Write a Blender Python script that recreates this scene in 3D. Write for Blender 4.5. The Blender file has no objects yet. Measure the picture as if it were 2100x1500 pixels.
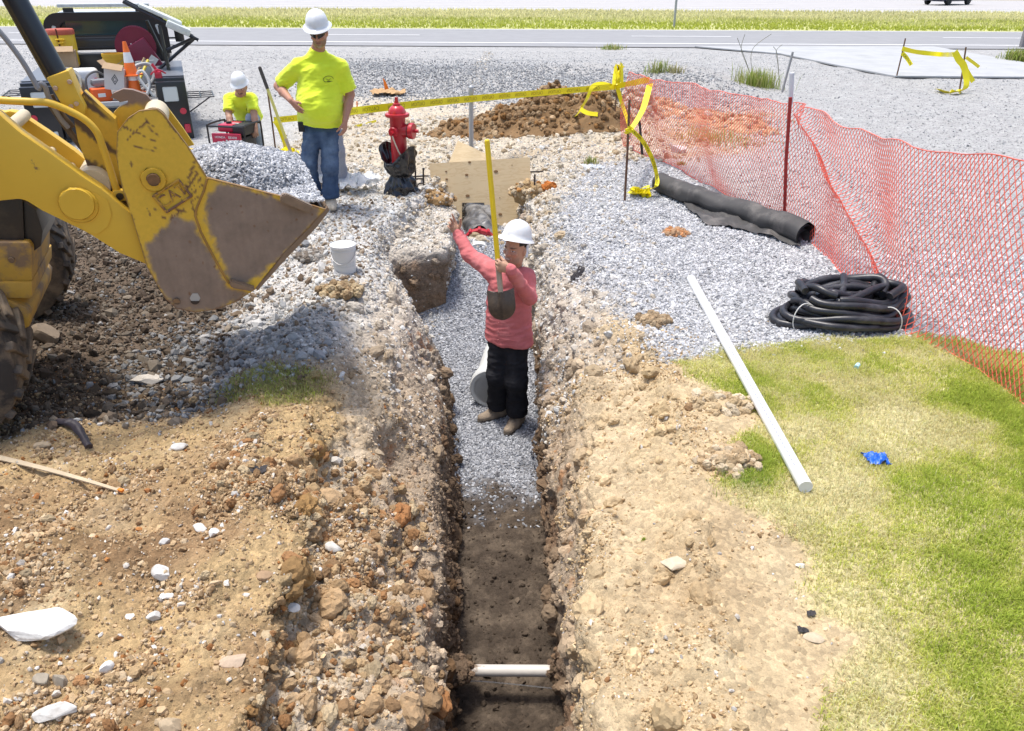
import bpy, bmesh, math, random
import numpy as np
from mathutils import Vector, Matrix
sc = bpy.context.scene
COL = sc.collection
R = math.radians
rng = np.random.default_rng(7)
random.seed(5)

# ------------------------------------------------------------------ camera
CAM_H, PITCH, FPX, ROLL = 2.25, 26.9, 1600.0, 0.3       # focal length in pixels of a 2100 px wide frame
cam_d = bpy.data.cameras.new('camera'); cam = bpy.data.objects.new('camera', cam_d); COL.objects.link(cam)
cam_d.sensor_width = 36.0; cam_d.lens = 36.0 * FPX / 2100.0
cam_d.clip_start = 0.05; cam_d.clip_end = 3000
CROT = Matrix.Rotation(R(90 - PITCH), 3, 'X') @ Matrix.Rotation(R(ROLL), 3, 'Z')
cam.matrix_world = Matrix.Translation((0, 0, CAM_H)) @ CROT.to_4x4()
sc.camera = cam
C0 = Vector((0, 0, CAM_H))
# ------------------------------------------------------------------ sky and sun
SUN_EL, SUN_AZ = 78.0, 155.0          # azimuth: degrees counter-clockwise from +X, where the sun stands
world = bpy.data.worlds.new('World'); sc.world = world; world.use_nodes = True
wn = world.node_tree.nodes; wl = world.node_tree.links
sky = wn.new('ShaderNodeTexSky'); sky.sky_type = 'NISHITA'; sky.sun_disc = False
sky.sun_elevation = R(SUN_EL); sky.sun_rotation = R(90 - SUN_AZ)
sky.air_density = 1.0; sky.dust_density = 3.0; sky.ozone_density = 1.0
wl.new(sky.outputs[0], wn['Background'].inputs[0]); wn['Background'].inputs[1].default_value = 0.15
sun_d = bpy.data.lights.new('sun', 'SUN'); sun_d.energy = 2.4; sun_d.angle = R(10); sun_d.color = (1.0, 0.965, 0.91)
sun = bpy.data.objects.new('sun', sun_d); COL.objects.link(sun)
to_sun = Vector((math.cos(R(SUN_EL)) * math.cos(R(SUN_AZ)), math.cos(R(SUN_EL)) * math.sin(R(SUN_AZ)), math.sin(R(SUN_EL))))
sun.rotation_euler = to_sun.to_track_quat('Z', 'Y').to_euler(); sun.location = (0, 0, 20)
sc.view_settings.view_transform = 'Standard'; sc.view_settings.look = 'None'
sc.view_settings.exposure = 0.72; sc.view_settings.gamma = 1.0

# ------------------------------------------------------------------ picking points of the place
def ray(x, y):
    return CROT @ Vector(((x - 1050) / FPX, (750 - y) / FPX, -1.0))
def P(x, y, z=0.0):                       # where the sight line meets the height z
    d = ray(x, y); t = (z - CAM_H) / d.z
    return C0 + d * t
def PY(x, y, Y):                          # where it meets the distance Y
    d = ray(x, y); return C0 + d * (Y / d.y)
def PP(x, y, p, n):                       # where it meets a plane
    d = ray(x, y); t = (Vector(p) - C0).dot(n) / d.dot(n)
    return C0 + d * t

# ------------------------------------------------------------------ noise
_pr = np.random.default_rng(3)
_perm = _pr.permutation(256); _perm = np.concatenate([_perm, _perm, _perm]).astype(np.int64)
_grad = _pr.normal(size=(256, 3)); _grad /= np.linalg.norm(_grad, axis=1)[:, None]
def pnoise(p):
    p = np.asarray(p, float); i = np.floor(p).astype(np.int64); f = p - i; i &= 255
    u = f * f * f * (f * (f * 6 - 15) + 10); out = np.zeros(len(p))
    for dx in (0, 1):
        for dy in (0, 1):
            for dz in (0, 1):
                h = _perm[_perm[_perm[i[:, 0] + dx] + i[:, 1] + dy] + i[:, 2] + dz]
                g = _grad[h]
                d = g[:, 0] * (f[:, 0] - dx) + g[:, 1] * (f[:, 1] - dy) + g[:, 2] * (f[:, 2] - dz)
                w = (u[:, 0] if dx else 1 - u[:, 0]) * (u[:, 1] if dy else 1 - u[:, 1]) * (u[:, 2] if dz else 1 - u[:, 2])
                out += w * d
    return out * 1.6
def fbm(p, sc_, oct_=4, ridged=False, gain=0.5):
    p = np.asarray(p, float) / sc_; a = 1.0; s = 0; tot = 0
    for k in range(oct_):
        n = pnoise(p + 17.3 * k)
        if ridged: n = 1 - 2 * np.abs(n)
        s = s + a * n; tot += a; a *= gain; p = p * 2.03
    return s / tot
def sstep(a, b, x):
    t = np.clip((x - a) / (b - a), 0, 1); return t * t * (3 - 2 * t)
def in_poly(x, y, poly):
    poly = np.asarray(poly, float); n = len(poly); inside = np.zeros(x.shape, bool); j = n - 1
    for i in range(n):
        xi, yi = poly[i]; xj, yj = poly[j]
        c = ((yi > y) != (yj > y)) & (x < (xj - xi) * (y - yi) / (yj - yi + 1e-12) + xi)
        inside ^= c; j = i
    return inside
def poly_dist(x, y, poly):                # signed distance, positive inside
    poly = np.asarray(poly, float); n = len(poly); d = np.full(x.shape, 1e9)
    for i in range(n):
        a = poly[i]; b = poly[(i + 1) % n]; e = b - a
        t = np.clip(((x - a[0]) * e[0] + (y - a[1]) * e[1]) / (e @ e + 1e-12), 0, 1)
        d = np.minimum(d, np.hypot(x - a[0] - t * e[0], y - a[1] - t * e[1]))
    return np.where(in_poly(x, y, poly), d, -d)
def gpoly(pts, z=0.0):
    return [(P(x, y, z).x, P(x, y, z).y) for x, y in pts]

# ------------------------------------------------------------------ objects
def link(name, mesh, parent=None):
    o = bpy.data.objects.new(name, mesh); COL.objects.link(o)
    if parent is not None:
        o.parent = parent; o.matrix_parent_inverse = parent.matrix_world.inverted()
    return o
def tag(o, label=None, cat=None, group=None, kind=None):
    if label: o['label'] = label
    if cat: o['category'] = cat
    if group: o['group'] = group
    if kind: o['kind'] = kind
    return o
def thing(name, loc, label, cat, group=None, rz=0):
    o = bpy.data.objects.new(name, None); COL.objects.link(o); o.location = loc; o.rotation_euler = (0, 0, rz)
    o.empty_display_size = 0.1
    o.matrix_world = Matrix.Translation(loc) @ Matrix.Rotation(rz, 4, 'Z')
    return tag(o, label, cat, group)
def np_mesh(name, V, F, mats, smooth=True, col=None, mi=None, parent=None):
    """V (n,3); F (m,k) int array of equal-size faces"""
    V = np.ascontiguousarray(V, np.float32); F = np.ascontiguousarray(F, np.int32); k = F.shape[1]
    me = bpy.data.meshes.new(name)
    me.vertices.add(len(V)); me.vertices.foreach_set('co', V.ravel())
    me.loops.add(F.size); me.loops.foreach_set('vertex_index', F.ravel())
    me.polygons.add(len(F)); me.polygons.foreach_set('loop_start', np.arange(0, F.size, k, dtype=np.int32))
    me.polygons.foreach_set('loop_total', np.full(len(F), k, np.int32))
    if mi is not None: me.polygons.foreach_set('material_index', np.ascontiguousarray(mi, np.int32))
    me.polygons.foreach_set('use_smooth', np.full(len(F), smooth, bool))
    me.update(calc_edges=True)
    if col is not None:
        c = np.ones((len(V), 4), np.float32); c[:, :3] = col
        at = me.color_attributes.new('Col', 'FLOAT_COLOR', 'POINT'); at.data.foreach_set('color', c.ravel())
    for m in (mats if isinstance(mats, (list, tuple)) else [mats]): me.materials.append(m)
    return link(name, me, parent)
class MB:
    """collects shapes of one part"""
    def __init__(s): s.bm = bmesh.new()
    def _m(s, vs, mat):
        for v in vs: v.co = mat @ v.co
    def box(s, size, loc=(0, 0, 0), rot=None, bev=0.0, seg=2, M4=None):
        r = bmesh.ops.create_cube(s.bm, size=1.0); vs = r['verts']
        bmesh.ops.scale(s.bm, vec=Vector(size), verts=vs)
        if bev > 0:
            es = list({e for v in vs for e in v.link_edges})
            rb = bmesh.ops.bevel(s.bm, geom=es, offset=bev, segments=seg, affect='EDGES', profile=0.6)
            vs = list({v for f in rb['faces'] for v in f.verts} | {v for v in vs if v.is_valid})
        m = Matrix.Translation(loc)
        if rot is not None: m = m @ (rot.to_4x4() if isinstance(rot, Matrix) else Matrix.Rotation(rot, 4, 'Z'))
        if M4 is not None: m = M4 @ m
        s._m(vs, m); return s
    def cyl(s, p0, p1, r0, r1=None, n=20, cap=True):
        p0, p1 = Vector(p0), Vector(p1); d = p1 - p0; r1 = r0 if r1 is None else r1
        r = bmesh.ops.create_cone(s.bm, cap_ends=cap, segments=n, radius1=r0, radius2=r1, depth=d.length)
        q = d.to_track_quat('Z', 'Y').to_matrix().to_4x4()
        s._m(r['verts'], Matrix.Translation((p0 + p1) / 2) @ q); return s
    def tube(s, pts, r, n=10, closed=False, cap=True):
        """r: number or list"""
        pts = [Vector(p) for p in pts]; N = len(pts); rs = r if hasattr(r, '__len__') else [r] * N
        t0 = (pts[1] - pts[0]).normalized(); up = Vector((0, 0, 1)) if abs(t0.z) < 0.9 else Vector((1, 0, 0))
        x = t0.cross(up).normalized(); rings = []
        for i in range(N):
            if closed: t = (pts[(i + 1) % N] - pts[i - 1]).normalized()
            else: t = (pts[min(i + 1, N - 1)] - pts[max(i - 1, 0)]).normalized()
            x = (x - t * x.dot(t)); x = x.normalized() if x.length > 1e-6 else t.orthogonal().normalized()
            y = t.cross(x)
            rings.append([s.bm.verts.new(pts[i] + (x * math.cos(a) + y * math.sin(a)) * rs[i]) for a in [2 * math.pi * k / n for k in range(n)]])
        for i in range(N if closed else N - 1):
            A, B = rings[i], rings[(i + 1) % N]
            for k in range(n): s.bm.faces.new((A[k], A[(k + 1) % n], B[(k + 1) % n], B[k]))
        if cap and not closed:
            s.bm.faces.new(rings[0][::-1]); s.bm.faces.new(rings[-1])
        return s
    def lathe(s, prof, M4=Matrix(), n=32, sx=1.0, sy=1.0, mod=None):
        """prof: list of (radius, height)"""
        rings = []
        for (r, h) in prof:
            ring = []
            for k in range(n):
                a = 2 * math.pi * k / n; rr = r * (mod(a, r, h) if mod else 1.0)
                ring.append(s.bm.verts.new(M4 @ Vector((rr * math.cos(a) * sx, rr * math.sin(a) * sy, h))))
            rings.append(ring)
        for A, B in zip(rings, rings[1:]):
            for k in range(n):
                s.bm.faces.new((A[k], A[(k + 1) % n], B[(k + 1) % n], B[k]))
        if prof[0][0] > 0: s.bm.faces.new(rings[0][::-1])
        if prof[-1][0] > 0: s.bm.faces.new(rings[-1])
        return s
    def prism(s, pts, off):
        """closed outline of 3-D points pushed along off"""
        off = Vector(off); a = [s.bm.verts.new(Vector(p)) for p in pts]; b = [s.bm.verts.new(Vector(p) + off) for p in pts]
        s.bm.faces.new(a); s.bm.faces.new(b[::-1]); n = len(a)
        for i in range(n): s.bm.faces.new((a[i], b[i], b[(i + 1) % n], a[(i + 1) % n]))
        return s
    def ball(s, c, r, sc3=(1, 1, 1), sub=2):
        q = bmesh.ops.create_icosphere(s.bm, subdivisions=sub, radius=r)
        s._m(q['verts'], Matrix.Translation(c) @ Matrix.Diagonal((*sc3, 1))); return s
    def grid(s, fn, nu, nv):
        vs = [[s.bm.verts.new(fn(i / nu, j / nv)) for j in range(nv + 1)] for i in range(nu + 1)]
        for i in range(nu):
            for j in range(nv): s.bm.faces.new((vs[i][j], vs[i + 1][j], vs[i + 1][j + 1], vs[i][j + 1]))
        return s
    def refine(s, L, it=7):
        s.bm.normal_update(); bmesh.ops.triangulate(s.bm, faces=s.bm.faces[:], ngon_method='EAR_CLIP')
        for _ in range(it):
            es = [e for e in s.bm.edges if e.calc_length() > L]
            if not es: break
            bmesh.ops.subdivide_edges(s.bm, edges=es, cuts=1)
            bmesh.ops.triangulate(s.bm, faces=[f for f in s.bm.faces if len(f.verts) > 3])
        return s
    def jitter(s, amp, scale):
        s.bm.verts.ensure_lookup_table(); s.bm.normal_update()
        co = np.array([v.co for v in s.bm.verts]); n = fbm(co, scale, 3)
        for v, k in zip(s.bm.verts, n): v.co += v.normal * float(k) * amp
        return s
    def build(s, name, mat, parent=None, smooth=False, angle=35, weld=False):
        if weld: bmesh.ops.remove_doubles(s.bm, verts=s.bm.verts[:], dist=1e-5)
        bmesh.ops.recalc_face_normals(s.bm, faces=s.bm.faces[:])
        me = bpy.data.meshes.new(name); s.bm.to_mesh(me); s.bm.free()
        me.materials.append(mat)
        if smooth:
            me.polygons.foreach_set('use_smooth', np.ones(len(me.polygons), bool))
            try: me.set_sharp_from_angle(angle=R(angle))
            except Exception: pass
        return link(name, me, parent)
def spline(pts, n=8, closed=False):
    pts = [Vector(p) for p in pts]; N = len(pts); out = []
    g = (lambda i: pts[i % N]) if closed else (lambda i: pts[max(0, min(N - 1, i))])
    for i in range(N if closed else N - 1):
        a, b, c, d = g(i - 1), g(i), g(i + 1), g(i + 2)
        for k in range(n):
            t = k / n
            out.append(0.5 * ((2 * b) + (c - a) * t + (2 * a - 5 * b + 4 * c - d) * t * t + (3 * b - a - 3 * c + d) * t ** 3))
    if not closed: out.append(pts[-1])
    return out

# ------------------------------------------------------------------ materials
MATS = {}
def mat(name, col=(.5, .5, .5), rough=.6, metal=0.0, attr=False, var=0.0, vscale=8.0, col2=None, c2scale=6.0, c2at=(.5, .65),
        bump=0.0, bscale=60.0, bdist=.01, spec=.5, alpha=1.0, trans=0.0, sss=0.0, coat=0.0, vor=False):
    if name in MATS: return MATS[name]
    m = bpy.data.materials.new(name); m.use_nodes = True; nt = m.node_tree; N = nt.nodes; L = nt.links
    b = N['Principled BSDF']; b.inputs['Roughness'].default_value = rough; b.inputs['Metallic'].default_value = metal
    b.inputs['Specular IOR Level'].default_value = spec
    tc = N.new('ShaderNodeTexCoord'); crd = tc.outputs['Object']
    if attr:
        a = N.new('ShaderNodeVertexColor'); a.layer_name = 'Col'; c = a.outputs[0]
    else:
        rgb = N.new('ShaderNodeRGB'); rgb.outputs[0].default_value = (*col, 1); c = rgb.outputs[0]
    if col2 is not None:
        n = N.new('ShaderNodeTexNoise'); n.inputs['Scale'].default_value = c2scale; n.inputs['Detail'].default_value = 8; n.inputs['Roughness'].default_value = .65
        L.new(crd, n.inputs['Vector'])
        r = N.new('ShaderNodeMapRange'); r.inputs[1].default_value = c2at[0]; r.inputs[2].default_value = c2at[1]; L.new(n.outputs[0], r.inputs[0])
        mx = N.new('ShaderNodeMix'); mx.data_type = 'RGBA'; L.new(r.outputs[0], mx.inputs[0]); L.new(c, mx.inputs[6]); mx.inputs[7].default_value = (*col2, 1); c = mx.outputs[2]
    if var > 0:
        n = N.new('ShaderNodeTexNoise'); n.inputs['Scale'].default_value = vscale; n.inputs['Detail'].default_value = 6; n.inputs['Roughness'].default_value = .7
        L.new(crd, n.inputs['Vector'])
        r = N.new('ShaderNodeMapRange'); r.inputs[1].default_value = .25; r.inputs[2].default_value = .75; r.inputs[3].default_value = 1 - var; r.inputs[4].default_value = 1 + var
        L.new(n.outputs[0], r.inputs[0])
        mx = N.new('ShaderNodeMix'); mx.data_type = 'RGBA'; mx.blend_type = 'MULTIPLY'; mx.inputs[0].default_value = 1
        L.new(c, mx.inputs[6]); L.new(r.outputs[0], mx.inputs[7]); c = mx.outputs[2]
    L.new(c, b.inputs['Base Color'])
    if bump > 0:
        n = N.new('ShaderNodeTexVoronoi' if vor else 'ShaderNodeTexNoise'); n.inputs['Scale'].default_value = bscale
        if not vor: n.inputs['Detail'].default_value = 5
        L.new(crd, n.inputs['Vector'])
        bp = N.new('ShaderNodeBump'); bp.inputs['Strength'].default_value = bump; bp.inputs['Distance'].default_value = bdist
        L.new(n.outputs[0], bp.inputs['Height']); L.new(bp.outputs[0], b.inputs['Normal'])
    if alpha < 1: b.inputs['Alpha'].default_value = alpha
    if trans > 0: b.inputs['Transmission Weight'].default_value = trans
    if sss > 0:
        b.inputs['Subsurface Weight'].default_value = sss; b.inputs['Subsurface Radius'].default_value = (.012, .004, .002)
    if coat > 0: b.inputs['Coat Weight'].default_value = coat; b.inputs['Coat Roughness'].default_value = .15
    MATS[name] = m; return m
# =================================================================== TERRAIN
KEYS = [  # Y, then (x, z) of: left lip, two left steps, left foot, right foot, two right steps, right lip
 (-6.0, (-.9, 0), (-.72, -.12), (-.42, -.3), (-.30, -1.19), (.32, -1.19), (.28, -.7), (.38, -.12), (.8, 0)),
 (2.0, (-.88, .04), (-.80, -.13), (-.40, -.26), (-.29, -1.19), (.32, -1.19), (.25, -.62), (.31, -.10), (.85, .02)),
 (2.6, (-.95, .04), (-.86, -.14), (-.42, -.36), (-.29, -1.19), (.31, -1.19), (.27, -.60), (.35, -.12), (.9, .02)),
 (3.1, (-1.02, .03), (-.90, -.14), (-.45, -.50), (-.30, -1.19), (.30, -1.19), (.29, -.60), (.42, -.16), (.97, .0)),
 (4.0, (-1.18, .0), (-.82, -.18), (-.52, -.60), (-.35, -1.19), (.25, -1.19), (.28, -.60), (.48, -.2), (.95, .0)),
 (5.0, (-1.26, .0), (-.86, -.2), (-.57, -.60), (-.42, -1.19), (.23, -1.19), (.27, -.60), (.48, -.2), (.9, .0)),
 (6.0, (-1.14, .0), (-.88, -.22), (-.68, -.60), (-.54, -1.11), (.24, -1.11), (.28, -.60), (.42, -.2), (.8, .0)),
 (6.5, (-1.22, .03), (-1.10, -.2), (-1.04, -.5), (-.90, -.98), (.22, -.93), (.27, -.52), (.38, -.2), (.72, .0)),
 (7.02, (-1.30, .04), (-1.20, -.2), (-1.15, -.45), (-1.04, -.80), (.18, -.80), (.25, -.48), (.36, -.2), (.66, .0)),
 (7.20, (-1.30, .04), (-1.18, -.17), (-.66, -.17), (-.66, -.72), (.17, -.74), (.24, -.45), (.34, -.2), (.62, .0)),
 (7.9, (-1.12, .04), (-1.02, -.12), (-.65, -.14), (-.63, -.47), (.12, -.47), (.19, -.32), (.28, -.15), (.54, .0)),
 (8.3, (-1.1, .04), (-1.0, -.1), (-.64, -.13), (-.62, -.40), (.10, -.40), (.16, -.28), (.25, -.12), (.5, .0)),
 (9.0, (-.95, .0), (-.86, -.1), (-.76, -.22), (-.66, -.5), (.06, -.5), (.14, -.30), (.24, -.1), (.45, .0)),
 (10.2, (-.9, .0), (-.8, -.1), (-.7, -.25), (-.6, -.5), (.0, -.5), (.1, -.30), (.2, -.1), (.4, .0)),
 (10.75, (-.9, .0), (-.8, .0), (-.7, .0), (-.6, .0), (.0, .0), (.1, .0), (.2, .0), (.4, .0)),
 (600, (-.9, .0), (-.8, .0), (-.7, .0), (-.6, .0), (.0, .0), (.1, .0), (.2, .0), (.4, .0))]
rows = [-6., -4., -2.5, -1.5, -.8, -.3, .1, .4, .7, .95, 1.15]
while rows[-1] < 10.9:
    y = rows[-1]; rows.append(y + (.009 if 7.0 < y < 7.24 else max(.0085, y * .0036)))
while rows[-1] < 27: rows.append(rows[-1] + rows[-1] * .0048)
while rows[-1] < 600: rows.append(rows[-1] * 1.06)
rows = np.array(rows)
ky = np.array([k[0] for k in KEYS], float)
KX = np.array([[p[0] for p in k[1:]] for k in KEYS]); KZ = np.array([[p[1] for p in k[1:]] for k in KEYS])
CX = np.stack([np.interp(rows, ky, KX[:, i]) for i in range(8)], 1)
CZ = np.stack([np.interp(rows, ky, KZ[:, i]) for i in range(8)], 1)
tz = np.stack([rows, rows * 0, rows * 0], 1)
fade = 1 - sstep(10.2, 10.75, rows)
for i, amp in enumerate((.10, .07, .05, .035, .03, .05, .06, .09)):       # the dug edges wander
    tz[:, 1] = i * 9.1
    CX[:, i] += fade * (fbm(tz, .55, 4) * amp * 1.6)
    if i not in (3, 4): CZ[:, i] += fade * fbm(tz + 31.7, .4, 3) * amp * .7
XR = np.maximum(np.abs(rows) * .74 + 2.2, 3.6); XR[rows > 27] = rows[rows > 27] * 1.3
cnt = [190, 40, 42, 60, 60, 56, 42, 40, 170]
px = np.concatenate([-XR[:, None], CX, XR[:, None]], 1); pz = np.concatenate([np.zeros((len(rows), 1)), CZ, np.zeros((len(rows), 1))], 1)
gx, gz = [], []
for sgi, n in enumerate(cnt):
    t = np.arange(n + (sgi == len(cnt) - 1)) / n
    if sgi == 0: t = 1 - (1 - t) ** 1.25
    if sgi == len(cnt) - 1: t = t ** 1.25
    gx.append(px[:, sgi, None] * (1 - t) + px[:, sgi + 1, None] * t); gz.append(pz[:, sgi, None] * (1 - t) + pz[:, sgi + 1, None] * t)
GX = np.concatenate(gx, 1); GZ = np.concatenate(gz, 1); GY = np.repeat(rows[:, None], GX.shape[1], 1)
for _ in range(5):                                                         # rounds the broken profile off
    GZ[:, 1:-1] = .25 * GZ[:, :-2] + .5 * GZ[:, 1:-1] + .25 * GZ[:, 2:]; GX[:, 1:-1] = .25 * GX[:, :-2] + .5 * GX[:, 1:-1] + .25 * GX[:, 2:]
nr, ncol = GX.shape
X = GX.ravel(); Y = GY.ravel(); Z = GZ.ravel().copy()
FLAT_IDX = np.arange(ncol); SEG = np.repeat(np.arange(9), cnt + [0] if False else cnt); SEG = np.append(SEG, 8)
SEGV = np.tile(SEG, nr)
outer = (SEGV == 0) | (SEGV == 8)
dlip = np.where(SEGV == 0, np.repeat(CX[:, 0], ncol) - X, np.where(SEGV == 8, X - np.repeat(CX[:, 7], ncol), 0.0))
# --- broad relief
pxy = np.stack([X, Y, X * 0], 1)
near = 1 - sstep(20, 27, Y)
Z += near * sstep(0, .8, dlip) * fbm(pxy, 1.7, 3) * .10
Z += near * .30 * sstep(15.2, 18.5, Y + .35 * X + fbm(pxy + 5, 2.0, 2) * .8) * (1 - sstep(19, 25, Y)) * (1 - sstep(3.5, 6, X))
Z += .22 * np.exp(-(((X - 1.5) / 1.6) ** 2 + ((Y - 12.3) / 1.6) ** 2))     # bank under the far corner of the fence
Z += np.where(SEGV == 0, .10 * np.exp(-((dlip - .25) / .22) ** 2) * sstep(2.2, 3, Y) * (1 - sstep(5.5, 7, Y)), 0)
Z += np.where((SEGV == 0), -.16 * np.exp(-((X + 2.3) / .8) ** 2) * sstep(3.2, 4.2, Y) * (1 - sstep(5.6, 6.6, Y)), 0)
Z += np.where((SEGV == 0), .10 * sstep(1.4, 2.2, -X) * (1 - sstep(2.4, 3.3, Y)), 0)
# --- zones of differing ground; the machine's shade is painted into some
def zone(pts, soft, z=0.0, warp=.12, ws=.4):
    d = poly_dist(X, Y, gpoly(pts, z)) + fbm(pxy + 3, ws, 4) * warp
    return sstep(-soft, soft, d)
lawn = zone([(1370, 745), (1500, 712), (1880, 690), (2000, 705), (2500, 760), (2600, 1600), (1690, 1600), (1720, 1430), (1790, 1310), (1680, 1250), (1650, 1130), (1560, 1060), (1480, 1000), (1520, 930), (1570, 850), (1440, 790)], .07, warp=.16)
bank_gravel = zone([(1120, 470), (1210, 340), (1330, 330), (1430, 380), (1720, 520), (2600, 560), (2500, 770), (1880, 690), (1500, 715), (1370, 745), (1300, 640), (1200, 560)], .10)
back_gravel = np.maximum(zone([(1640, 200), (2700, 200), (2700, 600), (1880, 600), (1640, 440), (1500, 330)], .5, warp=.5, ws=1.0), sstep(14.5, 16.0, Y + .22 * X + fbm(pxy, 1.4, 3) * .9))
back_gravel = np.maximum(back_gravel, zone([(-600, 100), (430, 100), (470, 230), (520, 330), (380, 420), (-600, 420)], .5, warp=.4))
clay_back = zone([(690, 200), (1330, 150), (1600, 180), (1560, 320), (1340, 330), (1200, 345), (1140, 480), (880, 420), (700, 400), (560, 350)], .4, warp=.3)
orange_clay = zone([(1330, 165), (1480, 155), (1600, 190), (1590, 300), (1420, 330), (1340, 270)], .35, warp=.5, ws=.6)
white_crust = zone([(480, 560), (640, 400), (720, 330), (900, 380), (880, 500), (800, 600), (740, 640), (640, 650), (520, 640)], .16, warp=.25)
grey_left = zone([(190, 760), (330, 640), (560, 600), (680, 660), (660, 760), (420, 830), (260, 830)], .15, warp=.3)
shaded_soil_left = zone([(-900, 400), (130, 430), (330, 560), (470, 600), (480, 690), (430, 760), (440, 822), (120, 862), (-900, 900)], .2, warp=.35)  # churned brown soil, with the loader's shadow put into its colour
grass_left = zone([(450, 800), (480, 745), (560, 755), (660, 770), (650, 830), (560, 850)], .08, warp=.2)
floor_ = np.where((SEGV == 4) & (Y < 10.6), 1.0, 0.0)
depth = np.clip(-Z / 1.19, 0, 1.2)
gfill = sstep(4.45, 5.15, Y + fbm(pxy, .25, 4) * .5) * (1 - sstep(8.9, 9.3, Y))
# --- fine relief along the surface normal
def normals():
    A = np.stack([X, Y, Z], 1).reshape(nr, ncol, 3)
    du = np.gradient(A, axis=1); dv = np.gradient(A, axis=0); n = np.cross(du, dv)
    n /= np.linalg.norm(n, axis=2, keepdims=True) + 1e-12
    return n.reshape(-1, 3)
NRM = normals(); sel = Y < 30
p3 = np.stack([X, Y, Z], 1)[sel]
wall = np.where(outer | (Y[sel].size < 0), 0.0, 1.0) * (1 - floor_) * (1 - sstep(10.3, 10.75, Y))
lump = fbm(p3, .33, 4) ; lump2 = fbm(p3 + 7, .12, 4) * .8 + .12 * fbm(p3 + 27, .2, 3, ridged=True); fine = fbm(p3 + 11, .035, 3)
w = wall[sel]; fl = floor_[sel]; lw = lawn[sel]; bg = np.maximum(bank_gravel, back_gravel)[sel]
tanl = np.where((SEGV[sel] <= 2) & (Y[sel] < 4.4), 1.0, 0.0)
cbk = clay_back[sel] * (1 - w); lfw = np.where((SEGV[sel] <= 3) & (SEGV[sel] >= 1) & (Y[sel] < 3.4), 1.0, 0.0); calm = w * sstep(3.3, 3.8, Y[sel]) * (X[sel] < 0); amp1 = .020 + .075 * w - .045 * calm + .05 * lfw + .05 * cbk + .055 * tanl * (1 - w) - .015 * lw - .012 * bg; amp1 = np.where(fl > 0, .018, amp1)
amp2 = .012 + .040 * w - .028 * calm + .018 * lfw + .02 * cbk + .034 * tanl - .010 * lw - .008 * bg; amp2 = np.where(fl > 0, .010, amp2)
amp3 = .007 + .004 * w + .008 * tanl - .003 * lw
dsp = (lump * amp1 + (lump2 - .1) * amp2 + fine * amp3) * (1 - sstep(14, 24, Y[sel]))
stri = fbm(np.stack([p3[:, 0] * 4, p3[:, 1] * 14, p3[:, 2] * 2.5], 1), 1.0, 3, ridged=True)      # bucket-teeth grooves down the walls
dsp += stri * (w * .016 + calm * .016)
strata = fbm(np.stack([p3[:, 0] * 1.6, p3[:, 1] * 1.6, p3[:, 2] * 9], 1), 1.0, 4, ridged=True)
dsp += strata * (w - .7 * calm) * .026 * (1 - sstep(8.5, 10, Y[sel]))
dsp -= .15 * w * np.exp(-(((p3[:, 0] + .62) / .2) ** 2 + ((p3[:, 1] - 3.95) / .16) ** 2 + ((p3[:, 2] + .38) / .13) ** 2)) * 1.4     # burrow-like hollows
dsp -= .16 * w * np.exp(-(((p3[:, 0] + .80) / .2) ** 2 + ((p3[:, 1] - 4.75) / .15) ** 2 + ((p3[:, 2] + .3) / .10) ** 2))
for q in range(3):
    np_ = [X, Y, Z][q]; np_[sel] += NRM[sel][:, q] * dsp
road_flat = sstep(25, 27, Y); Z = Z * (1 - road_flat) - .02 * road_flat
V_T = np.stack([X, Y, Z], 1)
# --- colours of the different soils, some with shade painted in
def L3(a, b, t): return a * (1 - t[:, None]) + np.asarray(b) * t[:, None]
nA = fbm(pxy + 40, .5, 5); nB = fbm(np.stack([X, Y, Z], 1) + 60, .13, 4); nC = fbm(np.stack([X, Y, Z], 1) + 80, 1.1, 4)
base = np.tile(np.array([.40, .395, .375]), (len(X), 1))                       # weathered grey gravel
tan = np.array([.46, .325, .165]); palet = np.array([.56, .45, .28]); rust = np.array([.36, .165, .06]); brown = np.array([.235, .16, .098])
pale = np.array([.51, .465, .40]); white = np.array([.58, .56, .53])
soil_l = np.where(X < 0, sstep(7.2, 5.6, Y), sstep(9.5, 7.5, Y) * (1 - sstep(1.6, 2.4, X)))
base = L3(base, pale, soil_l)
tanw = np.where(X < 0, sstep(4.9, 4.1, Y + nA * .5), sstep(6.0, 4.2, Y + nA * .8) * (1 - sstep(1.5, 2.2, X)))
base = L3(base, tan, tanw); base = L3(base, [.53, .405, .24], tanw * sstep(-.2, .3, X))
base = L3(base, palet, tanw * sstep(.05, .5, nA) * .7)
base = L3(base, [.29, .185, .10], tanw * sstep(.0, .45, -nC) * np.where(X < 0, .85, .35))
base = L3(base, rust, tanw * sstep(.35, .6, nC) * .6)
base = L3(base, [.20, .122, .062], np.where(X < 0, tanw, 0) * sstep(-.1, .35, fbm(pxy + 140, .35, 5)) * sstep(3.4, 2.6, Y) * .8)
base = L3(base, [.52, .45, .345], clay_back * .92); base = L3(base, [.47, .36, .225], clay_back * sstep(.05, .5, nA) * .6)
base = L3(base, [.43, .25, .13], orange_clay * sstep(-.25, .3, nA) * .8)
base = L3(base, [.42, .425, .43], bank_gravel * .9); base = L3(base, [.365, .36, .35], back_gravel * .92)
base = L3(base, white, white_crust * sstep(-.5, .2, nA) * .85)
base = L3(base, [.37, .37, .37], grey_left * .5); base = L3(base, [.115, .08, .052], shaded_soil_left * .95)
base = L3(base, [.55, .49, .26], lawn * .9); base = L3(base, [.25, .23, .10], grass_left * .5)
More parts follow.
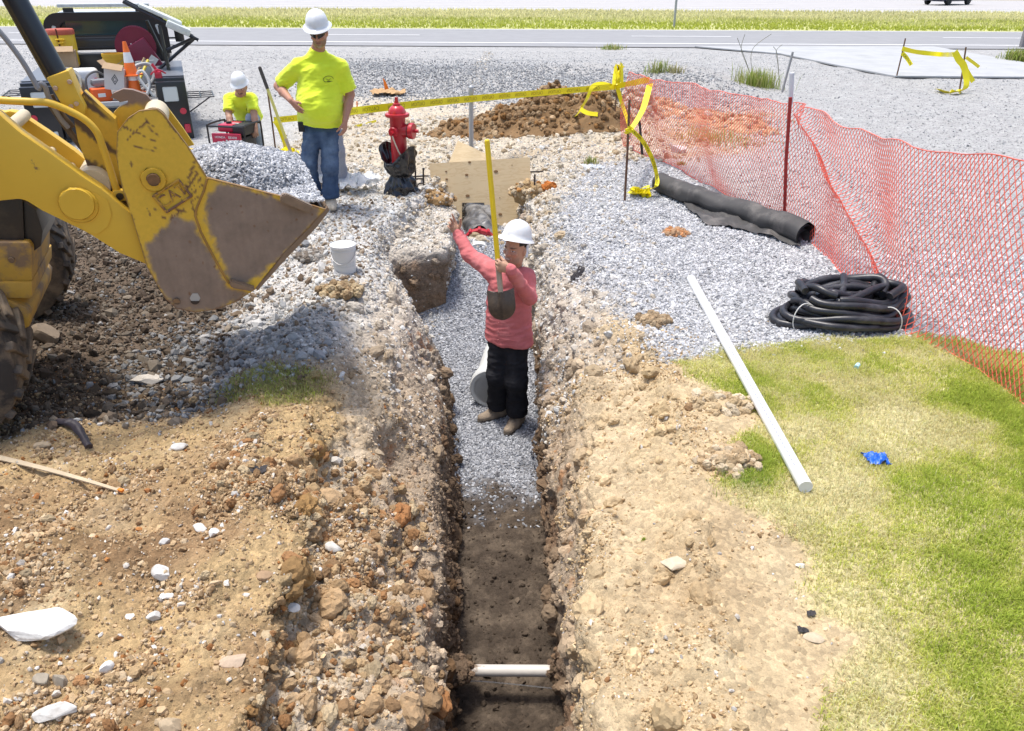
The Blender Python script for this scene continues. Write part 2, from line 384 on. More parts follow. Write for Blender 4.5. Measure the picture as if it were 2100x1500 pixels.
# the cut face: topsoil bands, clay, darker foot
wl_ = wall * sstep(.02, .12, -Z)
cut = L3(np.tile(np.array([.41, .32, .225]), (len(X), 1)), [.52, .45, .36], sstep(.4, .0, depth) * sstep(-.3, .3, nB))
cut = L3(cut, pale, sstep(4.6, 6.0, Y) * sstep(.75, .3, depth) * .85)
cut = L3(cut, [.56, .43, .255], np.where(X > 0, 1, .35) * sstep(5.2, 4, Y) * sstep(.40, .12, depth) * .8)  # pale only near the top; shade of the steep slope kept in the colour
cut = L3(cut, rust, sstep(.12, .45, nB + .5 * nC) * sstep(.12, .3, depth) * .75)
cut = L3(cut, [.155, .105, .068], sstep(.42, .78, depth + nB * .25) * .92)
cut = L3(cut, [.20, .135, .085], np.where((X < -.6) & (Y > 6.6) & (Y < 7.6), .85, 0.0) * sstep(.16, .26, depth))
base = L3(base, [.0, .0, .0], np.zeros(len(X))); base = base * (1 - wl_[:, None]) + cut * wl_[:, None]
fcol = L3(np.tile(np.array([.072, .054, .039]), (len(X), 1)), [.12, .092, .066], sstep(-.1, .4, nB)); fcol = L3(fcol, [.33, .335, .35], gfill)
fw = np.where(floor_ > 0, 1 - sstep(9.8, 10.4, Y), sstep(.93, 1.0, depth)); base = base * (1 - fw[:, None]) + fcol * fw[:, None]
base *= (1 + .28 * nB[:, None]) * (1 + .12 * np.nan_to_num(fbm(V_T + 90, .03, 2))[:, None])
base = np.clip(base, .02, .8)
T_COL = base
# --- material: tint from the zones, grit from two cell textures
gm = bpy.data.materials.new('soil'); gm.use_nodes = True; nt = gm.node_tree; N_, L_ = nt.nodes, nt.links
b_ = N_['Principled BSDF']; b_.inputs['Roughness'].default_value = .95; b_.inputs['Specular IOR Level'].default_value = .2
vc = N_.new('ShaderNodeVertexColor'); vc.layer_name = 'Col'; tc_ = N_.new('ShaderNodeTexCoord')
v1 = N_.new('ShaderNodeTexVoronoi'); v1.inputs['Scale'].default_value = 46; L_.new(tc_.outputs['Object'], v1.inputs['Vector'])
v2 = N_.new('ShaderNodeTexNoise'); v2.inputs['Scale'].default_value = 130; v2.inputs['Detail'].default_value = 4; v2.inputs['Roughness'].default_value = .75; L_.new(tc_.outputs['Object'], v2.inputs['Vector'])
hs = N_.new('ShaderNodeSeparateColor'); L_.new(v1.outputs['Color'], hs.inputs[0])
mr = N_.new('ShaderNodeMapRange'); mr.inputs[3].default_value = .8; mr.inputs[4].default_value = 1.2; L_.new(hs.outputs[0], mr.inputs[0])
mr2 = N_.new('ShaderNodeMapRange'); mr2.inputs[1].default_value = .3; mr2.inputs[2].default_value = .7; mr2.inputs[3].default_value = .8; mr2.inputs[4].default_value = 1.2; L_.new(v2.outputs[0], mr2.inputs[0])
mm = N_.new('ShaderNodeMath'); mm.operation = 'MULTIPLY'; L_.new(mr.outputs[0], mm.inputs[0]); L_.new(mr2.outputs[0], mm.inputs[1])
mx = N_.new('ShaderNodeMix'); mx.data_type = 'RGBA'; mx.blend_type = 'MULTIPLY'; mx.inputs[0].default_value = 1
L_.new(vc.outputs[0], mx.inputs[6]); L_.new(mm.outputs[0], mx.inputs[7]); L_.new(mx.outputs[2], b_.inputs['Base Color'])
ad = N_.new('ShaderNodeMath'); ad.operation = 'MULTIPLY_ADD'; L_.new(v1.outputs['Distance'], ad.inputs[0]); ad.inputs[1].default_value = -1.0; L_.new(v2.outputs[0], ad.inputs[2])
bp = N_.new('ShaderNodeBump'); bp.inputs['Strength'].default_value = .75; bp.inputs['Distance'].default_value = .013; L_.new(ad.outputs[0], bp.inputs['Height']); L_.new(bp.outputs[0], b_.inputs['Normal'])
idx = np.arange(nr * ncol).reshape(nr, ncol)
T_F = np.stack([idx[:-1, :-1], idx[:-1, 1:], idx[1:, 1:], idx[1:, :-1]], -1).reshape(-1, 4)
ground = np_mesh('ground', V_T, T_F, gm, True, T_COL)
tag(ground, 'dug earth and gravel ground with the open trench cut through it', kind='structure')
bpy.context.view_layer.update()
def gz_at(x, y, top=4.0):
    h, loc, nrm, i = ground.ray_cast(Vector((x, y, top)), Vector((0, 0, -1)))
    return loc.z if h else 0.0
def G(x, y):                              # the ground point seen at this spot of the view
    h, loc, nrm, i = ground.ray_cast(C0, ray(x, y).normalized())
    return loc.copy() if h else P(x, y, 0)
def GN(x, y):
    h, loc, nrm, i = ground.ray_cast(C0, ray(x, y).normalized())
    return loc.copy(), nrm.copy()

# =================================================================== ROADS AND VERGES
def sheet(name, y0, y1, z, m, label, x=260, dy=.0):
    nx = 60; V = []; F = []
    for i in range(nx + 1):
        xx = -x + 2 * x * i / nx; V += [(xx, y0, z), (xx, y1, z)]
    F = [(2 * i, 2 * i + 2, 2 * i + 3, 2 * i + 1) for i in range(nx)]
    return tag(np_mesh(name, np.array(V), np.array(F), m, True), label, kind='structure')
asph = mat('asphalt', (.235, .235, .245), .9, var=.12, vscale=1.5, bump=.3, bscale=90, bdist=.004)
asph2 = mat('far_asphalt', (.40, .385, .375), .9, var=.08, vscale=.8)
shoulder = mat('shoulder', (.41, .40, .385), .95, var=.12, vscale=3.0, bump=.4, bscale=50, bdist=.01)
paint = mat('road_paint', (.78, .78, .77), .7, var=.1, vscale=20)
conc = mat('concrete', (.40, .405, .405), .9, var=.07, vscale=2.0, col2=(.34, .345, .34), c2scale=1.2, c2at=(.45, .7))
asph = mat('asphalt_pale', (.265, .265, .268), .9, var=.10, vscale=1.5, bump=.3, bscale=90, bdist=.004)
sheet('road', 27.6, 36.0, .004, asph, 'grey two lane asphalt road')
sheet('verge', 36.0, 52.5, .002, mat('verge_soil', (.42, .42, .16), .95, var=.25, vscale=1.2), 'grass median between the two roads')
sheet('road_shoulder', 52.5, 57.5, .006, shoulder, 'pale shoulder of the far carriageway')
sheet('far_road', 57.5, 76.5, .008, asph2, 'pale far carriageway')
sheet('far_verge', 76.5, 500, .006, mat('far_soil', (.33, .29, .22), .95, var=.2, vscale=.4), 'dry verge beyond the far carriageway')
def stripe(x0, x1, y0, y1, z): return np.array([(x0, y0, z), (x1, y0, z), (x1, y1, z), (x0, y1, z)])
sv = [stripe(-260, 260, 28.85, 29.05, .012), stripe(-260, 260, 35.45, 35.6, .012), stripe(-260, 260, 57.9, 58.15, .016), stripe(-260, 260, 75.6, 75.8, .016)]
for k in range(-8, 9):
    sv.append(stripe(-7.4 + 11.9 * k, -3.6 + 11.9 * k, 32.2, 32.36, .012)); sv.append(stripe(-7 + 12.2 * k, -4 + 12.2 * k, 66.5, 66.7, .016))
tag(np_mesh('road_markings', np.concatenate(sv), np.arange(4 * len(sv)).reshape(-1, 4), paint), 'white painted edge lines and lane dashes', kind='structure')
# concrete apron running up from the lot to the road
ap = [P(1425, 98), P(1600, 113), P(1740, 142), P(1835, 160), P(2140, 162), P(2700, 175), P(2700, 200), P(2135, 138), P(1915, 98.5)]
ap = [P(1425, 98), P(1600, 113), P(1740, 142), P(1835, 160), P(2140, 162), P(2700, 168), P(2135, 138), P(1915, 98.5)]
m = MB(); m.prism([Vector((p.x, p.y, .01)) for p in ap], (0, 0, .035)); tag(m.build('driveway', conc), 'pale concrete driveway apron', kind='structure')
# =================================================================== LOOSE STONES, CLODS, GRASS
fa = T_F[:, 0]; fb = T_F[:, 2]
FC = (V_T[fa] + V_T[fb]) / 2
e1 = V_T[T_F[:, 2]] - V_T[T_F[:, 0]]; e2 = V_T[T_F[:, 3]] - V_T[T_F[:, 1]]; cr = np.cross(e1, e2)
FA = np.linalg.norm(cr, axis=1) / 2; FN = cr / (np.linalg.norm(cr, axis=1, keepdims=True) + 1e-12)
FSEG = SEGV[fa]; FDEP = depth[fa]
_zc = FC[:, 1] * math.cos(R(PITCH)) + (CAM_H - FC[:, 2]) * math.sin(R(PITCH)); _zc = np.maximum(_zc, .05)
_ix = 1050 + FPX * FC[:, 0] / _zc
INVIEW = (_ix > -260) & (_ix < 2360) & (FC[:, 1] > 1.0) & (FC[:, 1] < 26) & ((FC[:, 1] > 1.7) | (FC[:, 2] < -.4))
fp2 = FC * [1, 1, 0]
fn_ = fbm(fp2 + 200, .45, 4); fn2 = fbm(FC + 300, .16, 3)
def ico(sub):
    bm = bmesh.new(); bmesh.ops.create_icosphere(bm, subdivisions=sub, radius=1.0)
    v = np.array([x.co[:] for x in bm.verts]); f = np.array([[q.index for q in p.verts] for p in bm.faces]); bm.free(); return v, f
ICO1 = ico(1); ICO2 = ico(2); ICO3 = ico(3)
def variants(k, sub, jit, seed):
    r = np.random.default_rng(seed); v, f = {1: ICO1, 2: ICO2, 3: ICO3}[sub]; out = []
    for i in range(k):
        q = v * (1 + jit * r.normal(size=(len(v), 1)))
        if sub == 3:                                          # crumbly lump of soil
            q = v * (1 + .55 * fbm(v + i * 9, 1.1, 2) + .32 * fbm(v + i * 5 + 3, .42, 3, ridged=True))[:, None]; out.append(q * .8); continue
        for _ in range(3):                                   # split faces, as crushed stone has
            n = r.normal(size=3); n /= np.linalg.norm(n); d = q @ n; c = r.uniform(.45, .75)
            q = q - np.outer(np.maximum(d - c, 0), n)
        if sub == 2: q = q * (1 + .22 * fbm(q * 1.0 + i * 7, .6, 3))[:, None]
        out.append(q)
    return np.array(out), f
def rand_rot(n, r):
    q = r.normal(size=(n, 4)); q /= np.linalg.norm(q, axis=1, keepdims=True); w, x, y, z = q.T
    return np.stack([np.stack([1 - 2 * (y * y + z * z), 2 * (x * y - z * w), 2 * (x * z + y * w)], -1),
                     np.stack([2 * (x * y + z * w), 1 - 2 * (x * x + z * z), 2 * (y * z - x * w)], -1),
                     np.stack([2 * (x * z - y * w), 2 * (y * z + x * w), 1 - 2 * (x * x + y * y)], -1)], 1)
def pick(weight, n, r):
    w = weight * FA * INVIEW; c = np.cumsum(w); i = np.searchsorted(c, r.random(n) * c[-1]); i = np.clip(i, 0, len(FC) - 1)
    u, v = r.random((2, n)); Q = V_T[T_F[i]]
    p = Q[:, 0] * ((1 - u) * (1 - v))[:, None] + Q[:, 1] * (u * (1 - v))[:, None] + Q[:, 2] * (u * v)[:, None] + Q[:, 3] * ((1 - u) * v)[:, None]
    return i, p
def stones(name, pos, nrm, size, col, m, label, cat, sub=1, flat=.7, jit=.16, seed=1, sink=.15, smooth=False, kind='stuff'):
    r = np.random.default_rng(seed); n = len(pos); base, f = variants(14, sub, jit, seed)
    b = base[r.integers(0, len(base), n)]
    S = np.stack([r.uniform(.8, 1.25, n), r.uniform(.6, 1.0, n), r.uniform(.35, .85, n) * flat / .7], -1) * size[:, None]
    Rm = rand_rot(n, r); v = np.einsum('nij,nkj->nki', Rm, b * S[:, None, :])
    v = v + (pos + nrm * (size * (.45 - sink))[:, None])[:, None, :]
    F = (f[None] + (np.arange(n) * b.shape[1])[:, None, None]).reshape(-1, 3)
    o = np_mesh(name, v.reshape(-1, 3), F, m, smooth, np.repeat(col, b.shape[1], 0))
    if kind: tag(o, label, cat, kind=kind)
    return o
def cmix(r, n, cols, var=.18):
    c = np.array([cols[i] for i in r.integers(0, len(cols), n)], float); c *= 1 + var * r.normal(size=(n, 1)); return np.clip(c, .02, .8)
stone_m = mat('crushed_stone', attr=True, rough=.9, var=.18, vscale=60, spec=.3)
clod_m = mat('clod', attr=True, rough=1.0, var=.2, vscale=70, bump=.5, bscale=120, bdist=.006, spec=.1)
GREYS = [(.46, .46, .465), (.41, .41, .415), (.52, .52, .52), (.36, .36, .365), (.48, .475, .465), (.56, .555, .545), (.31, .31, .315)]
dist = FC[:, 1]
W = lambda a: a[fa]
r = np.random.default_rng(11)
# bedding stone along the trench floor
w = np.where((FSEG == 4) & (dist < 9.2), W(gfill), np.where((FSEG == 3) | (FSEG == 5), sstep(.86, .98, FDEP) * W(gfill), 0)) + np.where((FSEG == 4) & (dist < 5.2) & (dist > 4.3), .05, 0)
i, p = pick(w, 21000, r)
stones('bedding_gravel', p, FN[i], r.uniform(.008, .017, len(p)), cmix(r, len(p), [(.34, .35, .37), (.27, .28, .30), (.42, .43, .45), (.22, .23, .25), (.47, .48, .5)]), stone_m, 'blue grey crushed stone bedding on the trench floor', 'gravel', seed=2, sink=.3)
# stone bank between trench and fence
w = W(bank_gravel) * np.where(FSEG >= 7, 1, 0) * (1 + .8 * (dist < 7)) + .10 * np.where((FSEG == 8) & (dist > 5) & (dist < 10), 1, 0) + .05 * np.where((FSEG >= 6) & (dist > 4.6) & (dist < 9), 1, 0)
i, p = pick(w, 62000, r)
stones('gravel_bank', p, FN[i], np.clip(r.lognormal(-4.38, .3, len(p)), .007, .027), cmix(r, len(p), GREYS + [(.5, .5, .5)]), stone_m, 'spread of blue grey crushed stone right of the trench', 'gravel', seed=3, sink=.3)
# lot gravel farther back and beyond the fence
w = (W(back_gravel) + .25 * W(clay_back)) * np.where(dist > 4.0, 1, 0) / np.maximum(dist / 8, .6)
i, p = pick(w, 60000, r)
stones('lot_gravel', p, FN[i], np.clip(r.lognormal(-4.5, .38, len(p)), .006, .034), cmix(r, len(p), [(.37, .365, .355), (.41, .405, .395), (.33, .33, .325), (.45, .44, .43), (.28, .28, .28)], .1), stone_m, 'grey gravel of the lot behind the fence', 'gravel', seed=4, sink=.4)
# coarse dark stone of the low ridge behind the hydrant
rid = np.exp(-((FC[:, 1] + .35 * FC[:, 0] - 17.0) / 1.7) ** 2) * (1 - sstep(3.0, 5.0, FC[:, 0])) * sstep(-5, -3.5, FC[:, 0])
i, p = pick(rid, 13000, r)
stones('ridge_gravel', p, FN[i], r.uniform(.014, .032, len(p)), cmix(r, len(p), [(.36, .36, .355), (.30, .30, .30), (.42, .42, .41), (.23, .23, .235)]), stone_m, 'coarse dark grey stone on the low ridge behind the hydrant', 'gravel', seed=5, sink=.2)
# stony brown ground under the loader
w = np.where(FSEG == 0, 1, 0) * (.7 * W(shaded_soil_left) + .5 * W(grey_left) + .35 * sstep(4.2, 4.8, dist) * sstep(9, 7, dist))
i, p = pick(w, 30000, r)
cl = np.where(r.random((len(p), 1)) < .5 + .4 * W(grey_left)[i][:, None] - .44 * W(shaded_soil_left)[i][:, None], cmix(r, len(p), [(.45, .44, .42), (.38, .38, .37), (.52, .5, .47), (.3, .3, .3)]), cmix(r, len(p), [(.20, .145, .095), (.26, .195, .135), (.15, .105, .07), (.33, .27, .2)]))
cl = cl * (1 - .5 * W(shaded_soil_left)[i][:, None])  # stones darkened too, for the shadow under the loader
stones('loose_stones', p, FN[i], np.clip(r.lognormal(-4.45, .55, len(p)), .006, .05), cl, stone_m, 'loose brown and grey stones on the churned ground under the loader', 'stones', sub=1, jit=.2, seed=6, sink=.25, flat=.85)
# white chips on the crust left of the trench
w = W(white_crust) + .22 * W(clay_back) * (dist < 14) + .5 * np.where((FSEG >= 5) & (FSEG <= 8) & (dist > 4.5) & (dist < 11) & (FC[:, 0] < 1.3), sstep(.9, .4, FDEP), 0) + .35 * np.where((FSEG >= 1) & (FSEG <= 3) & (dist > 4.3), sstep(.8, .3, FDEP), 0)
w = w * np.where((FSEG >= 1) & (FSEG <= 3) & (dist > 6.5) & (dist < 7.3) & (FDEP > .14), .06, 1)
i, p = pick(w, 30000, r)
stones('pale_chips', p, FN[i], np.clip(r.lognormal(-4.5, .5, len(p)), .005, .05), cmix(r, len(p), [(.55, .52, .46), (.6, .58, .54), (.47, .42, .35), (.5, .5, .48), (.42, .36, .28)]), stone_m, 'pale stone chips crusted over the trench edges', 'stone chips', seed=7, sink=.35)
# clods of the tan spoil in front
tanf = np.where((FC[:, 0] < 0) & (FSEG <= 2), sstep(4.6, 4.1, dist + .4 * fn_), 0) + .22 * np.where((FSEG >= 6) & (FC[:, 0] < 1.9), sstep(5.4, 4.4, dist + .3 * fn_) * (1 - W(lawn)), 0)
smooth_ = np.where((FSEG >= 1) & (FSEG <= 2) & (dist > 3.15) & (dist < 4.9), sstep(3.15, 3.5, dist) * .85, 0); tanf = tanf * (1 - smooth_)
w = tanf * (.10 + sstep(.0, .4, fn_) * 1.5)
i, p = pick(w, 56000, r)
cc = cmix(r, len(p), [(.44, .31, .175), (.38, .26, .145), (.50, .38, .24), (.30, .20, .11), (.47, .34, .20)], .12)
rs = r.random((len(p), 1)); cc = np.where((rs < .035) & (FC[i][:, :1] < 0), cmix(r, len(p), [(.34, .155, .055), (.29, .13, .05)]), cc); cc = np.where(rs > .93, cmix(r, len(p), [(.55, .5, .43), (.6, .57, .52)]), cc)
cc = np.where((FC[i][:, :1] > 0) & (rs < .93), cc * [1.18, 1.22, 1.2], cc)
sz = np.clip(r.lognormal(-5.15, .52, len(p)), .003, .02) * np.where(FC[i][:, 0] > 0, .8, 1.0)
stones('dirt_crumbs', p, FN[i], sz, cc, clod_m, 'tan crumbs of dug soil on both banks', 'soil crumbs', seed=8, sink=.2, jit=.2, flat=.9)
w = tanf * sstep(.0, .4, fn_) * np.where(FC[:, 0] < 0, 1, .12) + .5 * np.where((FSEG >= 1) & (FSEG <= 2) & (dist < 3.6), 1, 0)
i, p = pick(w, 1500, r)
stones('dirt_clods', p, FN[i], np.clip(r.lognormal(-4.15, .45, len(p)), .010, .045), cmix(r, len(p), [(.29, .19, .10), (.24, .15, .078), (.36, .25, .135), (.29, .155, .07), (.40, .31, .19)], .12), clod_m, 'brown lumps of dug clay strewn over the front banks', 'clods', sub=3, jit=.1, seed=9, sink=.2, flat=.95, smooth=False)
w = W(clay_back) * (dist < 14) * (.2 + sstep(0, .4, fn_)) / np.maximum(dist / 9, .8)
i, p = pick(w, 3600, r)
stones('pale_clods', p, FN[i], np.clip(r.lognormal(-3.9, .45, len(p)), .012, .075), cmix(r, len(p), [(.48, .41, .30), (.42, .33, .22), (.52, .46, .36), (.36, .28, .18), (.54, .50, .43)], .1), clod_m, 'pale tan clods on the dug ground round the hydrant', 'clods', sub=3, jit=.2, seed=19, sink=.3, flat=.85)
w = np.where(((FSEG >= 5) & (FSEG <= 7)) | ((FSEG >= 1) & (FSEG <= 3)), 1, 0) * (dist < 9.2) * sstep(.0, .35, fn2) * (1 - smooth_ * .9) * (FDEP < .95) * np.where((FC[:, 0] < 0) & (dist < 3.5), 1.3, np.where(FC[:, 0] < 0, .3, .55))
i, p = pick(w, 1700, r)
stones('wall_clods', p, FN[i], np.clip(r.lognormal(-3.7, .5, len(p)), .012, .075), np.clip(T_COL[fa[i]] * r.uniform(.7, 1.1, (len(p), 1)) * np.where((FC[i][:, :1] < 0) & (FC[i][:, 1:2] < 3.6), np.array([[.84, .72, .58]]), np.array([[1.0, .97, .92]])), .02, .7), clod_m, 'lumps of clay clinging to the cut trench walls', 'clods', sub=3, jit=.12, seed=29, sink=.42, flat=.9)
# crumbs fallen on the dark floor and ledges
w = np.where((FSEG == 4) & (dist < 5), .5, 0) + np.where((FSEG == 3) | (FSEG == 5), .5, 0) * (dist < 6) + np.where((FSEG >= 1) & (FSEG <= 3) & (dist < 5), .8, 0)
i, p = pick(w, 12000, r)
stones('fallen_crumbs', p, FN[i], np.clip(r.lognormal(-5.0, .55, len(p)), .003, .03), np.clip(T_COL[fa[i]] * r.uniform(.75, 1.35, (len(p), 1)), .02, .7), clod_m, 'crumbs fallen on the trench floor and ledges', 'soil crumbs', seed=10, sink=.2, flat=.9)

# ------------------------------------------------------------------ grass
def blades(name, pos, length, width, colr, m, label, seed, lean=.6, kind='stuff', parent=None, cat='grass', up=None):
    r = np.random.default_rng(seed); n = len(pos); a = r.uniform(0, 2 * np.pi, n); le = lean * r.uniform(.2, 1.3, n)
    d = np.stack([np.cos(a), np.sin(a), np.zeros(n)], -1); side = np.stack([-np.sin(a), np.cos(a), np.zeros(n)], -1)
    z = np.array([0, 0, 1.0]); b0 = pos - z * .006
    m1 = pos + d * (length * .35 * le)[:, None] + z * (length * .6 * np.cos(np.clip(le, 0, 1.3) * .8))[:, None]
    t = pos + d * (length * .95 * np.clip(le, 0, 1.2))[:, None] + z * (length * np.cos(np.clip(le, 0, 1.35)) * .95)[:, None]
    ws = (side * (width / 2)[:, None])
    V = np.stack([b0 - ws, b0 + ws, m1 + ws * .8, m1 - ws * .8, t], 1).reshape(-1, 3)
    o5 = np.arange(n)[:, None] * 5
    F = np.concatenate([o5 + [0, 1, 2], o5 + [0, 2, 3], o5 + [3, 2, 4]], 0)
    ob = np_mesh(name, V, F, m, False, np.repeat(colr, 5, 0), parent=parent)
    if kind: tag(ob, label, cat, kind=kind)
    return ob
grass_m = mat('grass_blade', attr=True, rough=.7, spec=.25)
_n = grass_m.node_tree; _b = _n.nodes['Principled BSDF']
_t = _n.nodes.new('ShaderNodeBsdfTranslucent'); _a = _n.nodes.new('ShaderNodeMixShader'); _a.inputs[0].default_value = .55
_n.links.new(_b.inputs['Base Color'].links[0].from_socket, _t.inputs[0]); _n.links.new(_b.outputs[0], _a.inputs[1]); _n.links.new(_t.outputs[0], _a.inputs[2]); _n.links.new(_a.outputs[0], _n.nodes['Material Output'].inputs[0])
def dry_at(pts):
    x, y = pts[:, 0], pts[:, 1]; d = fbm(np.stack([x, y, x * 0], 1) + 500, .5, 4) * 1.1 + fbm(np.stack([x, y, x * 0], 1) + 600, .12, 2) * .35
    for (qx, qy, s, k) in ((1700, 1000, .35, .8), (1850, 880, .35, .6), (1640, 1280, .25, .8), (1620, 1100, .25, .5), (1590, 740, .3, .3), (1560, 960, .16, -1.0), (2000, 1080, .4, -.8), (2030, 830, .3, -.6), (1900, 1400, .5, .05), (1780, 730, .4, .1)):
        g = P(qx, qy, 0); d = d + k * np.exp(-(((x - g.x) ** 2 + (y - g.y) ** 2) / s ** 2))
    return d
w = W(lawn) * np.where(FSEG >= 7, 1, 0) * (.6 + 1.0 * sstep(-.3, .3, fn_)) * np.where(dist < 7, 1, .2)
i, p = pick(w, 210000, r); dr = dry_at(p) + .08; keep = r.random(len(p)) < np.clip(1.0 - .45 * sstep(.1, .7, dr), .2, 1); p = p[keep]; dr = dr[keep]
t = sstep(-.35, .5, dr + r.normal(size=len(p)) * .22)[:, None]
green = np.array([.42, .50, .08]); olive = np.array([.66, .67, .17]); straw = np.array([.76, .69, .38])
gc = np.where(t < .5, green * (1 - 2 * t) + olive * 2 * t, olive * (2 - 2 * t) + straw * (2 * t - 1)) * (1 + .2 * r.normal(size=(len(p), 1)))
hl = (.016 + .022 * r.random(len(p))) * (1 + .7 * sstep(-.1, -.7, dr))
blades('lawn_grass', p, hl, r.uniform(.0025, .005, len(p)), np.clip(gc, .03, .8), grass_m, 'yellow green lawn grass with dry patches beside the trench', 21, lean=.95)
w = W(grass_left) * np.where(FSEG <= 1, 1, 0)
i, p = pick(w, 3800, r); t = r.random((len(p), 1)) ** 1.6
blades('trampled_grass', p, r.uniform(.015, .05, len(p)), r.uniform(.003, .006, len(p)), np.clip((green * t + np.array([.48, .42, .20]) * (1 - t)) * (1 + .2 * r.normal(size=(len(p), 1))), .03, .7), grass_m, 'patch of trampled grass on the left bank', 22, lean=1.0)
# the median: lush near the road, seeding and straw coloured farther up
n = 60000; x = r.uniform(-44, 44, n); y = 36.2 + 16.2 * r.random(n); nz = fbm(np.stack([x * .12, y * .5, x * 0], 1), 1.0, 4)
t = sstep(38.5, 46, y + nz * 6 + r.normal(size=n) * 1.0)[:, None]; gc = (np.array([.42, .46, .08]) * (1 - t) + np.array([.64, .60, .34]) * t) * (1 + .12 * r.normal(size=(n, 1)) + .22 * nz[:, None])
blades('median_grass', np.stack([x, y, np.zeros(n)], 1), r.uniform(.07, .17, n) * (1 + .5 * t[:, 0]), r.uniform(.04, .09, n), np.clip(gc, .04, .8), grass_m, 'tall green and straw grass on the median between the roads', 23, lean=.55)
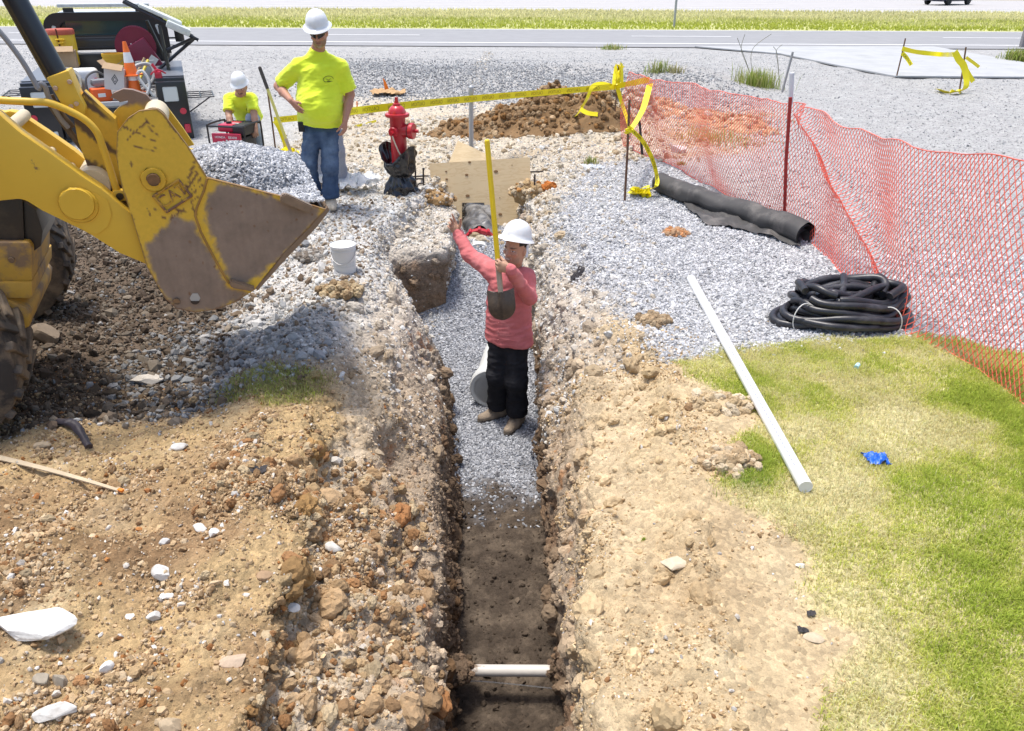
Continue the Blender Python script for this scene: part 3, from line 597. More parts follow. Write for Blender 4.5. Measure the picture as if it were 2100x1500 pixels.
# =================================================================== PEOPLE (one continuous skinned body, clothes over it)
class SDF:
    def __init__(s): s.pr = []; s.cuts = []
    def cone(s, a, b, ra, rb, k=.02, flat=None, cap=None):
        s.pr.append(('c', np.array(a, float), np.array(b, float), ra, rb, k, flat, cap)); return s
    def ell(s, c, rad, M=None, k=.02):
        s.pr.append(('e', np.array(c, float), np.array(rad, float), np.array(M if M is not None else np.eye(3), float), k)); return s
    def cut(s, p, n): s.cuts.append((np.array(p, float), np.array(n, float))); return s
    def mesh(s, h):
        lo = np.full(3, 1e9); hi = -lo
        for q in s.pr:
            if q[0] == 'c': m = max(q[3], q[4]); lo = np.minimum(lo, np.minimum(q[1], q[2]) - m); hi = np.maximum(hi, np.maximum(q[1], q[2]) + m)
            else: m = q[2].max(); lo = np.minimum(lo, q[1] - m); hi = np.maximum(hi, q[1] + m)
        lo -= 3 * h + .01; hi += 3 * h + .01; n = np.ceil((hi - lo) / h).astype(int) + 1
        ax = [lo[i] + h * np.arange(n[i]) for i in range(3)]; F = np.full(n, .3, np.float32)
        for q in s.pr:
            k = q[5] if q[0] == 'c' else q[4]; mg = k + 2.5 * h
            if q[0] == 'c': m = max(q[3], q[4]) + mg; a = np.minimum(q[1], q[2]) - m; b = np.maximum(q[1], q[2]) + m
            else: m = q[2].max() + mg; a = q[1] - m; b = q[1] + m
            i0 = np.clip(np.floor((a - lo) / h).astype(int), 0, n - 1); i1 = np.clip(np.ceil((b - lo) / h).astype(int) + 1, 1, n)
            sl = tuple(slice(i0[j], i1[j]) for j in range(3))
            x = ax[0][sl[0]][:, None, None]; y = ax[1][sl[1]][None, :, None]; z = ax[2][sl[2]][None, None, :]
            if q[0] == 'c':
                _, A, B, ra, rb, k, fl, cp = q; d = B - A; X_, Y_, Z_ = x - A[0], y - A[1], z - A[2]; sf = 1.0
                if fl is not None:
                    nn, sf = np.array(fl[0], float), fl[1]; t_ = (X_ * nn[0] + Y_ * nn[1] + Z_ * nn[2]) * (sf - 1); X_ = X_ + t_ * nn[0]; Y_ = Y_ + t_ * nn[1]; Z_ = Z_ + t_ * nn[2]
                    d = d + (sf - 1) * (d @ nn) * nn
                t = np.clip((X_ * d[0] + Y_ * d[1] + Z_ * d[2]) / (d @ d + 1e-12), 0, 1)
                f = np.sqrt((X_ - t * d[0]) ** 2 + (Y_ - t * d[1]) ** 2 + (Z_ - t * d[2]) ** 2) - (ra + (rb - ra) * t)
                if sf > 1: f = f / (1 + (sf - 1) * .5)
                if cp is not None: f = np.maximum(f, (x - cp[0][0]) * cp[1][0] + (y - cp[0][1]) * cp[1][1] + (z - cp[0][2]) * cp[1][2])
            else:
                _, c, rad, M, k = q; X_, Y_, Z_ = x - c[0], y - c[1], z - c[2]
                l = [(X_ * M[j, 0] + Y_ * M[j, 1] + Z_ * M[j, 2]) / rad[j] for j in range(3)]
                f = (np.sqrt(l[0] ** 2 + l[1] ** 2 + l[2] ** 2) - 1) * rad.min()
            g = F[sl]; hh = np.maximum(k - np.abs(g - f), 0) / k; F[sl] = np.minimum(g, f) - hh * hh * k * .25
        for p, nn in s.cuts:
            F = np.maximum(F, ((ax[0] - p[0]) * nn[0])[:, None, None] + ((ax[1] - p[1]) * nn[1])[None, :, None] + ((ax[2] - p[2]) * nn[2])[None, None, :])
        F = F.astype(np.float32); ins = F < 0
        c = np.zeros(np.array(F.shape) - 1, np.int8)
        for dx in (0, 1):
            for dy in (0, 1):
                for dz in (0, 1): c += ins[dx:dx + c.shape[0], dy:dy + c.shape[1], dz:dz + c.shape[2]]
        act = np.argwhere((c > 0) & (c < 8)); vid = np.full(c.shape, -1, np.int32); vid[tuple(act.T)] = np.arange(len(act))
        acc = np.zeros((len(act), 3)); cn = np.zeros(len(act)); off = [(i, j, k) for i in (0, 1) for j in (0, 1) for k in (0, 1)]
        for a in off:
            for d in range(3):
                if a[d]: continue
                b = list(a); b[d] = 1; ia = act + a; ib = act + b; va = F[tuple(ia.T)]; vb = F[tuple(ib.T)]; mk = (va < 0) != (vb < 0)
                t = np.where(mk, va / np.where(mk, va - vb, 1), 0); acc += (ia + (np.array(b) - a) * t[:, None]) * mk[:, None]; cn += mk
        Vv = lo + h * acc / cn[:, None]; Q = []
        for d in range(3):
            e = [slice(None)] * 3; e2 = [slice(None)] * 3; e[d] = slice(0, -1); e2[d] = slice(1, None)
            ch = ins[tuple(e)] != ins[tuple(e2)]; I = np.argwhere(ch); o1, o2 = [q for q in range(3) if q != d]
            I = I[(I[:, o1] > 0) & (I[:, o2] > 0) & (I[:, o1] < c.shape[o1]) & (I[:, o2] < c.shape[o2])]
            def cell(a, b):
                J = I.copy(); J[:, o1] -= a; J[:, o2] -= b; return vid[tuple(J.T)]
            q = np.stack([cell(1, 1), cell(0, 1), cell(0, 0), cell(1, 0)], 1); flip = ins[tuple(I.T)]
            if d == 1: flip = ~flip
            q[~flip] = q[~flip][:, ::-1]; Q.append(q)
        return Vv, np.concatenate(Q)
def vnormals(V, F):
    n = np.cross(V[F[:, 2]] - V[F[:, 0]], V[F[:, 3]] - V[F[:, 1]]); o = np.zeros_like(V)
    for j in range(4): np.add.at(o, F[:, j], n)
    return o / (np.linalg.norm(o, axis=1, keepdims=True) + 1e-12)
def folds(V, F, amp, sc_=.075, skew=(.5, .3), seed=0, stretch=2.3):
    q = V + seed * 3.7; q = np.stack([q[:, 0] + skew[0] * q[:, 2], q[:, 1] + skew[1] * q[:, 2], q[:, 2] * stretch - skew[0] * q[:, 0]], 1) * [.8, .8, 1]
    d = .8 * fbm(q, sc_ * 2.2, 2, ridged=True) + .3 * fbm(q[:, [1, 2, 0]] + 3, sc_ * .9, 2, ridged=True) + fbm(V + seed, .22, 2) * .6 - .25
    return V + vnormals(V, F) * (d * (amp if np.isscalar(amp) else amp))[:, None]
nv = lambda v: np.array(v, float) / (np.linalg.norm(v) + 1e-12)
def hand(S, wr, d, n, side, curl=(20, 30, 20), spread=4, tcurl=25, tout=40, sc_=1.0, curls=None):
    """d: wrist to knuckles; n: the way the palm faces; side: direction of the thumb across the palm"""
    d = nv(d); n = nv(np.array(n) - d * np.dot(n, d)); w = np.cross(d, n); w = w if np.dot(w, side) > 0 else -w
    L = .088 * sc_; k0 = wr + d * L
    S.cone(wr, wr + d * L * .55, .026, .030, .015, (n, 1.5)); S.cone(wr + d * .035 + w * .012, k0 + w * .018 - d * .008, .022, .019, .015, (n, 1.45)); S.cone(wr + d * .035 - w * .01, k0 - w * .02 - d * .012, .021, .017, .015, (n, 1.45))
    for i, (o, l, back) in enumerate(((.031, .072, .004), (.0105, .080, 0), (-.0105, .074, .004), (-.031, .058, .013))):
        p = k0 + w * o - d * back; c = curls[i] if curls else curl; a = 0; dd = nv(d + w * math.tan(R(spread * (1.5 - i) * .8)))
        for j, f in enumerate((.46, .30, .24)):
            a += R(c[j] + (i - 1.5) * 2.5); v = dd * math.cos(a) + n * math.sin(a); e = p + v * l * f * sc_
            S.cone(p, e, .0098 - .0009 * j, .0090 - .0009 * j, .0035); p = e
    p = wr + d * .028 + w * .022 + n * .006; v = nv(d * math.cos(R(tout)) + w * math.sin(R(tout)) + n * .35); e = p + v * .042; S.cone(p, e, .0135, .0112, .008)
    v2 = nv(v + n * math.tan(R(tcurl)) * .8 - w * .1 + d * .25); e2 = e + v2 * .032; S.cone(e, e2, .0108, .0096, .004); v3 = nv(v2 + n * .4); S.cone(e2, e2 + v3 * .024, .0096, .0078, .004)
skin_m = mat('skin', attr=True, rough=.55, var=.07, vscale=60, sss=.08, spec=.4, bump=.12, bscale=160, bdist=.003)
hat_m = mat('hat_shell', (.80, .80, .79), .28, var=.03, vscale=9, coat=.3)
def head_frame(f, u):
    f = nv(f); u = nv(np.array(u, float) - f * np.dot(u, f)); return f, u, np.cross(f, u)
def add_head(S, hc, f, u, r, hs=1.0, neck=None):
    p = lambda x, y, z: hc + (r * x + f * y + u * z) * hs
    M = np.stack([r, f, u])
    S.ell(p(0, -.008, .035), np.array((.074, .095, .088)) * hs, M, .02); S.ell(p(0, .015, -.035), np.array((.062, .074, .078)) * hs, M, .03)
    S.cone(p(-.03, .035, -.088), p(.03, .035, -.088), .024 * hs, .024 * hs, .03); S.cone(p(0, .066, -.096), p(0, .062, -.102), .017 * hs, .016 * hs, .02)
    S.cone(p(-.033, .078, .022), p(.033, .078, .022), .0125 * hs, .0125 * hs, .012); S.cone(p(0, .088, .012), p(0, .107, -.028), .0075 * hs, .0115 * hs, .008)
    S.cone(p(-.012, .094, -.031), p(.012, .094, -.031), .0085 * hs, .0085 * hs, .006); S.cone(p(-.019, .082, -.062), p(.019, .082, -.062), .0085 * hs, .0085 * hs, .006)
    S.cone(p(-.016, .081, -.073), p(.016, .081, -.073), .0088 * hs, .0088 * hs, .005)
    for s_ in (-1, 1):
        S.ell(p(s_ * .073, -.012, -.012), np.array((.012, .018, .032)) * hs, M, .006); S.ell(p(s_ * .040, .070, -.022), np.array((.022, .017, .018)) * hs, M, .012)
    if neck is not None: S.cone(neck, p(0, -.012, -.06), .060, .056, .03)
def face_colour(V, hc, f, u, r, skin, opt, hs=1.0):
    q = (V - hc) / hs; x, y, z = q @ r, q @ f, q @ u; near_ = (np.abs(x) < .1) & (y > -.11) & (np.abs(z) < .14); c = np.tile(np.array(skin), (len(V), 1)); nz = fbm(V, .012, 3)
    c *= (1 + .07 * nz[:, None])
    def blend(m, col): c[:] = c * (1 - m[:, None]) + np.array(col) * m[:, None]
    fr = near_ & (y > .03)
    blend(fr * .35 * np.exp(-((z + .03) / .03) ** 2) * (y > .055), (.50, .22, .16))
    if opt.get('beard'): blend(fr * sstep(-.035, -.055, z + .012 * nz) * (1 - np.exp(-((z + .068) / .006) ** 2) * (np.abs(x) < .02)) * .9, (.27, .17, .10)); blend(fr * sstep(-.086, -.105, z) * (np.abs(x) < .022) * .7, (.42, .35, .28))
    if opt.get('stubble'): blend(fr * sstep(-.04, -.07, z) * .35, (.14, .10, .08))
    if opt.get('moustache'): blend(fr * (np.abs(x) < .03) * np.exp(-((z + .05) / .009) ** 2), (.05, .035, .03))
    blend(fr * (np.abs(x) < .024) * np.exp(-((z + .068 + .05 * x * x * 20) / .0075) ** 2) * .75, (.40, .16, .13)); blend(fr * (np.abs(x) < .02) * np.exp(-((z + .0675) / .0025) ** 2), (.12, .05, .04))
    if opt.get('teeth'): blend(fr * (np.abs(x) < .015) * np.exp(-((z + .066) / .003) ** 2), (.75, .70, .62))
    for s_ in (-1, 1):
        ex = x - s_ * .033
        blend(fr * np.exp(-(ex / .02) ** 4) * np.exp(-((z - .022 - .02 * np.abs(ex)) / .0055) ** 2), (.045, .03, .022))
        blend(fr * np.exp(-(ex / .021) ** 4) * np.exp(-((z + .002) / .011) ** 4) * .25, (.22, .11, .075))
        blend(fr * ((ex / .014) ** 2 + ((z - 0) / .0036) ** 2 < 1), (.7, .66, .62)); blend(fr * ((ex / .0055) ** 2 + (z / .0038) ** 2 < 1), (.03, .02, .015))
    if opt.get('hair'):
        hm = near_ & (((z > .035) & (y < .045)) | ((y < .0) & (z > -.06 + .5 * np.maximum(y + .06, 0)) & ~((np.abs(x) > .068) & (np.abs(y + .012) < .022) & (np.abs(z + .012) < .035)))); c[hm] = np.array(opt['hair']) * (1 + .2 * nz[hm][:, None])
    return np.clip(c, .01, .85)
def hard_hat(parent, hc, f, u, r, hs=1.0, brim=.034, tilt=0.0, hup=0.0):
    c = hc + u * (.066 + hup) * hs
    Mx = Matrix((tuple(r), tuple(f), tuple(u))).transposed().to_4x4(); Mx.translation = Vector(c)
    Mx = Mx @ Matrix.Rotation(R(tilt), 4, 'X')
    m = MB(); a = .108
    prof = [(a - .006, -.008), (a + brim - .004, -.016), (a + brim, -.013), (a + brim - .003, -.009), (a + .016, .001), (a + .003, .012), (a - .001, .035), (a - .008, .065), (a - .024, .096), (a - .048, .119), (a - .075, .131), (.012, .136), (.0, .1365)]
    def ridge(an, rr, h):                                       # three raised ribs over the crown and a longer peak
        k = 1.0
        if h > .012:
            for a0 in (math.pi / 2, -math.pi / 2): k += .035 * math.exp(-((math.atan2(math.sin(an - a0), math.cos(an - a0))) / .20) ** 4)
        if rr > a + .012: k += .10 * max(0, math.sin(an)) ** 3
        return k
    m.lathe([(x * hs, z * hs) for x, z in prof], Mx, 64, sx=.93, sy=1.12, mod=ridge)
    return m.build('hard_hat', hat_m, parent, True, 60)
def boot(parent, ank, toe, name='boot', colr=(.30, .235, .165), L=.20, zg=None):
    d = nv((toe[0], toe[1], 0)); ank = np.array(ank); zg = ank[2] - .085 if zg is None else zg; w = np.array([-d[1], d[0], 0]); b = np.array([ank[0], ank[1], zg])
    S = SDF(); up = np.array([0, 0, 1.])
    S.cone(b + up * .045 - d * .045, b + up * .04 + d * .06, .043, .046, .03, None); S.cone(b + up * .04 + d * .06, b + up * .034 + d * (L - .045), .047, .039, .03, (up, 1.15)); S.cone(b + up * .05 - d * .02, b + up * .19 - d * .03, .047, .05, .04)
    S.cone(b + up * .075 + d * .03, b + up * .11 - d * .01, .04, .045, .03); S.cut(b + up * .012, -up)
    V, F = S.mesh(.006); V = V + vnormals(V, F) * (fbm(V, .05, 3) * .003)[:, None]
    o = np_mesh(name, V, F, mat(name + '_leather_%d' % (colr[0] * 100), colr, .85, var=.2, vscale=30, col2=tuple(min(.8, c * 1.5) for c in colr), c2scale=14), True, parent=parent)
    S = SDF(); S.cone(b + up * .01 - d * .045, b + up * .01 + d * .05, .046, .049, .02); S.cone(b + up * .01 + d * .05, b + up * .01 + d * (L - .043), .049, .041, .02); S.cut(b + up * .018, up); S.cut(b - up * .004, -up)
    V, F = S.mesh(.006); np_mesh('sole', V, F, mat('boot_sole', (.10, .085, .07), .9), True, parent=o)
    return o
def human(loc, label, J, o):
    root = thing('person', loc, label, 'person'); A = {k: np.array(v, float) for k, v in J.items()}
    f, u, r = head_frame(A['face'], A['hup']); hc = A['head']; bulk = o.get('bulk', 1.0); h = o.get('res', .005); ct = .72 if o.get('long') else 1.0
    rt = nv(A['shR'] - A['shL']); mid = (A['shR'] + A['shL']) / 2; hip = (A['hipR'] + A['hipL']) / 2; up = nv(mid - hip); fw = nv(np.cross(up, rt)); fw = fw if np.dot(fw, A['chest']) > 0 else -fw
    # ---- body
    S = SDF(); add_head(S, hc, f, u, r, o.get('hs', 1.0), A['neck'])
    S.cone(hip + up * .02, mid - up * .1, .10, .10, .03, (fw, 1.35)); S.cone(A['neck'], mid - up * .08, .055, .08, .04)
    for s_ in 'RL':
        sh, el, wr = A['sh' + s_], A['el' + s_], A['wr' + s_]; S.cone(sh, mid - up * .05, .040, .07, .04); S.cone(sh, el, .046 * ct, .040 * ct, .02); S.cone(sh * .6 + el * .4, el * .9 + sh * .1, .046 * ct, .041 * ct, .02); S.cone(el, el * .62 + wr * .38, .041 * ct, .042 * ct, .02); S.cone(el * .62 + wr * .38, wr, .042 * ct, .027, .02)
        S.cone(A['hip' + s_], A['kn' + s_], .07, .05, .03); S.cone(A['kn' + s_], A['an' + s_], .048, .035, .02)
        hd = o['hand' + s_]; hand(S, wr, **hd)
    V, F = S.mesh(h); col = face_colour(V, hc, f, u, r, o['skin'], o, o.get('hs', 1.0)); np_mesh('body', V, F, skin_m, True, col, parent=root)
    # ---- shirt
    S = SDF(); bl = o.get('belly', 0); hem = hip + up * o['hem']
    S.cone(hem - up * .03, mid - up * .16, .205 * bulk * o.get('hemw', 1.0), .183 * bulk, .05, (fw, 1.5)); S.cone(mid - up * .20, mid - up * .07, .165 * bulk, .135 * bulk, .05, (fw, 1.40))
    if bl: S.ell(hip * .62 + mid * .38 + fw * .045, (.185 * bulk, .165 * bulk * bl, .20), np.stack([rt, fw, up]), .06)
    for s_ in 'RL':
        sh, el, wr = A['sh' + s_], A['el' + s_], A['wr' + s_]; S.cone(mid - up * .08, sh, .09, .068, .05); S.cone(A['neck'] - up * .02, sh, .055, .058, .04); ax_ = nv(el - sh); rr = .004 + .06 * o.get('slk', 1.0)
        if o.get('long'): S.cone(sh, el, rr + .006, rr - .008, .03); S.cone(el, wr + nv(wr - el) * -.01, rr - .008, .040, .02); S.cone(wr - nv(wr - el) * .03, wr - nv(wr - el) * .0, .041, .042, .006)
        else: tip = sh + (el - sh) * .82; S.cone(sh, tip + ax_ * .03, rr + .002, rr + .004, .03, None, (tip, ax_))
    S.cone(A['neck'] - up * .04, A['neck'] + nv(hc - A['neck']) * .02, .080, .066, .035, None, (A['neck'] + nv(hc - A['neck']) * .012, nv(hc - A['neck'] - .35 * fw * np.linalg.norm(hc - A['neck'])))); S.cut(hem, -up)
    V, F = S.mesh(.008); amp = o.get('fold', .010) * np.ones(len(V)); V = folds(V, F, amp, seed=o.get('seed', 1), sc_=.08)
    ws_ = nv(A['wrR'] - A['elR']); shirt = np_mesh('shirt', V, F, o['shirt'], True, parent=root)
    # ---- trousers
    S = SDF(); tk = o.get('leg', 1.0)
    S.cone(hip + up * max(o['hem'] + .03, .03), hip - up * .03, .122 * bulk, .132 * bulk, .04, (fw, 1.35))
    for s_ in 'RL':
        hp, kn, an = A['hip' + s_], A['kn' + s_], A['an' + s_]; hp = hp * .8 + hip * .2 - up * .02; S.cone(hp, kn, .085 * tk * (.5 + .5 * bulk), .074 * tk, .04); d = nv(an - kn); en = an - d * o.get('hemup', .03); S.cone(kn, en - d * .05, .074 * tk, .070 * tk, .03); S.cone(en - d * .10, en + d * .03, .070 * tk, .080 * tk, .03, None, (en, d))
    S.cone(hip - up * .06, hip - up * .1, .11, .10, .04, (fw, 1.1))
    for s_ in 'RL':
        pass
    V, F = S.mesh(.008); V = folds(V, F, o.get('tfold', .010), seed=o.get('seed', 1) + 5, skew=(.35, .2), stretch=2.0)
    tc = np.tile(np.array(o['tcol']), (len(V), 1)); nz = fbm(V, .09, 4); fade_ = np.zeros(len(V))
    for s_ in 'RL':
        for t in (.45, .8): q = A['hip' + s_] * (1 - t) + A['kn' + s_] * t + fw * .08; fade_ = np.maximum(fade_, np.exp(-((np.linalg.norm((V - q) * [1, 1, .55], axis=1)) / .085) ** 2))
    tc = tc * (1 + o.get('tvar', .3) * nz[:, None]); fd = np.clip(fade_ * o.get('tfade', .6) * (.7 + nz), 0, 1)[:, None]; tc = tc * (1 - fd) + np.array(o.get('tlight', o['tcol'])) * fd
    np_mesh('trousers', V, F, mat('denim', attr=True, rough=.92, var=.14, vscale=90, spec=.15, bump=.3, bscale=220, bdist=.002), True, np.clip(tc, .008, .8), parent=root)
    for s_ in 'RL': boot(root, A['an' + s_], A['toe' + s_], colr=o.get('bootc', (.30, .235, .165)), zg=o.get('zg' + s_))
    hard_hat(root, hc, f, u, r, o.get('hs', 1.0), o.get('brim', .034), o.get('tilt', 0), o.get('hatup', 0))
    return root, shirt, dict(f=f, u=u, r=r, hc=hc, rt=rt, fw=fw, up=up, mid=mid, hip=hip, A=A)
HV = mat('hivis_cloth', (.76, .90, .045), .85, var=.06, vscale=14, bump=.25, bscale=300, bdist=.001, spec=.2)
_b = HV.node_tree.nodes['Principled BSDF']; _b.inputs['Sheen Weight'].default_value = .3
RED = mat('coral_cloth', (.58, .165, .165), .85, var=.08, vscale=16, bump=.25, bscale=300, bdist=.001, spec=.2, col2=(.64, .23, .225), c2scale=5)
def Pn(x, y, Y): return np.array(PY(x, y, Y))
def on_surface(ob, p, d):
    d = Vector(d).normalized(); h, l, n, i = ob.ray_cast(Vector(p) - d * .6, d); return (l, n) if h else (Vector(p), -d)
# ---- the man in the trench
gR = gz_at(-.155, 5.66); gL = gz_at(.0, 5.53)
AJ = dict(face=(-.60, -.79, .05), hup=(.10, .05, 1), head=Pn(1058, 509, 5.55), neck=Pn(1052, 558, 5.61), chest=(-.35, -.9, 0), shR=Pn(1011, 557, 5.70), shL=Pn(1077, 572, 5.53),
          elR=Pn(963, 523, 5.84), wrR=Pn(939, 480, 5.96), elL=Pn(1086, 612, 5.40), wrL=Pn(1047, 553, 5.13), hipR=(-.115, 5.66, -.29), hipL=(.06, 5.60, -.30), knR=(-.115, 5.62, -.70), knL=(.035, 5.54, -.71),
          anR=(-.115, 5.72, gR + .085), anL=(.045, 5.60, gL + .085), toeR=(-.85, -.5), toeL=(-.45, -.85))
AO = dict(skin=(.50, .285, .185), shirt=RED, long=True, hem=-.085, hemw=1.10, fold=.013, seed=2, bulk=.95, slk=.98, tcol=(.018, .018, .021), tlight=(.05, .05, .055), tfade=.5, tvar=.5, leg=1.12, tfold=.014, hemup=.045, bootc=(.27, .21, .15), res=.004, stubble=1, teeth=1, hair=(.02, .017, .015), brim=.030, tilt=12, hatup=.012, zgR=gR, zgL=gL,
          handR=dict(d=(-.50, .1, .86), n=(.15, -.95, .1), side=(1, 0, .2), curls=[(8, 12, 8), (28, 35, 20), (40, 45, 30), (48, 50, 35)], spread=6, tcurl=5, tout=50),
          handL=dict(d=(-.93, -.02, .28), n=(-.12, 1, .0), side=(.1, .1, 1), curl=(58, 72, 45), spread=1, tcurl=60, tout=30))
pa, shA, fa_ = human((-.03, 5.62, gL), 'person in coral long sleeved shirt standing in the trench, pointing with one raised arm', AJ, AO)
lap = MB()                                                   # pointed shirt collar and the orange vest at the neck
nk = fa_['A']['neck']; fwv, upv, rtv = fa_['fw'], fa_['up'], fa_['rt']
for s_ in (-1, 1):
    q = [nk + upv * .045 + rtv * s_ * .062 - fwv * .01, nk + upv * .015 + fwv * .072 + rtv * s_ * .016, nk - upv * .045 + fwv * .098 + rtv * s_ * .05, nk - upv * .0 + rtv * s_ * .085 + fwv * .045]
    lap.prism([Vector(v) for v in q], Vector(fwv * .006 + rtv * s_ * .004))
lap.build('collar', RED, pa)
m = MB(); m.ball(Vector(nk + fwv * .052 - upv * .005), .034, (1, .8, .8)); m.build('undershirt', mat('orange_cloth', (.85, .22, .03), .8), pa, True)
# placket with buttons, and two flap pockets
for k in range(7):
    q = fa_['mid'] * (1 - k / 6.5) + fa_['hip'] * (k / 6.5) - upv * .06; l, n = on_surface(shA, q + fwv * .1, -fwv); m = MB(); m.ball(l + n * .002, .0055, (1, 1, 1), 1); m.build('button', mat('button', (.5, .16, .15), .5), pa, True)
for s_ in (-1, 1):
    c = fa_['mid'] - upv * .13 + rtv * s_ * .082
    def pk(a, b): l, n = on_surface(shA, c + rtv * (a - .5) * .10 + upv * (.02 - b * (.035 + .018 * (1 - abs(a - .5) * 2))) + fwv * .1, -fwv); return l + n * .004
    m = MB(); m.grid(pk, 8, 3); m.build('pocket_flap', RED, pa, True)
m = MB(); q = fa_['hc'] - fa_['f'] * .055 + fa_['u'] * .0                # cloth hanging under the hat at the nape
m.grid(lambda a, b: Vector(fa_['hc'] + (fa_['r'] * math.cos(math.pi * (a * 1.1 - .05)) * -.082 - fa_['f'] * (.02 + math.sin(math.pi * a) * .075)) + fa_['u'] * (.035 - .10 * b + .006 * math.sin(a * 19))), 20, 6); m.build('neck_cloth', mat('pale_cloth', (.62, .68, .75), .8), pa, True)
# ---- the man with a hand on his hip
gB = gz_at(-1.83, 7.74)
BJ = dict(face=(.03, -.93, -.36), hup=(.0, -.36, .93), head=Pn(653, 66, 7.74), neck=Pn(652, 105, 7.85), chest=(0, -1, 0), shR=(-2.03, 7.84, 1.42), shL=(-1.64, 7.84, 1.42), elR=(-2.27, 7.93, 1.235), wrR=Pn(597, 207, 7.68),
          elL=(-1.575, 7.9, 1.17), wrL=(-1.62, 7.76, .945), hipR=(-1.985, 7.88, .87), hipL=(-1.785, 7.88, .87), knR=(-2.03, 7.80, .50), knL=(-1.815, 7.79, .50), anR=(-2.02, 7.86, gB + .085), anL=(-1.845, 7.80, gB + .085), toeR=(-.25, -1), toeL=(.30, -1))
BO = dict(skin=(.46, .23, .155), shirt=HV, hem=.03, fold=.012, seed=4, bulk=1.10, belly=1.12, slk=1.12, tcol=(.048, .082, .155), tlight=(.20, .27, .36), tfade=.75, tvar=.45, leg=1.02, tfold=.014, hemup=.02, bootc=(.47, .40, .30), res=.005, beard=1, hair=(.16, .13, .10), brim=.032, tilt=2, zgR=gB, zgL=gB,
          handR=dict(d=(.62, -.12, -.72), n=(.5, .75, .3), side=(.3, -.9, 0), curl=(8, 14, 10), spread=7, tcurl=10, tout=35),
          handL=dict(d=(-.10, -.12, -.98), n=(-.92, .3, .1), side=(-.2, -.9, 0), curl=(25, 35, 25), spread=2, tcurl=15, tout=35))
pb, shB, fb_ = human((-1.9, 7.85, gB), 'person in lime t-shirt and blue jeans watching with one hand on the hip', BJ, BO)
m = MB(); hc, f, u, r_ = fb_['hc'], fb_['f'], fb_['u'], fb_['r']
for s_ in (-1, 1):
    m.grid(lambda a, b: Vector(hc + r_ * s_ * (.006 + .060 * a) + f * (.106 - .055 * a * a) + u * (.018 - .034 * b * (1 - .35 * a))), 8, 4)
    m.tube([hc + r_ * s_ * .066 + f * .053 + u * .012, hc + r_ * s_ * .080 + f * .01 + u * .008, hc + r_ * s_ * .082 - f * .02 + u * .0], .0028, 6)
m.build('sunglasses', mat('dark_lens', (.012, .012, .012), .15), pb, True)
m = MB(); m.box((.055, .03, .095), Vector((-2.052, 7.775, .885)), bev=.006); m.box((.034, .004, .035), Vector((-2.052, 7.758, .895))); m.build('phone_holster', mat('black_case', (.02, .02, .022), .45), pb)
def logo(parent, shirt, fr, w=.085):
    m = MB(); ptsl = []
    c = fr['mid'] - fr['up'] * .085 - fr['rt'] * .105
    def S_(a, b): l, n = on_surface(shirt, c - fr['rt'] * a * w + fr['up'] * b * w + fr['fw'] * .12, -fr['fw']); return l + n * .0025
    m.tube([S_(.5 * math.cos(t), .30 * math.sin(t)) for t in np.linspace(.0, 5.2, 26)], .0022, 5)
    m.tube([S_(-.2 + .12 * t, -.04 + .06 * math.sin(t * 2.3)) for t in np.linspace(0, 4, 14)], .0016, 5); m.tube([S_(-.12, -.20), S_(.42, -.26)], .002, 5)
    return m.build('chest_logo', mat('print_ink', (.06, .075, .02), .8), parent)
logo(pb, shB, fb_)
m = MB(); c = fb_['mid'] - fb_['up'] * .145 - fb_['rt'] * .10
def pk2(a, b): l, n = on_surface(shB, c + fb_['rt'] * (a - .5) * .095 - fb_['up'] * b * .10 + fb_['fw'] * .12, -fb_['fw']); return l + n * .003
m.grid(pk2, 6, 6); m.build('pocket', HV, pb, True)
# ---- the man kneeling at the generator
gC = gz_at(-3.6, 11.0); zc_ = gC
CJ = dict(face=(.05, -.92, -.38), hup=(0, -.38, .92), head=Pn(493, 178, 10.86), neck=Pn(491, 196, 10.99), chest=(0, -.9, -.3), shR=Pn(470, 203, 11.0), shL=Pn(515, 203, 11.0), elR=Pn(469, 234, 10.86), wrR=Pn(474, 260, 10.70), elL=Pn(521, 234, 10.86), wrL=Pn(524, 262, 10.70),
          hipR=(-3.76, 11.22, zc_ + .46), hipL=(-3.58, 11.22, zc_ + .46), knR=(-3.79, 11.02, zc_ + .08), knL=(-3.54, 10.92, zc_ + .47), anR=(-3.79, 11.42, zc_ + .08), anL=(-3.53, 11.05, zc_ + .085), toeR=(0, -1), toeL=(0, -1))
CO = dict(skin=(.40, .225, .15), shirt=HV, hem=-.03, fold=.014, seed=7, bulk=.93, slk=1.1, tcol=(.30, .36, .43), tlight=(.55, .60, .66), tfade=.9, tvar=.3, leg=1.0, res=.006, moustache=1, hair=(.03, .025, .02), brim=.022, hemup=.03, zgR=zc_, zgL=zc_,
          handR=dict(d=(.1, -.55, -.8), n=(.1, .6, -.5), side=(1, 0, 0), curl=(40, 50, 30), spread=3, tcurl=20, tout=35), handL=dict(d=(-.0, -.5, -.85), n=(-.1, .6, -.5), side=(-1, 0, 0), curl=(40, 50, 30), spread=3, tcurl=20, tout=35))
pc, shC, fc_ = human((-3.66, 11.1, zc_), 'person in lime t-shirt and pale jeans kneeling at the red generator', CJ, CO); logo(pc, shC, fc_, .075)
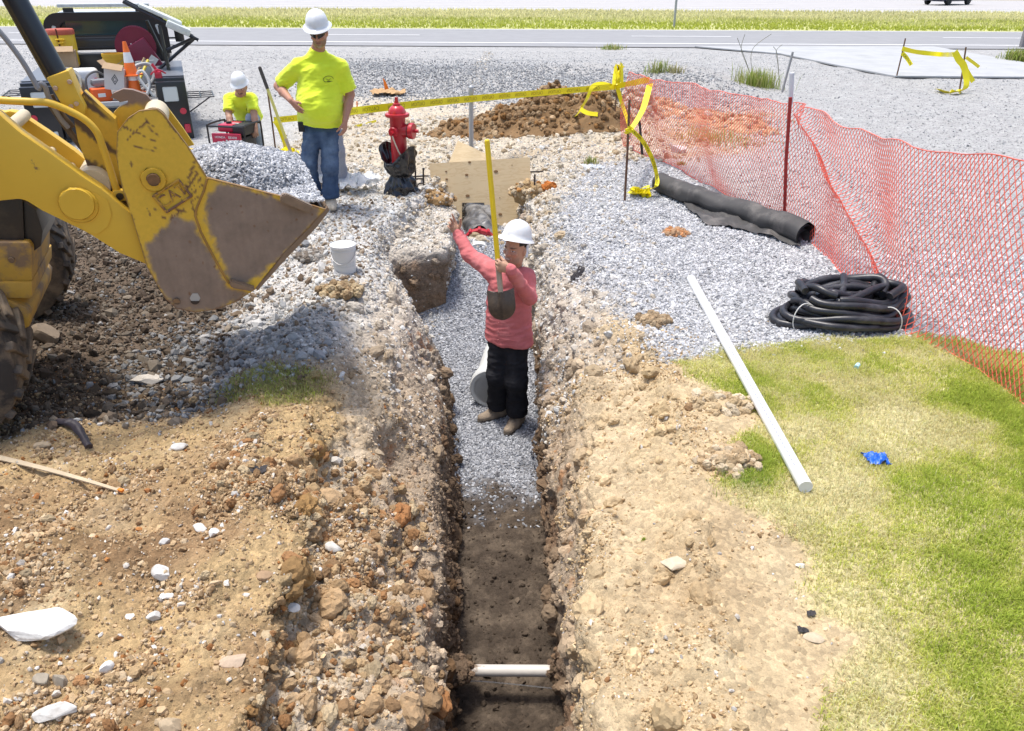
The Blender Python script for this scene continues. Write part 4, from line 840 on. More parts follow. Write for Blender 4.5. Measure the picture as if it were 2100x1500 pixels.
# ---- the worker almost hidden behind the man with the sunglasses
gD = gz_at(-1.95, 8.75)
DJ = dict(face=(.2, -.9, -.35), hup=(0, -.3, .95), head=(-1.98, 8.56, 1.24), neck=(-2.0, 8.74, 1.19), chest=(.1, -1, 0), shR=(-2.16, 8.80, 1.13), shL=(-1.83, 8.78, 1.13), elR=(-2.260, 8.74, 1.02), wrR=(-2.180, 8.58, .88), elL=(-1.84, 8.74, 1.02), wrL=(-1.940, 8.56, .90),
          hipR=(-2.14, 8.84, .80), hipL=(-1.96, 8.84, .80), knR=(-2.17, 8.78, .45), knL=(-1.945, 8.78, .45), anR=(-2.160, 8.85, gD + .085), anL=(-1.95, 8.85, gD + .085), toeR=(0, -1), toeL=(0.1, -1))
DO = dict(CO); DO.update(seed=9, hem=.02, fold=.013, tcol=(.33, .34, .39), tlight=(.42, .43, .47), tvar=.15, tfade=.3, bulk=.95, zgR=gD, zgL=gD, res=.008)
DO['handR'] = dict(d=(.1, -.7, -.5), n=(.8, 0, 0), side=(0, 0, 1), curl=(20, 30, 20)); DO['handL'] = dict(d=(-.1, -.7, -.5), n=(-.8, 0, 0), side=(0, 0, 1), curl=(20, 30, 20))
human((-1.93, 8.84, gD), 'person in lime shirt and grey trousers half hidden behind the man in sunglasses', DJ, DO)
# =================================================================== LOADER
PHI = R(20); FWD = Vector((math.cos(PHI), math.sin(PHI), 0)); NRMV = Vector((-math.sin(PHI), math.cos(PHI), 0)); UPV = Vector((0, 0, 1))
Q0 = PY(480, 500, 4.02)
def LP(x, y, b=0.0): return PP(x, y, Q0 + NRMV * b, NRMV)
YEL = mat('machine_yellow', (.70, .44, .045), .42, var=.05, vscale=3, col2=(.20, .115, .06), c2scale=9, c2at=(.69, .74), bump=.05, bscale=30, spec=.4)
YELM = mat('muddy_yellow', (.55, .33, .05), .6, var=.1, vscale=5, col2=(.22, .145, .085), c2scale=5, c2at=(.46, .60), bump=.3, bscale=40, bdist=.006)
WORN = mat('worn_plate', attr=True, rough=.55, var=.08, vscale=40, spec=.35, bump=.08, bscale=120, bdist=.003)
STEEL = mat('bare_steel', (.24, .17, .115), .5, .3, var=.2, vscale=20)
CREAM = mat('cream_paint', (.60, .50, .33), .5, var=.1, vscale=10, col2=(.3, .2, .11), c2scale=14, c2at=(.62, .7))
BLK = mat('black_paint', (.018, .018, .022), .4, var=.2, vscale=8, col2=(.07, .06, .05), c2scale=5, c2at=(.5, .75))
RUB = mat('tyre_rubber', (.035, .03, .027), .9, var=.2, vscale=14, col2=(.20, .15, .10), c2scale=4, c2at=(.42, .6))
LOAD = thing('wheel_loader', (-3.3, 4.6, gz_at(-3.3, 4.6)), 'yellow wheel loader with a scratched bucket full of gravel', 'loader')
def slab(name, pts, b, th, m, parent=LOAD, bev=0.0, refine=0, colf=None, smooth=False):
    q = MB(); q.prism([LP(x, y, b) for x, y in pts], NRMV * th)
    if bev: bmesh.ops.recalc_face_normals(q.bm, faces=q.bm.faces[:]); bmesh.ops.bevel(q.bm, geom=[e for e in q.bm.edges], offset=bev, segments=2, affect='EDGES', profile=.6, clamp_overlap=True)
    if refine: q.refine(refine)
    o = q.build(name, m, parent, bool(bev), 50)
    if colf: vcol(o, colf)
    return o
def vcol(o, colf):
    me = o.data; V = np.zeros(len(me.vertices) * 3); me.vertices.foreach_get('co', V); V = V.reshape(-1, 3); c = np.ones((len(V), 4), np.float32); c[:, :3] = np.clip(colf(V), .01, .85)
    at = me.color_attributes.new('Col', 'FLOAT_COLOR', 'POINT'); at.data.foreach_set('color', c.ravel())
def to_px(V):
    M = np.array(CROT.transposed()); q = (V - np.array(C0)) @ M.T; return np.stack([1050 + FPX * q[:, 0] / -q[:, 2], 750 - FPX * q[:, 1] / -q[:, 2]], 1)
def plate_xy(V):           # coordinates in the plane of the side plate, metres
    d = V - np.array(Q0); return np.stack([d @ np.array(FWD), d[:, 2]], 1)
def pl(pts): q = np.array([LP(x, y)[:] for x, y in pts]); return plate_xy(q)
SIDE = [(300, 226), (322, 224), (337, 236), (385, 300), (425, 365), (580, 404), (668, 430), (640, 462), (583, 520), (527, 592), (480, 622), (440, 636), (400, 641), (362, 634), (338, 612), (322, 585), (300, 545), (272, 450), (250, 385), (238, 320), (240, 272), (262, 243), (285, 228)]
WEAR1 = pl([(452, 372), (668, 430), (583, 525), (500, 592), (470, 580), (438, 500), (418, 440), (424, 400)])
WEAR2 = pl([(296, 505), (330, 468), (362, 440), (395, 455), (430, 512), (470, 590), (520, 600), (440, 640), (362, 640), (320, 590)])
SCR = [np.array([a[0], a[1], b[0], b[1]]) for a, b in [(pl([p0])[0], pl([p1])[0]) for p0, p1 in [((255, 262), (320, 290)), ((262, 285), (300, 250)), ((300, 260), (330, 282)), ((270, 300), (318, 310)), ((395, 340), (380, 385)), ((400, 330), (388, 372)), ((408, 350), (372, 410)), ((412, 365), (388, 395)), ((392, 400), (415, 380)), ((385, 420), (405, 405)), ((360, 425), (372, 440)), ((375, 430), (352, 446)), ((300, 430), (310, 445)), ((345, 250), (362, 275)), ((290, 235), (312, 262)), ((268, 330), (272, 345)), ((382, 365), (398, 352)), ((366, 432), (392, 436)), ((350, 450), (358, 430)), ((395, 420), (402, 440)), ((330, 445), (345, 452))]]]
def side_col(V):
    q = plate_xy(V); z3 = np.stack([q[:, 0], q[:, 1], q[:, 0] * 0], 1); n = fbm(z3 + 900, .05, 5) * .035 + fbm(z3 + 910, .012, 2) * .012
    c = np.tile(np.array([.70, .44, .045]), (len(V), 1)); c *= (1 + .05 * fbm(z3, .2, 3))[:, None]
    br = np.array([.25, .185, .14]) * (1 + .28 * fbm(z3 + 930, .09, 4))[:, None] * (1 + .12 * fbm(z3 * [1, .15, 1] + 95, .02, 2))[:, None]
    d = np.maximum(poly_dist(q[:, 0], q[:, 1], WEAR1), poly_dist(q[:, 0], q[:, 1], WEAR2)); w = sstep(-.012, .022, d + n)[:, None]; c = c * (1 - w) + br * w
    sd = np.full(len(V), 9.0); qq = q + np.stack([n, n], 1) * .25
    for s_ in SCR:
        a, b = s_[:2], s_[2:]; e = b - a; t = np.clip(((qq - a) @ e) / (e @ e), 0, 1); sd = np.minimum(sd, np.linalg.norm(qq - a - t[:, None] * e, axis=1))
    ed = -poly_dist(q[:, 0], q[:, 1], pl(SIDE)); w = np.maximum(sstep(.0036, .0016, sd), sstep(-.007, -.003, ed + n * .25) * .8)[:, None]; c = c * (1 - w) + np.array([.17, .085, .045]) * w
    sp = sstep(.52, .58, fbm(z3 + 970, .03, 2))[:, None]; return c * (1 - sp) + np.array([.2, .1, .05]) * sp
BW = 1.36
BK = slab('bucket', SIDE, 0, .028, WORN, LOAD, refine=.016, colf=side_col)
q = MB(); q.refine; o_ = None
hexp = [LP(400 + 11 * math.cos(a), 612 + 11 * math.sin(a), -.003) for a in np.linspace(0, 2 * math.pi, 7)[:-1]]
mh = MB(); mh.prism(hexp, NRMV * .004); mh.build('hole_disc', mat('pale_through', (.42, .40, .36), .9), BK)  # pale disc added in place of a see-through hole in the plate
mh = MB(); hx = [LP(400 + 9.5 * math.cos(a), 614 + 8 * math.sin(a) + 3, -.0055) for a in np.linspace(.1, math.pi - .1, 9)]; mh.prism(hx, NRMV * .004); mh.build('hole_rim', mat('hole_dark', (.05, .035, .025), .9), BK)  # dark arc added as the lower rim of that hole
# shell between the two sides, swept along the width
prof = [(668, 430), (583, 520), (527, 592), (480, 622), (440, 636), (400, 641), (362, 634), (338, 612), (322, 585), (300, 545), (272, 450), (252, 385)]
inner = []
for i, (x, y) in enumerate(prof): c = (470, 420); k = .955; inner.append((c[0] + (x - c[0]) * k, c[1] + (y - c[1]) * k))
m = MB(); m.prism([LP(x, y, .0275) for x, y in prof + inner[::-1]], NRMV * (BW - .055)); m.refine(.09); sh = m.build('shell', WORN, BK)
vcol(sh, lambda V: np.array([.16, .10, .065]) * (1 + .3 * fbm(V, .12, 4))[:, None])
far = MB(); far.prism([LP(x, y) + NRMV * (BW - .028) for x, y in [(330, 405), (400, 410), (580, 418), (668, 430), (640, 462), (583, 520), (527, 592), (480, 622), (440, 636), (400, 641), (362, 634), (338, 612), (322, 585), (300, 545), (272, 450)]], NRMV * .028); far.refine(.03); fo = far.build('side_plate', WORN, BK); vcol(fo, side_col)
m = MB(); m.prism([LP(x, y, .0) for x, y in [(672, 425), (676, 432), (650, 466), (588, 530), (528, 597), (524, 591), (582, 519), (640, 460)]], NRMV * (BW)); eo = m.build('cutting_edge', STEEL, BK)
for pts, th in (([(576, 402), (586, 398), (642, 424), (636, 440), (575, 416)], .05), ([(470, 583), (474, 576), (524, 592), (518, 599), (476, 592)], .05)):
    m = MB(); m.prism([LP(x, y, -th) for x, y in pts], NRMV * (th - .002)); bmesh.ops.bevel(m.bm, geom=m.bm.edges[:], offset=.006, segments=2, affect='EDGES'); m.build('wear_block', STEEL, BK, True)
# folded rib where the two side panels meet
m = MB(); m.tube([LP(x, y, -.002) for x, y in [(425, 366), (418, 392), (404, 425), (400, 442), (412, 476), (432, 515), (452, 552), (470, 582)]], .0065, 8); rb = m.build('weld_seam', WORN, BK, True); vcol(rb, lambda V: np.array([.36, .20, .05]) * (1 + .4 * fbm(V, .05, 3))[:, None])
def disc(px_, r_px, b0, th, mt, name, par, bevel=.006, inner_=None):
    c = LP(*px_, b0); rr = r_px * ((c - C0).dot(CROT @ Vector((0, 0, -1)))) / FPX
    m = MB(); m.cyl(c, c - NRMV * th, rr, rr * .93, 40)
    es = [e for e in m.bm.edges if len(e.link_faces) == 2 and abs(e.link_faces[0].normal.dot(e.link_faces[1].normal)) < .5]
    bmesh.ops.bevel(m.bm, geom=es, offset=min(bevel, th * .45), segments=3, affect='EDGES'); return m.build(name, mt, par, True, 50)
bo = disc((315, 368), 25, 0, .018, YEL, 'pin_boss', BK); disc((315, 368), 13, -.018, .022, mat('rusty_pin', (.20, .115, .06), .6, .2, var=.3, vscale=40), 'pin', bo); disc((362, 617), 7, 0, .012, STEEL, 'bolt', BK)
# embossed maker's plate
uu = (LP(392, 372) - LP(336, 408)).normalized(); pc_ = LP(354, 402); ww = NRMV.cross(uu).normalized(); ww = ww if ww.z > 0 else -ww
def framed(name, w, h, th, mt, par, o0=0):
    m = MB()
    for sx, sy, bx, by in ((0, h / 2, w, .012), (0, -h / 2, w, .012), (w / 2, 0, .012, h + .011), (-w / 2, 0, .012, h + .011)):
        ce = pc_ + uu * sx + ww * sy; m.prism([ce + uu * a * bx / 2 + ww * b * by / 2 - NRMV * (th + o0) for a, b in ((-1, -1), (1, -1), (1, 1), (-1, 1))], NRMV * th)
    bmesh.ops.bevel(m.bm, geom=m.bm.edges[:], offset=.003, segments=1, affect='EDGES'); return m.build(name, mt, par)
em = framed('emblem', .150, .098, .012, mat('emblem_yellow', (.50, .28, .035), .5, col2=(.18, .09, .05), c2scale=16, c2at=(.45, .52)), BK)
def text_mesh(body, size, ext=.002, align='CENTER'):
    cu = bpy.data.curves.new('lettering', 'FONT'); cu.body = body; cu.size = size; cu.extrude = ext; cu.align_x = align; cu.align_y = 'CENTER'; cu.resolution_u = 3
    ob = bpy.data.objects.new('lettering', cu); COL.objects.link(ob); bpy.context.view_layer.update()
    me = bpy.data.meshes.new_from_object(ob.evaluated_get(bpy.context.evaluated_depsgraph_get())); bpy.data.objects.remove(ob); bpy.data.curves.remove(cu); return me
def lettering(body, size, M4, mt, parent, ext=.002, bold=1.0, sx=1.0):
    me = text_mesh(body, size, ext); me.transform(M4 @ Matrix.Diagonal((sx, 1, 1, 1))); me.materials.clear(); me.materials.append(mt); return link('lettering', me, parent)
MT = Matrix((tuple(uu), tuple(ww), tuple(-NRMV))).transposed().to_4x4(); MT.translation = pc_ - NRMV * .003
lettering('CAT', .085, MT, mat('worn_letter', (.52, .30, .04), .5, col2=(.2, .1, .05), c2scale=20, c2at=(.45, .5)), em, .004, sx=.95)
# heap of gravel in the bucket
A0, B0 = LP(318, 330, .03), LP(664, 430, .03)
EDG = plate_xy(np.array([LP(x, y)[:] for x, y in ((385, 300), (425, 365), (580, 404), (655, 427))]))
def heap(u, v):
    p = A0 * (1 - u) + B0 * u + NRMV * (BW - .06) * v
    z = 1.09 + .215 * math.sin(math.pi * min(1, u * .78 + .16)) * math.sin(math.pi * (v * .80 + .12)) ** .8 + .018 * float(pnoise(np.array([[u * 7, v * 7, 1.0]]))[0])
    a_ = (p - Q0).dot(FWD); ez = float(np.interp(a_, EDG[:, 0], EDG[:, 1])); k = math.exp(-(v / .16) ** 2); z = z * (1 - k) + (ez - .012) * k
    return Vector((p.x, p.y, max(z, 1.115 if u > .4 else 1.085)))
nu = nv_ = 60; HVv = np.array([heap(i / nu, j / nv_)[:] for i in range(nu + 1) for j in range(nv_ + 1)]); ii = np.arange((nu + 1) * (nv_ + 1)).reshape(nu + 1, -1)
HF = np.stack([ii[:-1, :-1], ii[1:, :-1], ii[1:, 1:], ii[:-1, 1:]], -1).reshape(-1, 4)
r = np.random.default_rng(31); n = 9500; u, v = r.random((2, n)); P_ = np.array([heap(a, b)[:] for a, b in zip(u, v)]); nn = np.tile(np.array([.1, -.1, 1.0]), (n, 1))
bv, bf = variants(14, 1, .16, 12); b = bv[r.integers(0, 14, n)]; S_ = np.stack([r.uniform(.8, 1.25, n), r.uniform(.6, 1, n), r.uniform(.4, .8, n)], -1) * r.uniform(.009, .017, (n, 1)); vv = np.einsum('nij,nkj->nki', rand_rot(n, r), b * S_[:, None, :]) + (P_ + nn * .004)[:, None, :]
allV = np.concatenate([HVv, vv.reshape(-1, 3)]); f4 = np.concatenate([HF[:, [0, 1, 2]], HF[:, [0, 2, 3]]]); allF = np.concatenate([f4, (bf[None] + (np.arange(n) * b.shape[1])[:, None, None]).reshape(-1, 3) + len(HVv)])
cl = np.concatenate([np.tile(np.array([.25, .255, .265]), (len(HVv), 1)), np.repeat(cmix(r, n, [(.40, .405, .42), (.33, .335, .35), (.49, .495, .5), (.25, .255, .265), (.55, .55, .55)]), b.shape[1], 0)])
tag(np_mesh('bucket_gravel', allV, allF, stone_m, False, cl), 'heap of grey crushed stone filling the loader bucket', 'gravel', kind='stuff')
# arms, lever, cylinder
arm = slab('lift_arm', [(-330, 60), (-100, 165), (0, 236), (40, 271), (96, 309), (172, 364), (208, 387), (272, 441), (290, 490), (306, 546), (245, 520), (180, 479), (86, 433), (54, 413), (40, 409), (0, 413), (-330, 425)], .03, .10, YEL, bev=.012)
ad_ = disc((163, 421), 37, .032, .020, YEL, 'pivot_cover', arm, .004); disc((158, 418), 34, .012, .016, YEL, 'cover_cap', ad_, .004)
m = MB(); m.prism([LP(x, y, .024) for x, y in [(195, 395), (222, 412), (230, 440), (222, 465), (200, 482), (180, 478), (160, 462), (150, 440), (175, 400)]], NRMV * .008); bmesh.ops.bevel(m.bm, geom=m.bm.edges[:], offset=.003, segments=2, affect='EDGES'); m.build('arm_lobe', YEL, arm, True)
slab('lift_arm', [(-330, 90), (-60, 215), (4, 231), (20, 228), (40, 232), (52, 241), (96, 270), (152, 309), (192, 341), (230, 420), (200, 440), (150, 420), (-330, 420)], .52, .08, YEL, bev=.01)
m = MB(); m.cyl(LP(188, 384, .13), LP(188, 384, .13) + NRMV * .42, .085, n=32); m.build('cross_tube', CREAM, LOAD, True, 40)
m = MB(); m.cyl(LP(20, 262, .14), LP(20, 262, .14) + NRMV * .38, .03, n=24); m.cyl(LP(100, 318, .40), LP(100, 318, .40) + NRMV * .12, .02); m.cyl(LP(143, 348, .44), LP(143, 348, .44) + NRMV * .08, .022); m.build('grease_pin', CREAM, LOAD, True, 40)
lev = slab('tilt_lever', [(148, 225), (172, 188), (236, 245), (248, 300), (256, 380), (264, 434), (240, 428), (208, 400), (183, 350), (160, 290)], .24, .09, WORN, bev=0, refine=.02, colf=lambda V: (lambda t, s_: np.array([.68, .42, .045]) * (1 - s_) + np.array([.12, .075, .045]) * s_)(0, sstep(.34, .46, fbm((V @ np.stack([np.array(FWD) * .75 + np.array([0, 0, .66]), np.array(NRMV), np.array([0, 0, .2])]).T) * [1, 1, .45] + 77, .05, 3) + .22 * sstep(.16, .04, np.abs(plate_xy(V)[:, 0] - plate_xy(np.array([LP(170, 262, .24)[:]]))[0, 0])))[:, None]))
yk = slab('cylinder_yoke', [(94, 160), (140, 144), (160, 192), (176, 222), (172, 238), (156, 244), (138, 236), (120, 205)], .17, .16, YEL, bev=.01)
for p_ in ((114, 181), (143, 168), (146, 219), (157, 213)): disc(p_, 4.5, .17, .012, mat('pale_bolt', (.55, .42, .34), .5), 'bolt', yk, .003)
m = MB(); c0, c1 = LP(-10, -75, .25), LP(118, 158, .25); m.cyl(c0, c1, .053, n=36); hc_ = m.build('tilt_cylinder', mat('black_cylinder', (.016, .017, .024), .3, var=.15, vscale=20, coat=.2), LOAD, True, 40)
m = MB(); m.tube(spline([LP(-25, 40, .12), LP(10, 78, .12), LP(45, 125, .12), (LP(66, 160, .12)), LP(78, 182, .12)], 6), .012, 10); m.tube(spline([LP(78, 185, .15), LP(84, 172, .15), LP(92, 178, .15), LP(100, 200, .17), LP(122, 240, .2), LP(140, 262, .22)], 6), .012, 10); m.build('hydraulic_hose', mat('hose_grey', (.25, .25, .26), .45), LOAD, True)
m = MB(); m.tube(spline([LP(96, 200, .28), LP(110, 225, .28), LP(150, 280, .3), LP(190, 330, .3)], 6), .016, 8); m.tube(spline([LP(104, 195, .3), LP(125, 232, .3), LP(150, 262, .3)], 6), .014, 8); m.build('hydraulic_hose', RUB, LOAD, True)
m = MB(); m.tube(spline([LP(-200, 190, .12), LP(0, 206, .12), (LP(60, 209, .12)), LP(105, 213, .12), LP(165, 240, .12), LP(196, 268, .12), LP(210, 300, .12), LP(225, 345, .12), LP(239, 390, .12)], 6), .0175, 14); po = m.build('steel_pipe', YEL, LOAD, True)
m = MB(); m.box((.06, .05, .055), LP(246, 400, .12), PHI, .008); pb_ = m.build('pipe_fitting', YEL, po, True); disc((246, 403), 7, .095, .01, BLK, 'port', pb_, .003)
slab('coupler_hook', [(226, 201), (232, 192), (253, 183), (272, 185), (299, 194), (315, 212), (322, 240), (310, 310), (240, 310), (230, 297), (233, 232), (243, 221), (262, 212), (262, 207), (246, 210), (238, 204)], .36, .05, WORN, BK, refine=.012, colf=lambda V: (lambda s_: np.array([.68, .42, .045]) * (1 - s_) + np.array([.24, .16, .12]) * s_)(sstep(LP(280, 222, .36).z, LP(280, 210, .36).z, V[:, 2] + .03 * fbm(V, .05, 3))[:, None]))
slab('bucket_ear', [(326, 228), (344, 222), (356, 238), (374, 262), (398, 298), (330, 312)], .30, .035, YEL, BK)
m = MB(); m.cyl(LP(318, 246, .03), LP(318, 246, .03) + NRMV * .27, .058, n=30); m.build('hinge_tube', CREAM, BK, True, 40)
# front frame, axle guard and tyres
slab('front_frame', [(-120, 497), (58, 497), (66, 509), (66, 577), (-120, 577)], .36, .62, YELM, bev=.012)
slab('front_frame', [(-120, 579), (66, 579), (66, 613), (15, 613), (-120, 660)], .34, .70, YELM, bev=.012)
slab('axle_guard', [(-120, 605), (6, 611), (55, 632), (64, 640), (60, 672), (30, 682), (-120, 690)], .33, .78, YELM, bev=.02)
gr_ = slab('grille', [(-120, 405), (46, 405), (50, 496), (-120, 496)], .40, .5, BLK, bev=.006)
slab('side_step', [(48, 412), (74, 432), (88, 476), (84, 505), (64, 520), (50, 498)], .42, .5, BLK, bev=.006)
disc((24, 533), 6, .36, .012, STEEL, 'bolt', LOAD, .003)
def wheel(center, axis, Rr, wd, name, parent, lugs=22, rim=True, rimm=None, mt=RUB):
    c = Vector(center); ax = Vector(axis).normalized(); M4 = ax.to_track_quat('Z', 'Y').to_matrix().to_4x4(); M4.translation = c; h = wd / 2
    m = MB(); pr = [(Rr * .56, -h * .8), (Rr * .62, -h), (Rr * .86, -h * 1.02), (Rr * .95, -h * .92), (Rr * .97, -h * .6), (Rr * .975, 0), (Rr * .97, h * .6), (Rr * .95, h * .92), (Rr * .86, h * 1.02), (Rr * .62, h), (Rr * .56, h * .8)]
    m.lathe(pr, M4, 48)
    if lugs:
        for k in range(lugs):
            for sd in (-1, 1):
                a = 2 * math.pi * (k + .25 * sd) / lugs; L = Matrix.Rotation(a, 4, 'Z') @ Matrix.Translation((Rr * .965, 0, sd * h * .5)) @ Matrix.Rotation(sd * R(35), 4, 'X')
                m.box((Rr * .09, Rr * .10, h * 1.05), M4=M4 @ L, bev=Rr * .012, seg=1)
    w = m.build(name, mt, parent, True, 40)
    if rim:
        m = MB(); m.lathe([(0.0, h * .35), (Rr * .18, h * .38), (Rr * .2, h * .5), (Rr * .34, h * .52), (Rr * .5, h * .3), (Rr * .57, h * .85), (Rr * .575, h * .8), (Rr * .575, -h * .8), (Rr * .5, -h * .3), (Rr * .2, -h * .4), (0, -h * .35)], M4, 32); m.build('rim', rimm or YEL, w, True, 40)
    return w
TA = Vector((-3.08, 3.62, 0)); tz0 = gz_at(-2.95, 3.7); wheel((TA.x, TA.y, tz0 + .47), NRMV, .49, .42, 'tyre', LOAD); TB = TA + NRMV * 1.78; wheel((TB.x, TB.y, gz_at(-3.5, 5.3) + .45), NRMV, .49, .42, 'tyre', LOAD)
m = MB(); m.cyl((TA.x, TA.y, tz0 + .47), (TB.x, TB.y, tz0 + .47), .11, n=20); m.build('axle', YELM, LOAD, True)
m = MB(); ctr = TA + NRMV * .89 - FWD * 1.5; m.box((2.2, .8, .5), ctr + UPV * .75, PHI, .03); m.box((1.2, .9, .8), ctr - FWD * 1.9 + UPV * 1.1, PHI, .05); m.build('chassis', YEL, LOAD)
m = MB(); c2 = ctr - FWD * 1.0
for a in (-.6, .6):
    for b in (-.55, .55): m.box((.08, .08, 1.3), c2 + FWD * a + NRMV * b + UPV * 1.75, PHI, .01)
m.box((1.4, 1.25, .1), c2 + UPV * 2.42, PHI, .03); m.build('cab', BLK, LOAD)
for k_ in (-.2, 1.98): wh = TA + NRMV * (k_ if k_ < 0 else 1.78) * (1 if k_ < 0 else 1) - FWD * 2.6; wheel((wh.x, wh.y, .55), NRMV, .6, .45, 'tyre', LOAD)
# =================================================================== SERVICE TRUCK
TO = Vector((-5.78, 11.62, 0)); TF = Vector((-.37, .93, 0)).normalized(); TR = Vector((TF.y, -TF.x, 0)); tgz = min(gz_at(-5.0, 12.0), gz_at(-6.4, 11.6)) - .12
TM = Matrix((tuple(TR), tuple(TF), (0, 0, 1))).transposed().to_4x4(); TM.translation = Vector((TO.x, TO.y, tgz))
TRK = thing('service_truck', TM.translation, 'black utility pickup seen from behind with its bed full of tools', 'truck')
cz = lambda y: .14 if y > 2.45 else 0.0
def tb(m, size, loc, bev=.01, rot=None, seg=2): loc = (loc[0], loc[1], loc[2] + cz(loc[1])); m.box(size, loc, rot, bev, seg, TM); return m
tp = lambda x, y, z: TM @ Vector((x, y, z + cz(y)))
GREYM = mat('grey_steel', (.28, .29, .30), .5, .2, var=.1, vscale=8); BLKT = mat('truck_black', (.014, .014, .017), .35, var=.15, vscale=6, coat=.25)
WHT = mat('white_plastic', (.74, .74, .72), .45, var=.05, vscale=8); LAMP = mat('red_lamp', (.55, .02, .05), .25, coat=.4); GLASS = mat('dark_glass', (.03, .07, .075), .08, spec=.8)
m = MB(); tb(m, (1.30, 2.5, .07), (0, 1.3, .62)); tb(m, (1.9, 2.5, .16), (0, 1.3, .46)); m.build('bed', GREYM, TRK)
m = MB(); tb(m, (1.32, .06, .06), (0, .02, .655), .008); m.build('rear_sill', mat('galvanised', (.45, .45, .45), .45, .3, var=.15, vscale=10), TRK)
m = MB(); tb(m, (1.3, .05, .38), (0, .06, .40), .01); m.build('rear_panel', BLKT, TRK)
for s_ in (-1, 1):
    m = MB(); tb(m, (.40, 2.46, .50), (.86 * s_, 1.30, .72), .02); sb = m.build('side_box', BLKT, TRK, True)
    m = MB(); tb(m, (.40, 2.2, .012), (.86 * s_, 1.30, .978), .004); m.build('box_lid', mat('box_top', (.17, .18, .20), .4, .2), sb)
    m = MB(); tb(m, (.40, .16, .86), (.86 * s_, .02, .50), .015); tl = m.build('tail_post', BLKT, TRK, True)
    m = MB(); tb(m, (.20, .02, .20), (.84 * s_, -.068, .76), .02); m.build('flood_light', mat('light_lens', (.62, .64, .62), .3), tl)
    m = MB(); m.cyl(tp(.97 * s_, -.06, .52), tp(.97 * s_, -.075, .52), .045, n=20); m.build('tail_light', LAMP, tl)
    for xx in (.99, .86): m = MB(); tb(m, (.085, .02, .13), (xx * s_, -.068, .27), .018); m.build('tail_light', LAMP, tl)
    m = MB(); tb(m, (.055, .02, .12), (.745 * s_, -.068, .27), .015); m.build('reverse_light', mat('light_lens', (.6, .6, .6)), tl)
    m = MB(); tb(m, (.46, .22, .05), (.88 * s_, -.02, .07), .01); m.build('step_bumper', GREYM, TRK)
    for yy in (.75, 3.9): wheel(tp(.80 * s_, yy, .46 - cz(yy)), TR, .37, .26 if yy > 2 else .34, 'wheel', TRK, 0, True, GREYM)
# cab with its arched rack, rear window and roof bar
m = MB(); tb(m, (1.80, 1.7, .75), (0, 3.55, .88), .10, None, 4); m.build('cab', mat('truck_dark', (.03, .03, .033), .3, coat=.3), TRK, True)
m = MB(); tb(m, (1.62, 1.45, .34), (0, 3.50, 1.38), .14, None, 4); cabtop = m.build('cab_top', mat('truck_dark', (.03, .03, .033)), TRK, True)
m = MB(); tb(m, (1.46, 1.35, .05), (0, 3.52, 1.565), .02); m.build('roof', mat('roof_white', (.66, .68, .69), .3, coat=.3), TRK, True)
m = MB(); tb(m, (1.8, 1.2, .38), (0, 4.95, .72), .08, None, 3); m.build('hood', mat('truck_dark', (.03, .03, .033)), TRK, True)
m = MB(); tb(m, (1.25, .02, .36), (0, 2.765, 1.32), .01); m.build('rear_window', GLASS, TRK)
def arch(w, z0, z1, rr, y):
    P_ = [(-w / 2, z0)] + [(-w / 2 + rr - rr * math.cos(t), z1 - rr + rr * math.sin(t)) for t in np.linspace(0, math.pi / 2, 7)] + [(w / 2 - rr + rr * math.sin(t), z1 - rr + rr * math.cos(t)) for t in np.linspace(0, math.pi / 2, 7)] + [(w / 2, z0)]
    return [tp(x, y, z) for x, z in P_]
m = MB(); A1 = arch(1.86, .95, 1.60, .24, 2.62); A2 = arch(1.42, .95, 1.47, .14, 2.62)
for i in range(len(A1) - 1): m.prism([A1[i], A1[i + 1], A2[i + 1], A2[i]], TF * .07)
for zz in (1.06, 1.24): tb(m, (1.5, .03, .03), (0, 2.65, zz), .005)
rk = m.build('headache_rack', BLKT, TRK)
for s_ in (-1, 1): m = MB(); tb(m, (.06, .015, .16), (.79 * s_, 2.605, 1.33), .02, Matrix.Rotation(-.25 * s_, 3, 'Y')); m.build('oval_light', mat('light_lens', (.6, .6, .6)), rk)
m = MB(); tb(m, (1.40, .22, .055), (0, 3.05, 1.69), .02); lb = m.build('light_bar', mat('bar_lens', (.58, .58, .55), .25, var=.15, vscale=14), TRK, True)
m = MB(); [tb(m, (.16, .05, .09), (xx, 3.0, 1.61), .01) for xx in (-.55, .55)]; m.build('bracket', BLKT, lb)
m = MB(); tb(m, (1.24, .40, .50), (-.02, 2.28, .90), .012); bxx = m.build('tool_chest', BLKT, TRK); m = MB(); tb(m, (1.24, .40, .03), (-.02, 2.28, 1.165), .008); m.build('lid', mat('galvanised'), bxx)
for s_ in (-1, 1):
    m = MB(); tb(m, (.16, .07, .26), (1.10 * s_, 3.9, 1.16), .025); tb(m, (.16, .03, .03), (.95 * s_, 3.92, 1.1), .005); m.build('door_mirror', BLKT, TRK, True)
m = MB()                                                     # rack arms on the right carrying a folded white panel
for a, b in (((.86, .95, .98), (.84, 1.0, 1.62)), ((.86, 1.55, .98), (.66, 1.55, 1.66)), ((.72, 1.2, .98), (1.30, 1.0, 1.42)), ((.84, 1.0, 1.25), (1.32, 1.0, 1.44)), ((.40, 1.0, 1.95), (1.36, 1.0, 1.40)), ((.40, 1.5, 1.95), (1.30, 1.5, 1.42))):
    m.tube([tp(*a), tp(*b)], .027, 6)
ml = m.build('light_mast', BLKT, TRK)
